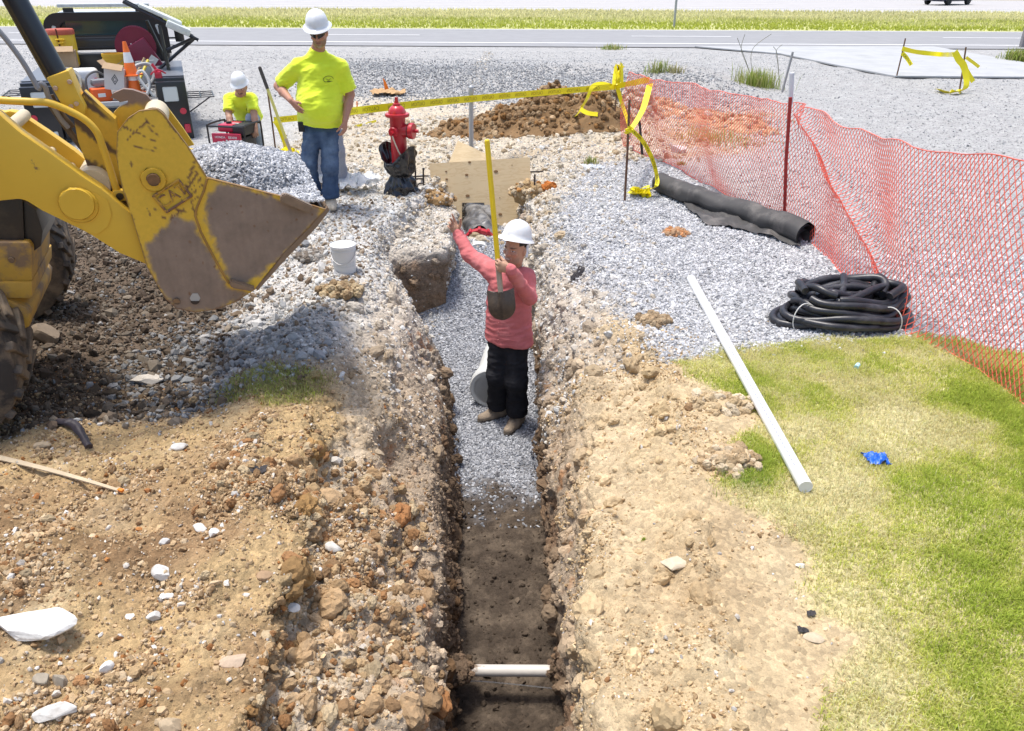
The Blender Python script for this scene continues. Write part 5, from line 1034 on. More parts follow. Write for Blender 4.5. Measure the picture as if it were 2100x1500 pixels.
m = MB(); tb(m, (.62, .55, .05), (.88, 1.25, 1.76), .02, Matrix.Rotation(R(26), 3, 'Y')); tb(m, (.34, .5, .10), (1.10, 1.0, 1.58), .02, Matrix.Rotation(R(26), 3, 'Y')); m.build('light_panel', mat('panel_white', (.62, .64, .60), .4, var=.1, vscale=10), ml, True)
for s_, yy in ((1, .9), (-1, 1.2)):
    m = MB(); z0 = .62 if s_ > 0 else .72
    for k in range(3): m.tube([tp(1.06 * s_ + .19 * s_ * k, yy - .35, z0), tp(1.06 * s_ + .19 * s_ * k, yy + .3, z0)], .011, 5)
    for k in range(4): m.tube([tp(1.04 * s_, yy - .35 + .22 * k, z0), tp(1.45 * s_, yy - .35 + .22 * k, z0)], .008, 5)
    m.tube([tp(1.05 * s_, yy - .3, z0 - .22), tp(1.4 * s_, yy - .3, z0)], .01, 5); m.build('folding_shelf', BLKT, TRK)
m = MB(); m.cyl(tp(-.55, 1.95, .7), tp(-.58, 1.95, 1.28), .018); jk = m.build('jack_pole', BLKT, TRK); m = MB(); tb(m, (.07, .05, .2), (-.58, 1.95, 1.38), .02); m.build('red_grip', LAMP, jk, True)
# ---- things carried in the bed
bz = .655
c = tp(.42, 1.85, 1.27); RL = mat('reel_maroon', (.20, .012, .045), .4, var=.1, vscale=8, coat=.2)
hr = thing('hose_reel', c - UPV * .3, 'maroon hose reel mounted in the truck bed', 'hose reel'); m = MB()
for d in (-.10, .10): m.cyl(c + TF * (d - .012), c + TF * (d + .012), .30, n=40)
m.cyl(c - TF * .1, c + TF * .1, .12, n=24); m.build('drum', RL, hr, True, 40)
m = MB(); tb(m, (.34, .05, .62), (.56, 1.70, 1.06), .02, Matrix.Rotation(R(-28), 3, 'Y')); m.build('bracket', RL, hr, True); m = MB(); tb(m, (.12, .01, .12), (.64, 1.665, 1.07), .002, Matrix.Rotation(R(40), 3, 'Y')); m.build('label_plate', WHT, hr)
m = MB(); [m.ball(c - TF * .118 + TR * .07 * math.cos(a) + UPV * .07 * math.sin(a), .014, (1, 1, 1), 1) for a in np.linspace(0, 2 * math.pi, 6)[:-1]]; m.build('hub_bolts', WHT, hr, True)
ORA = mat('cone_orange', (.85, .16, .015), .5, var=.05, vscale=12)
def cone_at(p, tilt, label, k=.66):
    t = thing('traffic_cone', p, label, 'traffic cone', 'traffic cones in the truck bed'); M4 = Matrix.Translation(p) @ Matrix.Rotation(tilt, 4, 'Y') @ Matrix.Scale(k, 4)
    m = MB(); m.box((.36, .36, .03), (0, 0, .015), None, .01, 2, M4); m.build('base', ORA, t, True)
    m = MB(); m.lathe([(.145, .02), (.135, .05), (.040, .68), (.034, .70), (.025, .70), (.0, .66)], M4, 28); m.build('cone_body', ORA, t, True, 50)
    m = MB(); m.lathe([(.1015, .275), (.070, .485)], M4, 28); m.build('white_collar', mat('reflective_white', (.80, .80, .78), .35), t, True)
    return t
pc0 = PY(274, 172, 12.0); cone_at(Vector((pc0.x, pc0.y, tgz + bz + .10)), .04, 'lower traffic cone of the stack, mostly covered by the cone on top'); cone_at(Vector((pc0.x, pc0.y, tgz + bz + .34)), -.03, 'orange traffic cone with a white band, topmost of the stack in the truck bed')
def bucket_at(p, r0, r1, h, mt, label, cat='bucket', name='bucket', lid=None, handle=True, tilt=0, rimmt=None):
    t = thing(name, p, label, cat); M4 = Matrix.Translation(p) @ Matrix.Rotation(tilt, 4, 'Y'); m = MB()
    m.lathe([(r0, 0), (r1, h * .80), (r1 * 1.05, h * .80), (r1 * 1.05, h * .84), (r1 * 1.01, h * .845), (r1 * 1.01, h * .90), (r1 * 1.06, h * .905), (r1 * 1.06, h), (r1 * .97, h), (r1 * .93, h * .2), (0, h * .18)], M4, 36); m.build('pail', mt, t, True, 40)
    if lid: m = MB(); m.lathe([(r1 * 1.085, h * .93), (r1 * 1.09, h * 1.015), (r1 * 1.02, h * 1.03), (r1 * .98, h * 1.005), (0, h * 1.006)], M4, 36); m.build('lid', lid, t, True, 40)
    if handle: m = MB(); m.tube([M4 @ Vector((r1 * 1.07 * math.cos(a), r1 * 1.07 * math.sin(a) - .0, h * .84 - .10 * abs(math.sin(a)))) for a in np.linspace(math.pi, 2 * math.pi, 15)], .003, 6); m.build('bail', mat('wire', (.4, .4, .4), .4, .6), t, True)
    return t
pp = PY(237, 142, 12.9); bucket_at(Vector((pp.x, pp.y, tgz + bz + .14)), .13, .15, .42, mat('pail_yellow', (.70, .42, .03), .5), 'yellow plastic bucket standing behind the cardboard box', rimmt=None)
CARD = mat('cardboard', (.42, .29, .17), .9, var=.08, vscale=10)
def carton(p, w, d, h, rz, label, white=False, flaps=True, tilt=0):
    t = thing('cardboard_box', p, label, 'box'); M4 = Matrix.Translation(p) @ Matrix.Rotation(rz, 4, 'Z') @ Matrix.Rotation(tilt, 4, 'Y'); mt = mat('white_carton', (.60, .55, .52), .85, var=.05) if white else CARD; m = MB(); th = .006
    for sx, sy, a, b in ((0, -d / 2, w, th), (0, d / 2, w, th), (-w / 2, 0, th, d), (w / 2, 0, th, d)): m.box((a + (0 if a == th else -th), b + (th if b == d else 0), h), (sx, sy, h / 2), None, 0, 1, M4)
    m.box((w, d, th), (0, 0, th / 2 + .001), None, 0, 1, M4); m.build('carton', mt, t)
    if flaps:
        m = MB(); m.box((w, d * .5, th), (0, -d / 2 - d * .18, h + d * .12), Matrix.Rotation(R(35), 3, 'X'), 0, 1, M4); m.box((w * .5, d, th), (-w / 2 - w * .16, 0, h + w * .1), Matrix.Rotation(R(38), 3, 'Y'), 0, 1, M4); m.build('flap', CARD, t)
    return t, M4
pp = PY(236, 163, 11.95); t, M4 = carton(Vector((pp.x, pp.y, tgz + bz + .16)), .26, .24, .30, math.atan2(TR.y, TR.x) - .25, 'open cardboard box with a black diamond printed on its pale side', True, True, R(10))
m = MB(); o_ = .004
for r0, r1 in ((.075, .058), (.042, .028)):
    a = [M4 @ Vector((r0 * .62 * math.cos(k * math.pi / 2) + .01, -.12 - o_, .15 + r0 * math.sin(k * math.pi / 2))) for k in range(4)]; b = [M4 @ Vector((r1 * .62 * math.cos(k * math.pi / 2) + .01, -.12 - o_, .15 + r1 * math.sin(k * math.pi / 2))) for k in range(4)]
    for k in range(4): m.prism([a[k], a[(k + 1) % 4], b[(k + 1) % 4], b[k]], (M4.to_3x3() @ Vector((0, 1, 0))) * .003)
m.build('diamond_print', mat('black_print', (.02, .02, .02), .8), t)
# cooler with its red lid, and the box in front of it, on the left side box
pp = tp(-.64, 2.05, .985); tc_ = thing('water_cooler', pp, 'yellow drink cooler with a red lid on the left side box', 'cooler'); M4 = Matrix.Translation(pp) @ TM.to_3x3().to_4x4()
m = MB(); m.lathe([(.17, 0), (.185, .03), (.185, .22), (.195, .225), (.198, .47), (.19, .48)], M4, 36); cb = m.build('cooler_body', mat('cooler_yellow', (.80, .52, .02), .4, var=.04), tc_, True, 40)
m = MB(); m.lathe([(.203, .47), (.205, .53), (.19, .55), (0, .552)], M4, 36); m.build('lid', mat('cooler_red', (.45, .09, .045), .45), tc_, True, 40)
m = MB(); m.tube(spline([M4 @ Vector(v) for v in ((-.06, -.195, .40), (-.04, -.235, .41), (.04, -.235, .41), (.06, -.195, .40), (.04, -.225, .36), (-.04, -.225, .36))], 5, True), .011, 8, True); m.build('handle', mat('cooler_yellow'), tc_, True)
m = MB(); m.grid(lambda a, b: M4 @ Vector((-.035 + .02 * b, -.205, .56 - .55 * a)), 6, 1); m.build('strap', mat('strap_brown', (.10, .03, .02), .8), tc_)
pp = tp(-.58, 1.62, .985); carton(pp, .26, .24, .27, math.atan2(TR.y, TR.x), 'closed brown cardboard box in front of the yellow cooler', False, True)
# saw, jug, dish, hoses and clutter
pp = tp(-.10, .30, bz); sw = thing('cutoff_saw', pp, 'orange and grey petrol cut off saw on the rear edge of the bed', 'saw'); m = MB(); tb(m, (.26, .22, .18), (-.10, .30, bz + .10), .03, Matrix.Rotation(.3, 3, 'Z')); m.build('motor_housing', mat('saw_orange', (.80, .12, .02), .45), sw, True)
m = MB(); tb(m, (.34, .2, .10), (-.04, .42, bz + .25), .04, Matrix.Rotation(.3, 3, 'Z')); m.build('top_cover', mat('saw_grey', (.22, .22, .23), .5), sw, True); m = MB(); m.tube(spline([tp(-.26, .3, bz + .1), tp(-.25, .32, bz + .32), tp(-.12, .4, bz + .40), tp(.0, .45, bz + .33)], 6), .016, 8); m.build('handle', mat('saw_grip', (.12, .12, .12), .6), sw, True); m = MB(); tb(m, (.10, .01, .05), (-.08, .187, bz + .10), .002, Matrix.Rotation(.3, 3, 'Z')); m.build('badge', WHT, sw)
pp = tp(-.38, 1.35, bz); jg = thing('water_jug', pp, 'white plastic jug with red caps in the truck bed', 'jug'); m = MB(); tb(m, (.42, .30, .34), (-.38, 1.35, bz + .19), .08, None, 4); m.build('jug_body', WHT, jg, True); m = MB(); [m.cyl(tp(xx, 1.18, bz + .2), tp(xx, 1.15, bz + .2), .035) for xx in (-.55, -.2)]; m.build('cap', LAMP, jg)
pp = tp(-.52, .45, bz); ds = thing('dust_tub', pp, 'dented grey round tub lying on its side in the bed', 'tub'); M4 = Matrix.Translation(pp + UPV * .24) @ TM.to_3x3().to_4x4() @ Matrix.Rotation(R(62), 4, 'X') @ Matrix.Rotation(R(-25), 4, 'Y')
m = MB(); m.lathe([(.0, -.20), (.17, -.20), (.20, -.02), (.235, 0), (.235, .02), (.20, .02), (.17, -.12), (0, -.13)], M4, 32); m.build('tub_shell', mat('tub_grey', (.36, .35, .32), .6, var=.2, vscale=9, col2=(.28, .24, .16), c2scale=6), ds, True, 40)
HOSE = mat('hose_pale', (.36, .37, .36), .55, var=.1, vscale=12)
def hose(name, pts, rr, mt, label, cat='hose', n=7):
    m = MB(); m.tube(spline([tp(*p) for p in pts], n), rr, 8); o = m.build(name, mt, None, True); return tag(o, label, cat)
hose('hose', [(.15, .3, bz + .05), (.25, .4, bz + .25), (.42, .5, bz + .44), (.60, .55, bz + .46), (.66, .5, bz + .34), (.60, .45, bz + .22), (.45, .4, bz + .12)], .028, HOSE, 'grey hose arching highest over the tools in the bed')
hose('hose', [(.62, .1, bz + .06), (.5, .15, bz + .22), (.44, .2, bz + .36), (.52, .2, bz + .40), (.58, .15, bz + .24), (.5, .1, bz + .08), (.36, .12, bz + .04)], .022, mat('hose_light', (.50, .51, .50), .5), 'pale grey looped hose at the rear edge of the bed')
hose('hose', [(.3, .15, bz + .03), (.36, .3, bz + .2), (.4, .5, bz + .3), (.46, .8, bz + .33)], .012, mat('hose_orange', (.75, .13, .04), .5), 'thin orange hose among the fittings in the bed')
rr_ = random.Random(4)
for nm, lab, colr, spot in (('pipe_fitting', 'brass coloured pipe fitting beside the cones', (.42, .33, .18), (.22, .5)), ('pipe_fitting', 'grey steel elbow pipe fitting under the arched hose', (.33, .33, .33), (.40, .62)), ('pipe_fitting', 'dull brown pipe coupling by the orange hose', (.26, .18, .12), (.32, .2)), ('pipe_fitting', 'cream plastic pipe fitting beside the looped hose', (.60, .56, .46), (.16, .18))):
    p0 = tp(spot[0], spot[1], bz + .06); d = Vector((rr_.uniform(-1, 1), rr_.uniform(-1, 1), rr_.uniform(.1, .7))).normalized(); m = MB(); m.tube(spline([p0 - d * .13, p0, p0 + d * .05 + TR * .08, p0 + TR * .18], 5), .045, 12); m.cyl(p0 - d * .15, p0 - d * .10, .06); tag(m.build(nm, mat('fit%d' % (colr[0] * 100), colr, .5, .2, var=.2, vscale=12), None, True), lab, 'fitting')
for i, (lab, colr, a, b, rr) in enumerate((('wooden tool handle leaning up through the hoses', (.45, .33, .18), (.2, .7, bz), (.55, .9, bz + .52), .018), ('grey steel bar lying across the bed', (.2, .2, .2), (-.1, .7, bz + .04), (.55, .35, bz + .1), .015), ('yellow handled level leaning on the right side box', (.65, .5, .05), (.35, .9, bz + .1), (.58, 1.3, bz + .45), .022))):
    m = MB(); m.cyl(tp(*a), tp(*b), rr, n=10); tag(m.build('tool_handle', mat('tool%d' % i, colr, .6, var=.1), None, True), lab, 'tool')
m = MB(); tb(m, (.30, .02, .34), (.52, 1.45, bz + .26), .004, Matrix.Rotation(.4, 3, 'Z')); tag(m.build('white_board', mat('white_board', (.62, .62, .6), .6)), 'white board leaning behind the hoses in the bed', 'board')
pp = tp(.72, .15, .95); vs_ = thing('pump_valve', pp, 'red hand valve clamped on the right tail post', 'valve'); m = MB(); tb(m, (.10, .08, .12), (.72, .12, 1.0), .02); m.cyl(tp(.72, .12, 1.05), tp(.66, .12, 1.16), .022); m.build('valve_body', LAMP, vs_, True); m = MB(); m.tube(spline([tp(.62, .1, 1.02), tp(.72, .02, 1.09), tp(.82, .1, 1.03)], 6), .012, 8); m.build('lever', LAMP, vs_, True)

# =================================================================== GENERATOR
gp = Vector((-3.68, 10.60, gz_at(-3.6, 10.6))); GM = Matrix.Translation(gp) @ Matrix.Rotation(R(-12), 4, 'Z'); gn = thing('generator', gp, 'red portable generator in a black tube frame under the kneeling person\'s hands', 'generator')
gb = lambda m, s, l, b=.008: m.box(s, l, None, b, 2, GM)
REDP = mat('generator_red', (.50, .015, .06), .4, coat=.2)
m = MB(); gb(m, (.40, .05, .26), (-.02, -.19, .22)); m.build('control_panel', REDP, gn); m = MB(); gb(m, (.36, .012, .09), (.0, -.222, .19), .004); fp = m.build('face_plate', mat('panel_grey', (.5, .48, .46), .5), gn)
m = MB(); [m.cyl(GM @ Vector((x, -.227, .19)), GM @ Vector((x, -.243, .19)), .022, n=16) for x in (-.12, -.04, .13)]; m.build('socket', BLK, fp); m = MB(); gb(m, (.035, .02, .06), (.06, -.235, .19)); m.build('switch', LAMP, fp)
lettering('HONDA', .040, GM @ Matrix.Translation((-.10, -.2165, .305)) @ Matrix.Rotation(R(90), 4, 'X'), WHT, gn, .001); lettering('EB3000', .040, GM @ Matrix.Translation((.08, -.2165, .305)) @ Matrix.Rotation(R(90), 4, 'X'), WHT, gn, .001)
m = MB(); gb(m, (.22, .30, .10), (-.07, .03, .40), .03); m.build('fuel_tank', REDP, gn, True); m = MB(); gb(m, (.18, .34, .13), (.13, .04, .385), .02); gb(m, (.36, .34, .22), (0, .03, .18), .02); m.build('engine_cover', mat('cover_black', (.03, .03, .035), .5), gn, True)
m = MB(); m.cyl(GM @ Vector((-.06, -.02, .45)), GM @ Vector((-.06, -.02, .475)), .035); m.build('fuel_cap', BLK, gn, True); m = MB(); gb(m, (.10, .03, .004), (.02, .0, .452), .001); m.build('label_plate', WHT, gn)
m = MB()
for x in (-.26, .26): m.tube(spline([GM @ Vector((x, -.22, .0)), GM @ Vector((x, -.22, .40)), GM @ Vector((x, -.19, .455)), GM @ Vector((x, .17, .455)), GM @ Vector((x, .22, .40)), GM @ Vector((x, .22, .0))], 8), .0125, 8)
for y, z in ((-.21, .44), (.2, .44), (-.22, .05), (.22, .05)): m.tube([GM @ Vector((-.26, y, z)), GM @ Vector((.26, y, z))], .0125, 8)
m.build('tube_frame', mat('frame_black', (.015, .015, .017), .35), gn, True)
# =================================================================== TRENCH FURNITURE
PVC = mat('pvc_white', (.66, .66, .63), .4, var=.04, vscale=8, col2=(.46, .42, .36), c2scale=5, c2at=(.58, .75))
# bell end of the sewer pipe lying behind the worker's legs
p0 = Vector((-.19, 5.86, 0)); p0.z = gz_at(p0.x, p0.y) + .165; d = Vector((.10, 1.0, -.04)).normalized()
bp_ = thing('bell_pipe', p0, 'white pipe with an open bell end on the gravel behind the worker', 'pipe'); M4 = d.to_track_quat('Z', 'Y').to_matrix().to_4x4(); M4.translation = p0
m = MB(); m.lathe([(.139, 0), (.168, .0), (.176, .012), (.176, .10), (.168, .16), (.150, .24), (.150, .85), (.138, .85), (.138, .26), (.150, .15), (.150, .03), (.139, 0)], M4, 48); m.build('pipe_wall', mat('pipe_offwhite', (.62, .63, .60), .45, var=.05, vscale=9, col2=(.45, .43, .39), c2scale=6, c2at=(.55, .75)), bp_, True, 30)
m = MB(); m.lathe([(.149, .082), (.147, .15), (.137, .26), (.137, .84), (0, .84)], M4, 40); m.build('shaded_bore', mat('bore_shade', (.055, .058, .058), .7), bp_, True, 60)  # inner lining coloured dark for the shade inside the pipe
m = MB(); m.lathe([(.1495, .035), (.136, .04), (.136, .075), (.1495, .08)], M4, 40); m.build('gasket', mat('gasket_black', (.012, .012, .012), .6), bp_, True)
# pipe crossing the trench in front, with its tracer wire
zc2 = P(1030, 1370, -.98); a, b = PY(925, 1366, zc2.y), PY(1175, 1372, zc2.y); a.z = b.z = zc2.z - .02
a += (a - b) * .25; b += (b - a) * .12; t = thing('cross_pipe', (a + b) / 2, 'muddy white pipe crossing the trench near its bottom', 'pipe'); m = MB(); m.cyl(a, b, .030, n=28); m.build('pipe_wall', mat('muddy_pvc', (.60, .56, .50), .5, col2=(.20, .14, .09), c2scale=7, c2at=(.55, .62), bump=.2, bscale=30), t, True)
m = MB(); m.tube(spline([a + Vector((.12, -.02, -.09)), a + Vector((.25, -.02, -.055)), (a + b) / 2 + Vector((0, -.03, -.06)), b + Vector((-.15, -.03, -.10)), b + Vector((.0, -.02, -.11))], 8), .0028, 6); tag(m.build('tracer_wire', mat('pale_wire', (.55, .53, .48), .5), None, True), 'thin pale wire strung just below the crossing pipe', 'wire')
r = np.random.default_rng(77)
def mound(name, c, rad, h, colr, label, cat, n=260, sz=(.012, .05), kind=None, seed=1, m=None):
    """heap of clods: a lumpy core with lumps over it, one thing"""
    rr = np.random.default_rng(seed); bm = MB(); q = ico(2)[0]; core = ico(3); v = core[0].copy(); v = v[:, :] * [rad[0], rad[1], h]; nn = core[0]
    v = v * .86 + nn * (fbm(v + seed * 5, .45 * max(rad), 5, ridged=True) * .5 * h + fbm(v + seed, .05, 3) * .25 * h)[:, None]; base, f = variants(10, 3, .2, seed + 3)
    k = rr.integers(0, 10, n); th = rr.uniform(0, 2 * np.pi, n); ph = np.arccos(rr.uniform(-.1, 1, n)); pos = np.stack([np.sin(ph) * np.cos(th) * rad[0], np.sin(ph) * np.sin(th) * rad[1], np.cos(ph) * h], -1) * (1 + .15 * rr.normal(size=(n, 1))); s_ = np.exp(rr.uniform(np.log(sz[0]), np.log(sz[1]), n))
    vv = np.einsum('nij,nkj->nki', rand_rot(n, rr), base[k] * np.stack([s_, s_ * .8, s_ * .75], -1)[:, None, :]) + pos[:, None, :]
    V = np.concatenate([v, vv.reshape(-1, 3)]) + np.array(c); F = np.concatenate([core[1], (f[None] + (np.arange(n) * base.shape[1])[:, None, None]).reshape(-1, 3) + len(v)])
    cc = np.concatenate([np.tile(colr[0], (len(v), 1)) * (1 + .3 * fbm(v + 9, .15, 3))[:, None], np.repeat(cmix(rr, n, colr, .15), base.shape[1], 0)])
    o = np_mesh(name, V, F, m or clod_m, False, np.clip(cc, .02, .8)); return tag(o, label, cat, kind=kind)
BRN = [(.20, .125, .065), (.155, .095, .05), (.26, .17, .095), (.23, .135, .06), (.31, .22, .13)]
for (x, y, rx, rz, sd, lb) in ((938, 1372, .075, .05, 5, 'lump of dark clay over the left end of the crossing pipe'), (1160, 1374, .085, .06, 6, 'lump of dark clay over the right end of the crossing pipe')):
    q = PY(x, y, zc2.y); mound('clay_lump', (q.x, q.y, zc2.z - .02), (rx, .09), rz, [(.13, .09, .06), (.17, .115, .075), (.10, .07, .045)], lb, 'clay lump', 90, (.008, .03), seed=sd)
# wrapped main, red coupling and the white stub disappearing under the stone
zp = -.46; ax0, ax1 = Vector((-.36, 8.05, zp - .10)), Vector((-.42, 10.1, zp + .10)); dx = (ax1 - ax0).normalized(); M4 = dx.to_track_quat('Z', 'Y').to_matrix().to_4x4(); M4.translation = ax0
mp = thing('wrapped_main', ax0, 'pipe wrapped in black plastic coming through the notch under the plywood', 'pipe')
m = MB(); m.lathe([(0, .10), (.15, .10), (.15, .52), (0, .52)], M4, 40); m.build('white_stub', PVC, mp, True, 40)
m = MB(); m.lathe([(.15, .36), (.196, .36), (.196, .43), (.15, .43)], M4, 40)
for k in range(12): a_ = 2 * math.pi * k / 12; m.box((.035, .032, .085), M4=M4 @ Matrix.Rotation(a_, 4, 'Z') @ Matrix.Translation((.196, 0, .395)), bev=.006)
m.build('coupling_ring', mat('coupling_red', (.42, .02, .035), .45, var=.2, vscale=20, col2=(.25, .2, .16), c2scale=14, c2at=(.6, .68)), mp, True, 40)
m = MB()
def wrapf(u, v):
    a_ = 2 * math.pi * u; z = .46 + 1.55 * v; rr = .195 + .016 * math.sin(a_ * 5 + v * 21) + .022 * float(pnoise(np.array([[math.cos(a_) * 2.2 + v * 9, math.sin(a_) * 2.2, v * 14]]))[0]) - .02 * math.exp(-((v - .08) / .03) ** 2); return M4 @ Vector((rr * math.cos(a_), rr * math.sin(a_), z))
m.grid(wrapf, 64, 70); m.build('plastic_wrap', mat('black_wrap', (.075, .075, .078), .45, var=.2, vscale=8, col2=(.34, .33, .31), c2scale=5, c2at=(.42, .66), coat=.1), mp, True, 180)
# plywood
def ply_mat():
    m = mat('plywood', (.66, .51, .30), .7, var=.04, vscale=5); nt = m.node_tree; N, L = nt.nodes, nt.links; b = N['Principled BSDF']
    tc = N.new('ShaderNodeTexCoord'); mp_ = N.new('ShaderNodeMapping'); mp_.inputs['Scale'].default_value = (1.5, 1.5, 7); L.new(tc.outputs['Object'], mp_.inputs[0])
    w = N.new('ShaderNodeTexNoise'); w.inputs['Scale'].default_value = 2.2; w.inputs['Detail'].default_value = 3; w.inputs['Distortion'].default_value = 1.6; L.new(mp_.outputs[0], w.inputs['Vector'])
    wv = N.new('ShaderNodeMath'); wv.operation = 'MULTIPLY'; wv.inputs[1].default_value = 26; L.new(w.outputs[0], wv.inputs[0]); sn = N.new('ShaderNodeMath'); sn.operation = 'SINE'; L.new(wv.outputs[0], sn.inputs[0])
    r_ = N.new('ShaderNodeMapRange'); r_.inputs[1].default_value = .2; r_.inputs[2].default_value = 1; r_.inputs[3].default_value = 0; r_.inputs[4].default_value = .5; L.new(sn.outputs[0], r_.inputs[0])
    old = b.inputs['Base Color'].links[0].from_socket; mx = N.new('ShaderNodeMix'); mx.data_type = 'RGBA'; L.new(r_.outputs[0], mx.inputs[0]); L.new(old, mx.inputs[6]); mx.inputs[7].default_value = (.55, .39, .20, 1); L.new(mx.outputs[2], b.inputs['Base Color']); return m
PLY = ply_mat(); KN = mat('knot', (.22, .12, .05), .8)
zq = lambda x, y: PY(x, y, 9.30 + .00045 * (y - 335) * -1)
def board(name, pts, Yf, th, label, knots=()):
    q = [PY(x, y, Yf(x, y)) for x, y in pts]; e = (q[1] - q[0]); n = e.cross(q[-1] - q[0]).normalized(); n = n if n.y > 0 else -n; m = MB(); m.prism(q, n * th); m.bm.normal_update(); o = m.build(name, PLY); tag(o, label, 'plywood')
    k = MB()
    for (x, y, r_) in knots:
        c = PY(x, y, Yf(x, y)); k.lathe([(0, 0), (r_, 0), (r_ * 1.0, .002), (r_ * .55, .003), (0, .003)], Matrix.Translation(c - n * .003) @ (-n).to_track_quat('Z', 'Y').to_matrix().to_4x4(), 14, 1.3, .8)
    if knots: k.build('knot', KN, o)
    return o
Yb = lambda x, y: 9.36 - (y - 335) * .0018
board('plywood_sheet', [(881, 336), (1087, 323), (1088, 372), (1075, 400), (1068, 440), (1050, 475), (1003, 470), (993, 416), (947, 416), (948, 478), (924, 470), (918, 400), (884, 388)], Yb, .018, 'notched plywood sheet leaning over the black wrapped pipe', ((915, 352, .010), (916, 368, .013), (917, 382, .008), (957, 359, .016), (1017, 352, .020), (963, 333, .014), (959, 402, .020), (1026, 440, .018), (1025, 406, .006), (1050, 339, .006)))
board('plywood_offcut', [(939, 289), (964, 300), (1014, 324), (1014, 345), (920, 345), (921, 332)], lambda x, y: 10.2 - (y - 290) * .004, .016, 'slanted plywood offcut standing behind the notched sheet')
# rebar mat showing on both sides of the sheet
RBR = mat('rebar', (.075, .06, .05), .7, .3, var=.3, vscale=40)
def bars(name, segs, rr, label, cat='rebar', m_=RBR):
    m = MB()
    for s_ in segs: m.tube(s_, rr, 8)
    return tag(m.build(name, m_, None, True), label, cat)
bars('rebar_mat', [[PY(835, 363, 8.95), PY(881, 361, 9.50), PY(1086, 353, 9.55), PY(1112, 352, 9.2)], [PY(838, 385, 8.9), PY(884, 383, 9.4)], [PY(852, 346, 8.93), PY(852, 392, 8.93)], [PY(868, 345, 8.93), PY(869, 395, 8.93)], [PY(1097, 358, 8.93), PY(1096, 380, 8.93)], [PY(836, 368, 8.96), PY(882, 366, 9.46)]], .010, 'mat of thin rebar tied behind the plywood sheet')
m = MB(); c = PY(864, 384, 8.88); m.tube([c + Vector((.045 * math.cos(t), 0, .045 * math.sin(t))) for t in np.linspace(0, 6.0, 20)], .008, 6); tag(m.build('wire_ring', RBR, None, True), 'ring of bent tie wire on the rebar left of the plywood', 'wire')
# =================================================================== HYDRANT
hx = G(822, 392); hy = Vector((-1.255, 8.74, min(hx.z, .02) - .02)); HYD = mat('hydrant_red', (.50, .018, .028), .35, var=.06, vscale=9, coat=.3, col2=(.34, .05, .045), c2scale=12, c2at=(.62, .75))
hd = thing('fire_hydrant', hy, 'red fire hydrant with a black plastic bag gathered round its foot', 'hydrant'); HM = Matrix.Translation(hy) @ Matrix.Diagonal((.9, .9, 1, 1))
m = MB(); m.lathe([(.098, .0), (.098, .30), (.095, .83), (.108, .835)], HM, 40); m.build('barrel', HYD, hd, True, 40)
m = MB(); m.lathe([(.105, .832), (.143, .836), (.148, .852), (.143, .868), (.104, .871), (.101, .885), (.090, .915), (.062, .945), (.046, .95), (.047, .96), (.043, .972), (.027, .976), (.025, 1.0), (.0, 1.002)], HM, 40, mod=lambda a, r_, h: 1 + (.06 if .88 < h < .93 and math.cos(a * 8) > .55 else 0)); bn = m.build('bonnet', HYD, hd, True, 40)
m = MB(); m.lathe([(.021, 1.0), (.021, 1.035), (0, 1.037)], HM, 5); m.build('operating_nut', HYD, bn)
for dv, rr, ln, nm in ((Vector((1, -.25, 0)),   .066, .175, 'pumper_nozzle'), (Vector((-.30, -1, 0)),   .040, .135, 'hose_nozzle')):
    dv.normalize(); NM = Matrix.Translation(hy + UPV * .69) @ dv.to_track_quat('Z', 'Y').to_matrix().to_4x4(); m = MB(); m.lathe([(rr * 1.15, .05), (rr * 1.05, ln * .70), (rr * 1.0, ln * .74)], NM, 28); nz = m.build(nm, HYD, hd, True, 40)
    m = MB(); m.lathe([(rr * 1.0, ln * .74), (rr * 1.3, ln * .76), (rr * 1.32, ln * 1.02), (rr * 1.2, ln * 1.06), (0, ln * 1.07)], NM, 28, mod=lambda a, r_, h: 1.0); cp = m.build('cap', HYD, nz, True, 40); m = MB(); m.lathe([(.02, ln * 1.05), (.02, ln * 1.05 + .05), (0, ln * 1.05 + .05)], NM, 5); m.build('cap_nut', HYD, cp)
    m = MB(); m.lathe([(rr * 1.22, ln * .70), (rr * 1.24, ln * .745), (rr * 1.0, ln * .745)], NM, 28); m.build('gasket', mat('gasket_black'), nz)
m = MB(); m.tube(spline([hy + Vector(v) for v in ((-.042, -.165, .66), (-.02, -.15, .58), (.02, -.13, .47), (.06, -.115, .425), (.095, -.095, .44), (.11, -.06, .54))], 6), .008, 6); m.build('chain', mat('chain_pale', (.66, .56, .44), .5), hd, True)
BAG = mat('bag_black', (.010, .010, .013), .22, var=.2, vscale=6, coat=.3); m = MB()
def bagf(u, v):
    a_ = 2 * math.pi * u; k = float(pnoise(np.array([[math.cos(a_) * 1.6 + 3, math.sin(a_) * 1.6, v * 5]]))[0]); prof_ = np.interp(v, [0, .2, .36, .42, .5, .75, 1.0], [.19, .17, .125, .105, .135, .17, .16]); flare = max(0, (v - .78) / .22) * .6
    rr = prof_ * (1 + .10 * math.sin(a_ * 9 + v * 6) * (1 - .4 * abs(v - .5)) + .22 * k) + flare * .10 * (.5 + .5 * math.sin(a_ * 2 + 2.4)) ; zz = .43 * v + flare * .16 * math.sin(a_ * 2 + 2.9); return hy + Vector((rr * math.cos(a_), rr * math.sin(a_), zz + .02))
m.grid(bagf, 80, 44); tag(m.build('plastic_bag', BAG, None, True, 180), 'glossy black plastic bag wrapped round the foot of the hydrant', 'plastic bag')
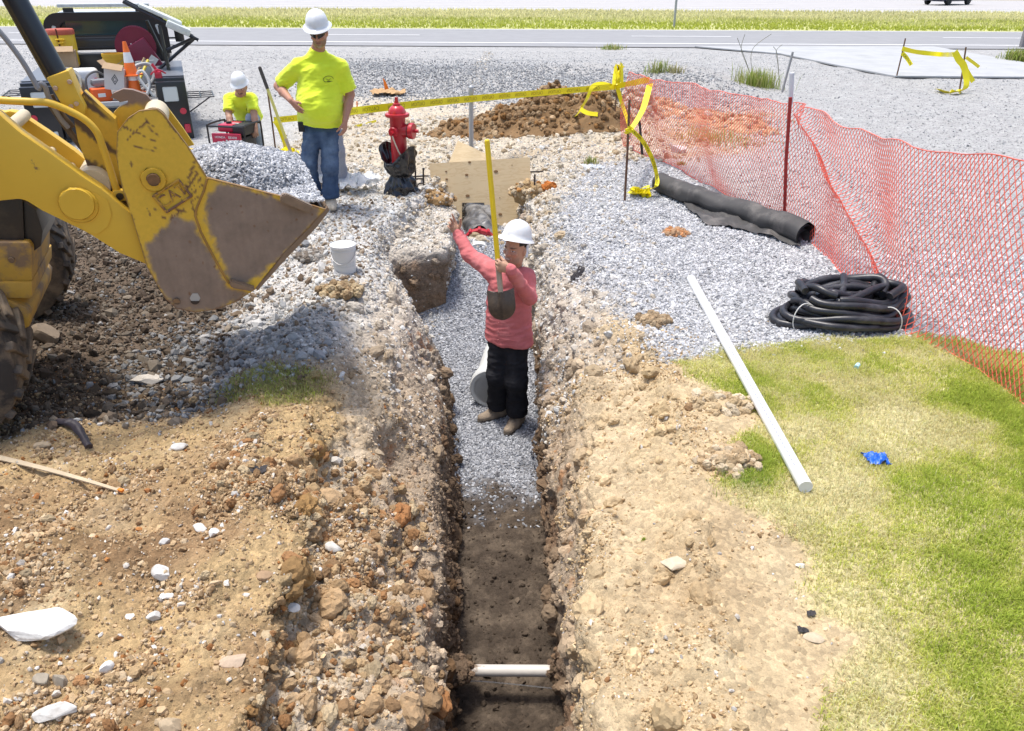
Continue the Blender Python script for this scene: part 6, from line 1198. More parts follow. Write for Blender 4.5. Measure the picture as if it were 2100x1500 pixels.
# conduit upright, white bucket, rags and plastic
b0 = PY(965, 300, 10.35); b0.z = gz_at(b0.x, b0.y) - .1; t0 = PY(966, 180, 10.35); pl_ = thing('conduit_post', b0, 'upright grey metal conduit standing behind the plywood', 'pipe'); m = MB(); m.cyl(b0, t0, .030, n=20); m.build('conduit', mat('conduit_grey', (.44, .45, .46), .4, .4), pl_, True); m = MB(); m.cyl(t0 - UPV * .07, t0 - UPV * .02, .036, n=20); m.ball(t0 - UPV * .005, .034); m.build('cap', mat('conduit_grey'), pl_, True)
q = G(708, 555); wb = bucket_at(Vector((q.x, q.y, q.z - .005)), .086, .096, .225, mat('bucket_white', (.72, .72, .70), .45, var=.05, vscale=10), 'white lidded plastic bucket on the pale ground left of the trench', lid=mat('lid_white', (.78, .78, .77), .4))
m = MB(); m.grid(lambda a, b: Vector((q.x, q.y, q.z)) + Vector((.0915 * math.cos(R(200 + 140 * a)), .0915 * math.sin(R(200 + 140 * a)), .05 + .095 * b)) * 1.0, 14, 1); 
for k in range(5): pass
m.build('paper_label', mat('label_paper', (.62, .63, .62), .7, var=.15, vscale=60), wb, True)
# =================================================================== HAND TOOLS
def shovel(name, top, bot, bladedir, label, yel, grip=None, L=.22, W_=.195):
    top, bot = Vector(top), Vector(bot); d = (bot - top).normalized(); root = thing(name, top, label, 'shovel'); n = Vector(bladedir); n = (n - d * n.dot(d)).normalized(); s_ = d.cross(n)
    fer = bot - d * (L + .17); m = MB(); m.cyl(top + (d * .24 if grip else d * 0), fer, .0185, n=16); m.ball(top + (d * .24 if grip else Vector()), .0188); m.build('handle', yel, root, True, 40)
    if grip: m = MB(); m.cyl(top, top + d * .245, .021, n=16); m.ball(top, .021); m.build('grip', grip, root, True, 40)
    IRON = mat('shovel_iron', (.085, .065, .05), .45, .35, var=.3, vscale=14, col2=(.16, .115, .08), c2scale=6); SOCK = mat('shovel_socket', (.42, .35, .27), .6, .2, var=.2, vscale=16)
    m = MB(); m.cyl(fer - d * .05, bot - d * (L - .02), .021, .019, n=16); m.build('socket', SOCK, root, True, 40)
    def bl(u, v):
        x = (u - .5) * 2; w = W_ / 2 * (1.0 if v < .55 else math.sqrt(max(0, 1 - ((v - .55) / .47) ** 2)) * .98 + .02); sh = .02 * (1 - v); y0 = .03 * abs(x) ** 1.5 * (1 if v < .03 else 0)
        return bot - d * L * (1 - v) + s_ * x * w - n * (.035 * x * x * (1 - .4 * v)) - d * (.0 if v > .02 else -.018 * (1 - abs(x))) + n * (.022 * math.exp(-(x / .16) ** 2) * (1 - v) ** 1.2 + .018 * math.sin(math.pi * v))
    m = MB(); m.grid(bl, 26, 22); e_ = bmesh.ops.extrude_face_region(m.bm, geom=m.bm.faces[:]); bmesh.ops.translate(m.bm, vec=-n * .004, verts=[v for v in e_['geom'] if isinstance(v, bmesh.types.BMVert)]); m.build('blade', IRON, root, True, 60); return root
YH = mat('fibreglass_yellow', (.78, .55, .012), .4, var=.08, vscale=12, col2=(.5, .32, .05), c2scale=14, c2at=(.66, .74))
shovel('shovel', PY(999, 291, 5.30), PY(1032, 657, 5.12), (.05, -1, .05), 'yellow handled round point shovel held upright by the worker in the trench', YH)
gq = G(612, 352); shovel('shovel', PY(533, 140, gq.y + .15), gq + Vector((0, 0, -.03)), (-.3, -.9, .3), 'yellow shovel with a dark grip leaning behind the man in sunglasses', mat('pale_yellow', (.62, .56, .16), .45), mat('grip_dark', (.06, .05, .045), .7))
# =================================================================== STAKES AND CAUTION TAPE
TAPE = mat('tape_yellow', (.88, .75, .01), .38, var=.05, vscale=9); INK2 = mat('tape_ink_back', (.36, .27, .015), .5); INK = mat('tape_ink', (.045, .04, .01), .6); RUST = mat('rusty_bar', (.16, .085, .05), .75, .2, var=.3, vscale=30)
def stake(b, t, rr, label, m_=RUST, name='rebar_stake', group=None):
    m = MB(); m.tube([Vector(b) - (Vector(t) - Vector(b)).normalized() * .12, b, (Vector(b) + Vector(t)) / 2 + Vector((.004, 0, 0)), t], rr, 10); o = m.build(name, m_, None, True, 40); return tag(o, label, 'stake', group)
s1 = G(566, 314); s1t = PY(549, 190, s1.y + .05); s2 = G(1281, 414); s2t = PY(1291, 205, s2.y); s3 = G(1259, 255); s3t = PY(1268, 135, s3.y)
stake(s1, s1t, .011, 'rusty rebar stake beside the leaning shovel'); stake(s2, s2t, .013, 'rusty rebar stake standing in the grey gravel near the fabric roll'); stake(s3, s3t, .010, 'rebar stake on the bank knotted with yellow tape at its top')
s4 = G(1838, 160); s4t = PY(1857, 79, s4.y); s5 = G(1967, 190); s5t = PY(1981, 97, s5.y); stake(s4, s4t, .016, 'dark rebar stake at the lower edge of the concrete apron'); stake(s5, s5t, .016, 'dark rebar stake on the lot with a long hanging tape tail')
wordm = text_mesh('CAUTION', 1.0, 0); wv_ = np.zeros(len(wordm.vertices) * 3); wordm.vertices.foreach_get('co', wv_); wv_ = wv_.reshape(-1, 3); wf_ = [tuple(p.vertices) for p in wordm.polygons]; wl0, wl1 = wv_[:, 0].min(), wv_[:, 0].max(); wh0, wh1 = wv_[:, 1].min(), wv_[:, 1].max()
def tape(name, pts, w, label, up=(0, 0, 1), words=True, pitch=.32, mirror=True, ink=None, twist=0, group=None, bold=False, parent=None):
    c = spline(pts, 12); N = len(c); L = [0]
    for i in range(1, N): L.append(L[-1] + (c[i] - c[i - 1]).length)
    L = np.array(L); ups = []
    for i in range(N):
        t = (c[min(i + 1, N - 1)] - c[max(i - 1, 0)]).normalized(); u = Vector(up); u = (u - t * u.dot(t)); u = u.normalized() if u.length > 1e-4 else t.orthogonal().normalized()
        if twist: u = Matrix.Rotation(twist * L[i] / L[-1] + .35 * math.sin(L[i] * 5), 3, t) @ u
        ups.append(u)
    def at(s, v):
        k = float(np.interp(s, L, np.arange(N))); i = min(int(k), N - 2); f = k - i; p = c[i].lerp(c[i + 1], f); u = ups[i].lerp(ups[i + 1], f).normalized(); return p + u * (v * w), (c[i + 1] - c[i]).normalized().cross(u)
    m = MB(); vs = [[m.bm.verts.new(at(s, v)[0]) for v in (-.5, 0, .5)] for s in L]
    for i in range(N - 1):
        for j in range(2): m.bm.faces.new((vs[i][j], vs[i + 1][j], vs[i + 1][j + 1], vs[i][j + 1]))
    o = m.build(name, TAPE, parent, True, 180)
    if parent is None: tag(o, label, 'caution tape', group)
    if words:
        m = MB(); s0 = .05; wl = pitch * .68
        while s0 + wl < L[-1]:
            for sd in (-1, 1):
                vv = []
                for x, y, z in wv_:
                    q = (x - wl0) / (wl1 - wl0); q = 1 - q if mirror else q; p, n = at(s0 + q * wl, (y - wh0) / (wh1 - wh0) * .52 - .26); vv.append(m.bm.verts.new(p + n * .0022 * sd))
                for f in wf_:
                    try: m.bm.faces.new([vv[i] for i in f])
                    except ValueError: pass
            s0 += pitch
        m.build('lettering', ink or (INK2 if mirror else INK), o)
    return o
T1 = PY(562, 247, s1.y - .03); T2 = PY(968, 202, 10.3); T3 = PY(1262, 178, 12.0); T3 = PY(1262, 178, s3.y - .03); T4 = PY(1335, 163, 10.65)
Tm = PY(760, 224, 9.15)
tape('caution_tape', [T1, PY(640, 239, s1.y - .05), Tm, T2 - Vector((0, .04, 0)), PY(1120, 190, 11.3), T3], .082, 'long yellow caution tape strung from the left stake past the hydrant to the knotted stake')
tape('caution_tape', [T3, PY(1300, 170, s3.y - .6), T4], .075, 'short yellow caution tape from the knotted stake to the fence corner post', words=False, twist=.6)
tape('caution_tape', [PY(1333, 172, 10.6), PY(1320, 220, 10.0), PY(1303, 252, 9.3), PY(1291, 268, s2.y - .03)], .085, 'broad yellow tape slanting down from the corner post to the gravel stake', up=(1, -.3, .4), words=False)
tape('caution_tape', [PY(1292, 264, s2.y - .03), PY(1318, 290, s2.y + .1), PY(1337, 325, s2.y + .25), PY(1347, 362, s2.y + .3), PY(1345, 382, s2.y + .15), G(1325, 398) + UPV * .02], .045, 'loose yellow tape tail curling from the gravel stake down to the ground', up=(1, .3, .2), mirror=False, pitch=.24)
tape('caution_tape', [PY(1265, 175, s3.y - .05), PY(1276, 215, s3.y - .1), PY(1285, 240, s3.y - .3), PY(1290, 262, s3.y - .6)], .06, 'yellow tape hanging from the knotted stake toward the gravel stake', up=(1, 0, .1), words=False, twist=1.2)
tape('caution_tape', [T3 - Vector((.02, .03, 0)), PY(1235, 172, s3.y - .1), PY(1215, 178, s3.y - .2), PY(1205, 200, s3.y - .3), PY(1190, 226, s3.y - .5), G(1175, 247) + UPV * .02], .06, 'yellow tape loop drooping over the brown dirt mound', up=(.2, .3, 1), words=False, twist=.8)
tape('caution_tape', [PY(1190, 224, s3.y - .55), PY(1205, 232, s3.y - .6), PY(1226, 235, s3.y - .6)], .06, 'torn end of yellow tape lying on the brown dirt mound', up=(0, .5, 1), words=False)
tape('caution_tape', [PY(563, 248, s1.y - .04), PY(572, 262, s1.y - .05), PY(582, 290, s1.y - .06), PY(588, 310, s1.y - .04), G(598, 330) + UPV * .02], .06, 'yellow tape tail hanging from the left stake to the ground', up=(1, .2, 0), words=False, twist=.5)
tape('caution_tape', [G(728, 262) + UPV * .02, G(748, 258) + UPV * .02, G(772, 252) + UPV * .03], .04, 'scrap of yellow tape lying on the pale ground left of the hydrant', up=(.2, .6, .8), words=False)
def knot(c, s_, label, n=9, seed=0, flat=1.0, group=None):
    rr = random.Random(seed); m = MB()
    for k in range(n):
        p = [Vector(c) + Vector((rr.uniform(-s_, s_), rr.uniform(-s_, s_), rr.uniform(-s_, s_) * flat)) for _ in range(4)]; cc = spline(p, 6); w = .025; q = Vector((rr.uniform(-1, 1), rr.uniform(-1, 1), rr.uniform(-.3, 1))).normalized() * w
        vs = [(m.bm.verts.new(a - q), m.bm.verts.new(a + q)) for a in cc]
        for a, b in zip(vs, vs[1:]): m.bm.faces.new((a[0], b[0], b[1], a[1]))
    return tag(m.build('tape_bundle', TAPE, None, True, 180), label, 'caution tape')
knot(PY(1268, 150, s3.y - .05), .07, 'bunch of yellow tape knotted at the top of the bank stake', 9, 1, 2.2); knot(G(590, 325) + UPV * .06, .13, 'crumpled yellow tape on the ground at the foot of the left stake', 14, 2, .45); knot(G(1312, 402) + UPV * .04, .12, 'crumpled yellow tape on the gravel at the foot of the rusty stake', 13, 3, .4); knot(PY(1290, 268, s2.y - .02), .03, 'yellow tape tied round the middle of the gravel stake', 5, 4, 1.6)
# tapes far off
tape('caution_tape', [PY(1850, 100, s4.y - .1), PY(1880, 107, s4.y), PY(1930, 112, s4.y), PY(1958, 112, s5.y)], .10, 'yellow tape sagging between the two stakes by the concrete apron', words=False, twist=.4)
tape('caution_tape', [PY(1850, 109, s4.y - .1), PY(1860, 120, s4.y - .1), PY(1869, 134, s4.y - .15)], .09, 'yellow tape end fluttering from the apron stake', up=(1, 0, .3), words=True, mirror=False, pitch=.45)
tape('caution_tape', [PY(1958, 106, s5.y - .1), PY(1966, 122, s5.y - .1), PY(1976, 135, s5.y - .1), PY(1982, 160, s5.y - .15), PY(1980, 180, s5.y - .2), G(1966, 193) + UPV * .05, G(1945, 195) + UPV * .05, G(1922, 188) + UPV * .03], .13, 'long yellow tape tail hanging down the lot stake to the ground', up=(1, .2, .1), words=False, twist=.5)
tape('caution_tape', [PY(1978, 138, s5.y - .1), PY(1988, 155, s5.y - .1), PY(1996, 168, s5.y - .1)], .09, 'short yellow tape end flying right of the lot stake', up=(1, 0, .2), words=False)
tape('caution_tape', [PY(1981, 118, s5.y + .1), PY(1995, 128, s5.y + .2), PY(2008, 138, s5.y + .3)], .06, 'thin far yellow tape end behind the lot stake', up=(1, 0, .6), words=False)
# =================================================================== ORANGE SAFETY FENCE
NET = mat('net_orange', (.86, .165, .11), .5, spec=.3); PW = mat('post_white', (.70, .71, .72), .45)
fA = G(1320, 322); fAt = PY(1336, 160, 10.6); fB = Vector((2.75, 7.66, gz_at(2.75, 7.66))); nearp = [Vector((2.74, 7.66, 0)), Vector((2.78, 6.4, 0)), Vector((2.84, 5.1, 0)), Vector((2.97, 4.1, 0)), Vector((3.12, 3.1, 0)), Vector((3.25, 2.2, 0))]
fC = Vector((1.62, 11.3, gz_at(1.62, 11.3))); path = [Vector((1.52, 11.0, 0)), Vector((fA.x + .03, fA.y, 0)), Vector((2.05, 9.9, 0)), Vector((2.35, 9.0, 0))] + nearp
pc2 = spline(path, 16); Lc = [0]
for a, b in zip(pc2, pc2[1:]): Lc.append(Lc[-1] + (b - a).length)
Lc = np.array(Lc); NP = np.array([p[:] for p in pc2]); gzp = np.array([gz_at(p.x, p.y) for p in pc2])
FEN = thing('safety_fence', (2.75, 7.66, fB.z), 'orange plastic mesh safety fence on thin posts right of the trench', 'fence'); Hf = 1.16
sB = float(Lc[np.argmin(np.abs(NP[:, 1] - 7.66))])
def netp(s, t):
    x = np.interp(s, Lc, NP[:, 0]); y = np.interp(s, Lc, NP[:, 1]); z = np.interp(s, Lc, gzp)
    dB = s - sB; top = Hf - .05 * np.sin(np.clip(dB / 1.9, 0, 1) * np.pi) * (dB > 0) + .13 * sstep(2.3, 3.1, dB) - .20 * np.clip(-dB / 3.0, 0, 1)
    fold = .93 - .34 * np.clip(dB, 0, 3.6); g = np.exp(-((t - fold) / .085) ** 2) * (dB > 0) * (dB < 3.0)     # the pulled crease
    tt = t + (fold - t) * .62 * g
    bul = .05 * np.sin(s * 2.1 + 1) * np.sin(t * 3.0) + .025 * np.sin(s * 5.3 + t * 4) + .10 * g + .30 * np.sin(np.clip(-dB / 3.2, 0, 1) * np.pi) * np.sin(t * np.pi) * .5
    return np.stack([x - bul, y, z + .01 + tt * top], -1)
cs, ct_ = .046, .035; ns = int(Lc[-1] / cs); ntt = int(Hf / ct_); S0, T0, S1, T1_ = [], [], [], []
for j in range(ntt):                                                             # diamonds
    for i in range(ns):
        o0 = .5 * (j % 2); S0 += [i + o0, i + o0]; T0 += [j, j]; S1 += [i + o0 - .5, i + o0 + .5]; T1_ += [j + 1, j + 1]
S0, T0, S1, T1_ = (np.array(v, float) for v in (S0, T0, S1, T1_))
sub_ = []
a = netp(np.clip(S0 * cs, 0, Lc[-1]), T0 / ntt); b = netp(np.clip(S1 * cs, 0, Lc[-1]), T1_ / ntt)
kn_ = [netp(np.linspace(0, Lc[-1], ns * 2), np.full(ns * 2, t)) for t in (0.0, 1.0)]
def strands(a, b, rr):
    d = b - a; d = d / (np.linalg.norm(d, axis=1, keepdims=True) + 1e-9); u = np.cross(d, [0.3, .1, 1.0]); u /= np.linalg.norm(u, axis=1, keepdims=True) + 1e-9; w = np.cross(d, u); n = len(a); V = []
    for P0 in (a, b):
        for k in range(3): an = 2 * np.pi * k / 3; V.append(P0 + (u * math.cos(an) + w * math.sin(an)) * rr)
    V = np.stack(V, 1).reshape(-1, 3); o6 = np.arange(n)[:, None] * 6; F = np.concatenate([o6 + [k, (k + 1) % 3, 3 + (k + 1) % 3, 3 + k] for k in range(3)]); return V, F
V1, F1 = strands(a, b, .0031); V2, F2 = strands(np.concatenate([k[:-1] for k in kn_]), np.concatenate([k[1:] for k in kn_]), .0045)
np_mesh('mesh_net', np.concatenate([V1, V2]), np.concatenate([F1, F2 + len(V1)]), NET, False, parent=FEN)
m = MB(); m.tube([fB - UPV * .1, PY(1612, 330, fB.y - .04), PY(1621, 200, fB.y - .04)], .017, 12); m.build('post', mat('post_red', (.35, .03, .025), .6, var=.2, vscale=20), FEN, True)
m = MB(); m.tube([PY(1621, 215, fB.y + .05), PY(1624, 150, fB.y + .05)], .022, 14); m.build('post_sleeve', PW, FEN, True)
m = MB(); m.tube([PY(1604, 190, fB.y + .35), PY(1626, 107, fB.y + .35)], .011, 10); m.build('post', mat('rod_grey', (.42, .42, .42), .4, .5), FEN, True)
m = MB(); m.tube([fA - UPV * .1, PY(1312, 255, fA.y), PY(1308, 235, fA.y)], .017, 10); m.build('post', BLK, FEN, True)
m = MB(); m.tube([PY(1318, 235, fA.y + .1), fAt], .020, 10); m.build('post', mat('post_pale', (.60, .56, .52), .6), FEN, True)
# =================================================================== LOOSE THINGS ON THE GROUND
# white pvc pipe lying along the lawn edge
a, b = G(1416, 580), G(1650, 1012); a.z += .034; b.z += .036; t = thing('pvc_pipe', b, 'long white pvc pipe lying across gravel and grass beside the trench', 'pipe'); d = (b - a).normalized(); M4 = d.to_track_quat('Z', 'Y').to_matrix().to_4x4(); M4.translation = a; Lp = (b - a).length
m = MB(); m.lathe([(0, Lp - .004), (.030, Lp - .004), (.032, Lp), (.034, Lp - .002), (.034, 0), (.029, 0), (.029, .2)], M4, 28); m.build('pipe_wall', mat('pvc_bright', (.74, .74, .72), .38, var=.03, vscale=6, col2=(.55, .52, .46), c2scale=5, c2at=(.62, .78)), t, True, 40)
m = MB()
for k in range(46):
    s_ = Lp * (.36 + .60 * k / 46); q = M4 @ Vector((-.018, 0, s_)); sd = (Vector((-.35, -.55, .75)) - d * Vector((-.35, -.55, .75)).dot(d)).normalized(); q = a + d * s_ + sd * .0345; e = d.cross(sd); m.prism([q - e * .004 - d * .012, q + e * .004 - d * .012, q + e * .004 + d * .012, q - e * .004 + d * .012], sd * .0006)
m.build('print_line', mat('print_grey', (.35, .36, .40), .6), t)
# coil of black hose
hc0 = G(1726, 652); coil = thing('hose_coil', hc0, 'coil of black flexible hose tied with pale string at the lawn edge', 'hose'); HB = mat('hose_black', (.020, .020, .024), .38, var=.25, vscale=9, col2=(.075, .075, .08), c2scale=5, c2at=(.52, .7), bump=.1, bscale=40)
rr = np.random.default_rng(14); m = MB(); HX = Vector((1, .10, 0)).normalized(); HY = Vector((-.10, 1, 0)).normalized(); tops = []
def loop(k, rx, ry, z, r_, ph, cx=0, cy=0, arc=(0, 2 * math.pi)):
    pts = []
    for i in range(40):
        t = arc[0] + (arc[1] - arc[0]) * i / 39; w = 1 + .05 * math.sin(3 * t + ph) + .035 * math.sin(5 * t + 2 * ph)
        pts.append(hc0 + HX * (cx + rx * w * math.cos(t)) + HY * (cy + ry * w * math.sin(t)) + Vector((0, 0, z + .022 * math.sin(2 * t + ph) + .014 * math.sin(4 * t + ph * 3))))
    return pts
nl = 22
for k in range(nl):
    lay = k // 5; q = k % 5; rx = .475 - .062 * q - .028 * lay + rr.uniform(-.02, .02); ry = .275 - .052 * q - .014 * lay + rr.uniform(-.015, .015); cl_ = k < 11
    a0 = rr.uniform(0, 6.3); p = loop(k, rx, ry, .028 + .050 * lay, .027, rr.uniform(0, 6), rr.uniform(-.03, .03), rr.uniform(-.03, .03), (a0, a0 + (2 * math.pi * .985 if cl_ else rr.uniform(3.2, 5)))); m.tube(p, .027 + .002 * rr.random(), 12)
for pts in (((-.34, .05, .10), (-.1, -.15, .19), (.18, -.05, .24), (.38, .10, .20)), ((-.05, -.02, .19), (.02, .10, .23), (.06, .20, .245)), ((.22, .05, .20), (.30, .16, .235), (.36, .20, .22), (.42, .12, .16)), ((-.30, .12, .16), (-.26, .20, .18), (-.20, .26, .19)), ((-.42, -.10, .05), (-.2, -.28, .06), (.1, -.30, .05)), ((-.35, -.02, .14), (-.15, .05, .20), (.1, .03, .22), (.3, -.06, .18))):
    m.tube(spline([hc0 + HX * x + HY * y + Vector((0, 0, z)) for x, y, z in pts], 10), .027, 12)
m.build('hose_loops', HB, coil, True, 60)
m = MB()
for cx, cy in ((-.37, -.14), (.20, -.26)):
    c = hc0 + HX * cx + HY * cy + Vector((0, 0, .075)); dr = (HX * cx + HY * cy).normalized(); m.tube([c + dr * .085 * math.cos(t) + Vector((0, 0, .105 * math.sin(t))) for t in np.linspace(0, 2 * math.pi, 26)], .0038, 6)
m.build('tie_string', mat('string_pale', (.62, .61, .58), .7), coil, True)
# roll of silt fence fabric with a loose flap
FAB = mat('fabric_black', (.055, .052, .05), .7, var=.2, vscale=7, col2=(.16, .145, .13), c2scale=3.5, c2at=(.5, .75), bump=.3, bscale=90, bdist=.003)
e0, e1 = G(1352, 392), G(1648, 503); fr_ = thing('fabric_roll', e1, 'roll of black silt fence fabric with a loose flap lying by the orange fence', 'fabric roll'); d = (e1 - e0); Lr = d.length; d.normalize(); sd = Vector((d.y, -d.x, 0)).normalized()
def rollp(u, v, rad):
    c = e0 + d * Lr * v; c.z = gz_at(c.x, c.y); k = float(pnoise(np.array([[v * 7, math.cos(6.283 * u) * 1.5, math.sin(6.283 * u) * 1.5]]))[0]); tw = math.sin(6.283 * u * 1 + v * 19) * .5 + .5
    r_ = rad * (1 + .10 * k + .10 * (tw ** 3) * math.sin(math.pi * v) - .12 * math.exp(-((v - .36) / .05) ** 2)); an = 2 * math.pi * u; sag = .02 * math.sin(v * 6.0)
    return c + sd * (r_ * 1.08 * math.cos(an) + sag) + Vector((0, 0, rad * .92 + r_ * .95 * math.sin(an)))
m = MB(); m.grid(lambda u, v: rollp(u, v, .112), 40, 90); m.grid(lambda u, v: rollp(1 - u, .6 + .4 * v, .098), 40, 30); m.grid(lambda u, v: rollp(1 - u, .75 + .245 * v, .05 + .03 * u), 30, 10); m.build('roll', FAB, fr_, True, 180)
fl = [G(x, y) for x, y in ((1368, 402), (1395, 418), (1448, 466), (1530, 478), (1640, 512))]; fi = [e0 + d * Lr * v - sd * .0 for v in (0.05, .2, .5, .75, .98)]
def flap(u, v):
    k = u * 4; i = min(3, int(k)); f = k - i; o = fl[i].lerp(fl[i + 1], f); q = fi[i].lerp(fi[i + 1], f); p = q.lerp(o, v); n = float(pnoise(np.array([[p.x * 6, p.y * 6, 2.0]]))[0]) + .5 * float(pnoise(np.array([[p.x * 17, p.y * 9, 5.0]]))[0]); return Vector((p.x, p.y, gz_at(p.x, p.y) + .022 + .035 * max(0, n + .25) * (1 - .2 * v) + .05 * (1 - v) ** 3))
m = MB(); m.grid(flap, 80, 20); m.build('flap', FAB, fr_, True, 180)
c = rollp(.62, 1.0, .12); m = MB(); m.box((.05, .012, .016), c + d * .02, math.atan2(d.y, d.x) + 1.2, .004); m.build('white_tag', WHT, fr_)
# rags, sheeting, rubber
def crumple(name, c, sx, sy, h, m_, label, cat, seed=0, n=26, fold=3.2, lift=0.0, rz=0.0):
    pr = np.random.default_rng(seed); o = pr.uniform(0, 50, 3); M = Matrix.Rotation(rz, 3, 'Z')
    def f(u, v):
        x, y = (u - .5) * sx, (v - .5) * sy; q = np.array([[u * fold, v * fold, 0.0]]) + o; n1 = float(pnoise(q)[0]); n2 = float(pnoise(q * 2.3 + 9)[0]); n3 = float(pnoise(q + 20)[0]); ed = 1 - max(abs(u - .5), abs(v - .5)) * 1.2
        p = M @ Vector((x * (1 + .25 * n3) + .12 * sx * n2, y * (1 + .25 * n1) + .12 * sy * n3, 0)); z = h * (.35 * abs(n1) + .3 * (1 - abs(n2)) ** 2 + .5 * ed * (.6 + n3)) + lift; wx, wy = c[0] + p.x, c[1] + p.y; return Vector((wx, wy, gz_at(wx, wy) + .004 + max(0, z)))
    m = MB(); m.grid(f, n, n); o_ = m.build(name, m_, None, True, 180); return tag(o_, label, cat)
q = G(1796, 948); crumple('blue_rag', q, .115, .10, .05, mat('blue_film', (.015, .12, .55), .4, var=.1, vscale=20), 'crumpled blue plastic scrap on the dry grass right of the white pipe', 'scrap', 3)
q = G(1757, 757); m = MB(); m.cyl(q + Vector((-.012, -.012, .018)), q + Vector((.012, .018, .022)), .014, n=16); tag(m.build('bottle_cap', mat('cap_cyan', (.42, .66, .72), .35), None, True), 'small pale cyan bottle cap in the grass below the hose coil', 'cap')
FILM = mat('white_film', (.72, .74, .77), .35, alpha=.72, var=.08, vscale=6, coat=.2)
q = G(700, 392); crumple('plastic_sheet', (q.x, q.y + .15), .75, .5, .30, FILM, 'crumpled white plastic sheeting on the ground right of the man in sunglasses', 'plastic sheet', 8, 34, 4.0)
q = G(650, 355); crumple('plastic_sheet', (q.x, q.y - .05), .45, .4, .22, FILM, 'white plastic sheeting seen between the legs of the man in sunglasses', 'plastic sheet', 12, 26, 3.5)
q = G(1215, 347); crumple('clear_bag', q, .26, .16, .07, mat('clear_film', (.66, .70, .74), .25, alpha=.6, coat=.3), 'clear plastic bag lying on the pale bank right of the plywood', 'plastic bag', 17, 22)
DK = mat('dark_rubber', (.03, .026, .028), .7, var=.3, vscale=18)
q = G(1184, 566); crumple('black_scrap', q, .12, .07, .045, DK, 'black rag scrap on the upper slope right of the trench', 'scrap', 21, 20); q = G(527, 968); crumple('black_scrap', q, .085, .05, .03, DK, 'small black scrap near the left edge of the trench', 'scrap', 24, 18)
q = G(1662, 1262); crumple('dark_clump', q, .035, .03, .022, DK, 'dark little clump in the grass beside the pale stones', 'scrap', 31, 12); q = G(1645, 1295); crumple('dark_clump', q, .04, .03, .022, DK, 'dark little clump just above the flat tan stone by the grass', 'scrap', 33, 12)
a, b, c = G(122, 872), G(160, 886), G(184, 922); m = MB(); m.tube(spline([a + Vector((0, 0, .02)), G(140, 876) + Vector((0, 0, .028)), b + Vector((0, 0, .03)), c + Vector((0, 0, .015))], 8), [.020] * 9 + [.026] * 10 + [.02] * 6, 12); m.jitter(.006, .02); tag(m.build('rubber_hose_piece', mat('rubber_purple', (.045, .036, .042), .5, var=.2, vscale=14), None, True), 'short curved piece of dark rubber hose on the tan dirt at left', 'hose piece')
a, b = G(-30, 938), G(246, 1013); m = MB(); dd = (b - a); pts = [a + dd * t + Vector((0, 0, .014 + .012 * math.sin(t * 3))) for t in np.linspace(0, 1, 12)]; sdv = Vector((-dd.y, dd.x, 0)).normalized() * .018
vs = [(m.bm.verts.new(p - sdv * (1 - .55 * i / 11)), m.bm.verts.new(p + sdv * (1 - .55 * i / 11)), m.bm.verts.new(p + sdv * (1 - .55 * i / 11) + Vector((0, 0, .007))), m.bm.verts.new(p - sdv * (1 - .55 * i / 11) + Vector((0, 0, .007)))) for i, p in enumerate(pts)]
for A_, B_ in zip(vs, vs[1:]):
    for k in range(4): m.bm.faces.new((A_[k], A_[(k + 1) % 4], B_[(k + 1) % 4], B_[k]))
m.bm.faces.new(vs[0]); m.bm.faces.new(vs[-1][::-1]); o = tag(m.build('wooden_lath', mat('lath_wood', (.50, .40, .27), .8, var=.15, vscale=12), None), 'weathered wooden lath with an orange tip lying in the dirt at left', 'lath'); m = MB(); m.box((.03, .016, .012), pts[-1] + Vector((.008, 0, .005)), math.atan2(dd.y, dd.x), .002); m.build('orange_tip', mat('flag_orange', (.80, .22, .02), .6), o)
# kraft paper scrap and the little orange marker by the far gravel ridge
q = G(797, 196); crumple('paper_scrap', q, .62, .40, .16, mat('kraft', (.46, .29, .14), .85, var=.1), 'torn piece of brown kraft paper beyond the hydrant', 'paper', 41, 20); m = MB(); g = G(786, 193); m.grid(lambda u, v: g + Vector((.10 * v * (u - .5) + .08 * v, .06 * v, .30 * (1 - v * v))), 6, 6); tag(m.build('orange_scrap', mat('flag_orange'), None), 'orange scrap standing beside the brown kraft paper', 'scrap'); g = G(733, 236); m = MB(); m.tube([g, g + Vector((.01, 0, .22))], .012, 6); tag(m.build('marker_whisker', mat('flag_orange'), None), 'small orange marker standing on the ground left of the hydrant', 'marker')
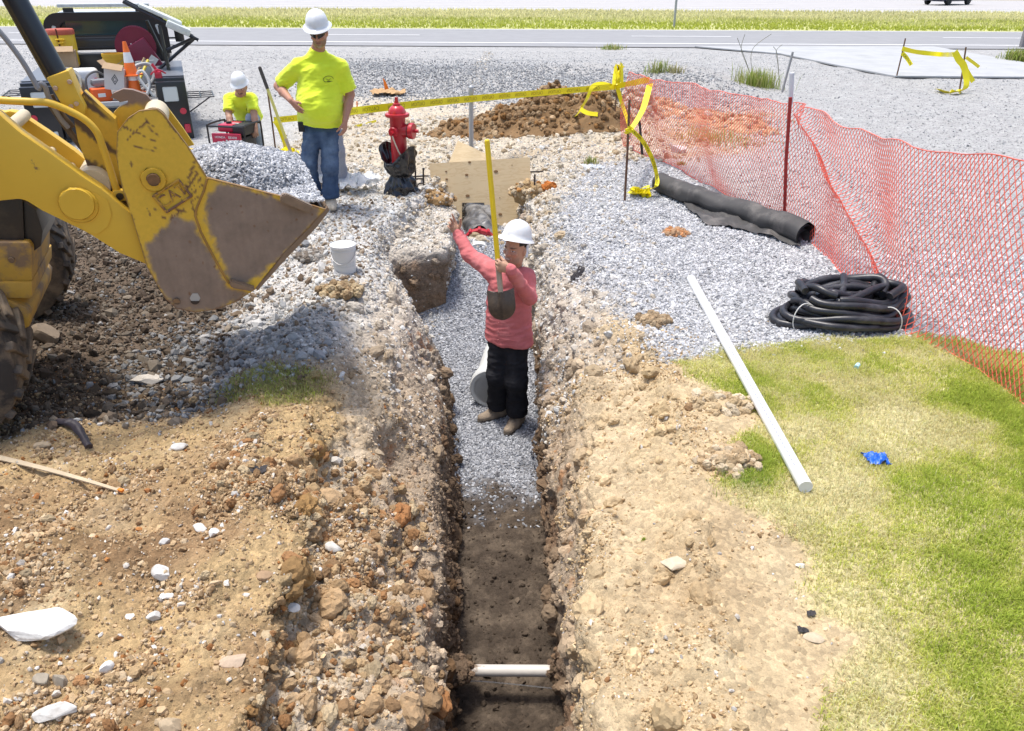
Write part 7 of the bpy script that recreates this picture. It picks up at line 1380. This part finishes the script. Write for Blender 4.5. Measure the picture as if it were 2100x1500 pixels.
# =================================================================== HEAPS
gx0 = G(1110, 268); cx, cy = gx0.x, gx0.y + .45
def heap_mesh(name, lobes, ext, res, colr, label, seed, n, sz):
    rr = np.random.default_rng(seed); nx, ny = int(ext[0] * 2 / res), int(ext[1] * 2 / res); xs = np.linspace(-ext[0], ext[0], nx + 1); ys = np.linspace(-ext[1], ext[1], ny + 1); Xg, Yg = np.meshgrid(xs, ys, indexing='ij'); P3_ = np.stack([Xg.ravel() + cx, Yg.ravel() + cy, 0 * Xg.ravel()], 1)
    def H(x, y):
        h = np.zeros(x.shape)
        for lx, ly, sx, sy, hh in lobes: h = np.maximum(h, hh * np.clip(1.15 * np.exp(-(((x - lx) / sx) ** 2 + ((y - ly) / sy) ** 2)) - .15, 0, None))
        return h
    h = H(Xg.ravel(), Yg.ravel()); nz = fbm(P3_ + seed, .5, 5) * .6 + fbm(P3_ + seed + 4, .2, 4, ridged=True) * .32; z = h * (1 + nz) - .05 * (h < .02); gzz = np.array([gz_at(a, b) for a, b in P3_[:, :2]]); V = P3_.copy(); V[:, 2] = gzz + z - .01
    ii = np.arange(len(V)).reshape(nx + 1, ny + 1); F = np.stack([ii[:-1, :-1], ii[1:, :-1], ii[1:, 1:], ii[:-1, 1:]], -1).reshape(-1, 4); keep = (h[F].max(1) > .015); F = F[keep]
    w = h ** .6; w /= w.sum(); pk = rr.choice(len(V), n, p=w); base, f = variants(12, 3, .22, seed + 2); s_ = np.exp(rr.uniform(np.log(sz[0]), np.log(sz[1]), n)); vv = np.einsum('nij,nkj->nki', rand_rot(n, rr), base[rr.integers(0, 12, n)] * np.stack([s_, s_ * .8, s_ * .75], -1)[:, None, :]) + (V[pk] + rr.normal(size=(n, 3)) * [.02, .02, .008])[:, None, :]
    V2 = np.concatenate([V, vv.reshape(-1, 3)]); tri = np.concatenate([F[:, [0, 1, 2]], F[:, [0, 2, 3]]]); F2 = np.concatenate([tri, (f[None] + (np.arange(n) * base.shape[1])[:, None, None]).reshape(-1, 3) + len(V)])
    c0 = np.tile(colr[0], (len(V), 1)) * (1 + .35 * fbm(V + 5, .3, 4))[:, None]; cc = np.concatenate([c0, np.repeat(cmix(rr, n, colr, .16), base.shape[1], 0)]); return tag(np_mesh(name, V2, F2, clod_m, False, np.clip(cc, .02, .8)), label, 'dirt mound')
heap_mesh('dirt_mound', [(.05, 0, 1.05, .6, .36), (.25, .15, .40, .45, .47), (.75, -.1, .55, .5, .36), (-.55, -.05, .6, .45, .28), (-1.25, -.1, .4, .3, .16)], (1.9, 1.2), .035, [(.23, .145, .075), (.18, .11, .055), (.29, .19, .105), (.28, .15, .06), (.35, .25, .15)], 'mound of freshly dug brown clay behind the yellow tape', 51, 1500, (.012, .075))
gx0 = G(1235, 250); cx, cy = gx0.x, gx0.y + .3
heap_mesh('rubble_heap', [(0, 0, .55, .55, .38), (.45, .25, .45, .4, .36), (-.2, .2, .4, .4, .34)], (1.2, 1.0), .04, [(.43, .36, .26), (.36, .29, .20), (.50, .45, .36), (.30, .22, .14), (.55, .52, .46)], 'heap of tan stony rubble below the knotted stake', 57, 700, (.015, .085))
gx0 = G(1440, 250); cx, cy = gx0.x, gx0.y
heap_mesh('orange_clay_heap', [(0, 0, .9, .5, .16), (-.6, .5, .5, .5, .22), (.5, -.6, .5, .4, .15)], (1.5, 1.2), .04, [(.47, .30, .18), (.42, .24, .13), (.52, .39, .27), (.5, .44, .36)], 'low heap of orange clay behind the far stretch of the fence', 59, 700, (.012, .06))
for (x, y, rx, h, lb, sd, colr) in ((1085, 398, .20, .12, 'clod of tan and rust clay at the right end of the plywood', 61, [(.36, .25, .13), (.40, .20, .07), (.45, .36, .24)]), (890, 412, .22, .09, 'ledge of rusty clay below the rebar left of the plywood', 62, [(.36, .23, .11), (.42, .28, .15), (.5, .45, .38)]), (1125, 388, .06, .06, 'small lump of orange clay at the bank top beside the plywood', 63, [(.42, .15, .04)]), (1388, 480, .10, .025, 'patch of rusty clay crumbs on the grey gravel bank', 64, [(.42, .20, .09), (.38, .24, .14)]), (700, 600, .13, .05, 'tan clod sitting on the pale crust left of the trench', 65, [(.40, .31, .19), (.30, .21, .12)]), (1490, 950, .13, .05, 'crumbly clod of tan soil against the grass edge', 66, [(.44, .33, .20), (.36, .26, .15), (.5, .4, .27)]), (1340, 660, .10, .03, 'brown clod low on the gravel slope right of the trench', 67, [(.36, .27, .17), (.28, .2, .12)]), (1480, 835, .16, .05, 'broken tan clods between the white pipe and the trench', 68, [(.46, .35, .21), (.38, .28, .16), (.52, .43, .3)]), (640, 528, .12, .03, 'heap of dark chips left of the white bucket', 69, [(.24, .21, .18), (.32, .3, .27), (.18, .15, .12)]), (870, 345, .0, .0, '', 0, [])):
    if rx: q = G(x, y); mound('soil_clod', (q.x, q.y, q.z), (rx, rx * .7), h, colr, lb, 'soil clod', 170, (.01, .045), seed=sd)
# =================================================================== SINGLE ROCKS
_ico3 = ico(3)
def rock(x, y, w, hgt, colr, label, seed, flat=.6, tilt=0.0, veins=False, name='rock', asp=.7):
    g, n = GN(x, y + hgt * .2); zc_ = (g - C0).dot(CROT @ Vector((0, 0, -1))); W_ = w * zc_ / FPX / 2; rr = np.random.default_rng(seed); v = _ico3[0].copy()
    for _ in range(11):
        nn = rr.normal(size=3); nn /= np.linalg.norm(nn); dd_ = v @ nn; c_ = rr.uniform(.5, .85); v = v - np.outer(np.maximum(dd_ - c_, 0), nn)
    v = v * (1 + .06 * fbm(v + seed, .5, 4))[:, None]; v /= np.abs(v[:, 0]).max(); v = v * [W_, W_ * asp, W_ * flat]; ca, sa = math.cos(tilt), math.sin(tilt); v = np.stack([v[:, 0] * ca - v[:, 1] * sa, v[:, 0] * sa + v[:, 1] * ca, v[:, 2]], 1)
    v += np.array(g) + np.array([0, 0, W_ * flat * .45]); c_ = np.tile(colr, (len(v), 1)) * (1 + .12 * fbm(v + 3, .05, 4))[:, None]
    if veins: k_ = np.exp(-(fbm(v + 8, .07, 3) / .045) ** 2)[:, None] * .7; c_ = c_ * (1 - k_) + np.array([.33, .30, .26]) * k_
    return tag(np_mesh(name, v, _ico3[1], stone_m, False, np.clip(c_, .02, .85)), label, 'rock')
WH, GW, TN, BG = (.74, .72, .67), (.55, .53, .49), (.44, .34, .22), (.34, .29, .22)
for a in ((72, 1268, 175, 75, WH, 'large flat white slab of rock at the left edge', 1, .22, .15, True, .62), (122, 1458, 102, 34, GW, 'long grey white rock below the large white slab', 2, .3, .25, True, .45), (335, 1172, 50, 34, GW, 'pale angular rock in the middle of the left bank', 3, .6, -.4, True), (438, 1092, 26, 24, WH, 'small white rounded rock, right one of a touching pair', 4, .8), (412, 1084, 38, 24, GW, 'pale slanting rock, left one of a touching pair', 5, .5, -.5), (338, 1110, 24, 24, GW, 'small pale rounded stone above the angular rock', 6, .9), (340, 1222, 34, 15, WH, 'thin white stone just below the angular rock', 7, .4), (684, 1122, 42, 34, GW, 'pale blocky rock near the brink of the trench', 8, .6, -.3, True), (601, 1246, 30, 24, WH, 'round white stone on the brown ledge', 9, .75), (222, 1370, 30, 34, WH, 'upright white chip standing in the dark clods', 10, 1.1, .9), (478, 1354, 58, 26, (.46, .35, .25), 'tan slab of rock tilted on the crumbling ledge', 11, .4, .3), (582, 1382, 54, 20, (.48, .40, .29), 'flat tan slab right of the tilted slab', 12, .3, -.1), (300, 778, 68, 24, (.50, .45, .38), 'flat pale rock on the dark ground under the bucket', 13, .35, .1), (88, 1392, 36, 32, BG, 'round brown stone, left of two beside the long grey rock', 14, .85), (126, 1394, 40, 32, BG, 'round brown stone, right of two beside the long grey rock', 15, .8), (350, 1484, 48, 36, TN, 'rounded tan boulder at the bottom edge', 16, .8), (318, 1264, 34, 20, GW, 'mottled white stone below the thin white stone', 17, .55, .3, True), (268, 1264, 22, 13, WH, 'little white stone left of the mottled stone', 18, .6), (1384, 1148, 74, 40, (.56, .47, .34), 'pale flat stone set in the right bank', 19, .25, .2), (90, 915, 38, 24, TN, 'tan stone below the piece of rubber hose', 20, .6), (1668, 1308, 44, 16, (.52, .42, .29), 'flat tan stone at the edge of the lawn', 22, .3, -.1), (1642, 1160, 22, 12, WH, 'little white stone at the lawn edge below the white pipe', 23, .5), (545, 1180, 36, 24, (.33, .22, .13), 'brown clod like rock beside the ledge', 24, .7), (370, 915, 40, 18, GW, 'pale chip on the tan dirt right of the rubber hose', 25, .4, .3), (855, 1435, 34, 46, (.55, .45, .32), 'pale shard hanging on the lower left wall', 26, .5, .9), (690, 945, 26, 18, (.5, .47, .42), 'grey stone lodged on the smooth left slope', 27, .6), (420, 500, 40, 24, (.42, .36, .28), 'brownish boulder in the stones behind the bucket', 28, .6), (1390, 308, 34, 18, (.62, .58, .55), 'white rock seen through the far fence mesh', 29, .6), (95, 690, 64, 44, (.22, .17, .12), 'muddy boulder beside the loader axle guard', 30, .8)):
    rock(*a[:6], a[6], *(a[7:8] or (.6,)), *(a[8:9] or (0.0,)), *(a[9:10] or (False,)), asp=(a[10] if len(a) > 10 else .7))
# =================================================================== WEEDS
def weed(x, y, hgt_px, n, spread_px, label, seed, cols, wd=.006, lean=.55, name='weed_clump'):
    g = G(x, y); zc_ = (g - C0).dot(CROT @ Vector((0, 0, -1))); rr = np.random.default_rng(seed); sp = spread_px * zc_ / FPX; H_ = hgt_px * zc_ / FPX; p = np.array(g) + np.stack([rr.normal(size=n) * sp, rr.normal(size=n) * sp * .7, np.zeros(n)], 1); p[:, 2] = [gz_at(a, b) for a, b in p[:, :2]]
    o = blades(name, p, H_ * rr.uniform(.4, 1.1, n), np.full(n, wd * zc_ / 6) * rr.uniform(.6, 1.2, n), cmix(rr, n, cols, .15), grass_m, label, seed, lean, None); return tag(o, label, 'weed')
GR = [(.24, .32, .06), (.32, .36, .09), (.42, .40, .16)]
weed(1555, 178, 42, 420, 24, 'tall green weeds standing behind the orange fence', 71, GR); weed(1352, 150, 30, 120, 14, 'sparse green weed near the knotted stake', 72, GR); weed(1255, 102, 14, 120, 12, 'small weed at the edge of the road', 73, GR); weed(2095, 128, 30, 700, 16, 'bushy green weed at the right edge beside the concrete apron', 74, GR, .008); weed(1385, 150, 20, 80, 10, 'dry weed above the fence corner', 75, [(.42, .38, .2), (.36, .34, .15)]); weed(1210, 335, 18, 90, 7, 'thin green shoots on the bank behind the clear bag', 76, GR); weed(1535, 985, 22, 520, 28, 'bright green clump of crabgrass at the lawn corner left of the white pipe', 77, [(.30, .42, .05), (.36, .45, .08), (.25, .36, .05)], .006, .9); weed(1395, 338, 8, 90, 5, 'tiny green tuft at the foot of the far fence', 78, GR); weed(1460, 290, 30, 260, 34, 'yellowing grass tuft behind the far fence', 80, [(.45, .42, .12), (.5, .42, .2)]); weed(1320, 1108, 7, 60, 2, 'tiny green sprout on the right clay bank', 81, [(.4, .5, .1)])
def stems(x, y, pts, label):
    g = G(x, y); m = MB()
    for q in pts: m.tube(spline([g] + [PY(a, b, g.y) for a, b in q], 5), .006, 5)
    return tag(m.build('dry_stem', mat('stem_dry', (.25, .24, .17), .8), None), label, 'weed')
stems(1545, 168, [[(1530, 130), (1520, 100), (1528, 70)], [(1522, 105), (1512, 78)], [(1540, 120), (1548, 95), (1582, 70)]], 'thin dry stalk rising above the tall weeds in front of the road'); stems(1598, 165, [[(1595, 130), (1592, 105), (1604, 92)], [(1594, 112), (1586, 96)]], 'thin dry stalk left of the white fence post')
# =================================================================== ROADSIDE
g = P(1382, 57); m = MB(); m.cyl(g, g + UPV * 2.4, .05, n=10); tag(m.build('sign_post', mat('post_steel', (.38, .39, .40), .5, .4), None, True), 'thin grey metal pole on the grass median', 'pole')
g = P(2098, 97); mk = thing('marker_post', g, 'grey roadside post with a red top at the right edge', 'post'); m = MB(); m.box((.30, .16, .95), g + Vector((.04, 0, .47)), None, .02); m.build('post_body', mat('post_taupe', (.24, .22, .22), .6), mk); m = MB(); m.box((.32, .18, .12), g + Vector((.04, 0, 1.0)), None, .03); m.build('red_reflector', mat('reflector_red', (.55, .05, .07), .4), mk, True); m = MB(); m.box((.32, .18, .05), g + Vector((.04, 0, .72)), None, .01); m.build('white_band', WHT, mk)
def car(p, rz, label):
    t = thing('parked_car' if False else 'car', p, label, 'car'); M4 = Matrix.Translation(p) @ Matrix.Rotation(rz, 4, 'Z'); PT = mat('car_blue', (.012, .016, .05), .25, coat=.6, var=.05)
    prof_ = [(-2.3, .35), (-2.32, .75), (-2.2, 1.0), (-1.95, 1.08), (-1.55, 1.55), (-.6, 1.66), (.45, 1.60), (1.15, 1.10), (2.05, .95), (2.32, .70), (2.34, .38), (1.9, .26), (-1.9, .26)]
    m = MB(); m.prism([M4 @ Vector((x, -.88, z)) for x, z in prof_], M4.to_3x3() @ Vector((0, 1.76, 0))); bmesh.ops.bevel(m.bm, geom=m.bm.edges[:], offset=.10, segments=3, affect='EDGES', clamp_overlap=True); m.build('car_body', PT, t, True, 40)
    for s_ in (-1, 1):
        m = MB()
        for q in ([(-1.75, 1.10), (-1.42, 1.46), (-.65, 1.55), (-.65, 1.10)], [(-.55, 1.10), (-.55, 1.55), (.38, 1.50), (.88, 1.12)]): m.prism([M4 @ Vector((x, .885 * s_, z)) for x, z in q], M4.to_3x3() @ Vector((0, .006 * s_, 0)))
        m.build('side_window', GLASS, t); m = MB(); m.box((.10, .12, .09), M4=M4 @ Matrix.Translation((.75, .95 * s_, 1.12)), bev=.03); m.build('door_mirror', PT, t, True)
        m = MB(); m.box((.05, .35, .14), M4=M4 @ Matrix.Translation((2.30, .60 * s_, .76)), bev=.02); m.build('headlight', mat('light_lens', (.6, .6, .6)), t); m = MB(); m.box((.05, .3, .14), M4=M4 @ Matrix.Translation((-2.29, .62 * s_, .86)), bev=.02); m.build('tail_light', LAMP, t)
        for x in (-1.40, 1.38): wheel(M4 @ Vector((x, .80 * s_, .34)), M4.to_3x3() @ Vector((0, s_, 0)), .34, .22, 'wheel', t, 0, True, mat('alloy', (.55, .55, .56), .3, .6), mat('tyre_black', (.015, .015, .015), .8))
    return t
g = P(1950, 11); car(Vector((g.x, g.y + .6, .012)), R(35), 'dark blue car on the far carriageway')
# =================================================================== repeats share a group
GRP = {'stake': 'rebar stakes', 'caution tape': 'yellow caution tapes', 'rock': 'single rocks lying about', 'soil clod': 'soil clods on the banks', 'clay lump': 'clay lumps on the crossing pipe', 'weed': 'weeds round the site', 'person': 'workers on the site', 'plywood': 'plywood pieces', 'plastic sheet': 'white plastic sheeting', 'hose': 'hoses', 'shovel': 'yellow shovels', 'scrap': 'scraps of litter', 'fitting': 'fittings in the truck bed', 'tool': 'tools in the truck bed', 'box': 'cardboard boxes in the truck bed', 'dirt mound': 'heaps of dug soil'}
for o in list(sc.objects):
    if o.parent is None and o.get('category') in GRP and not o.get('group'): o['group'] = GRP[o['category']]
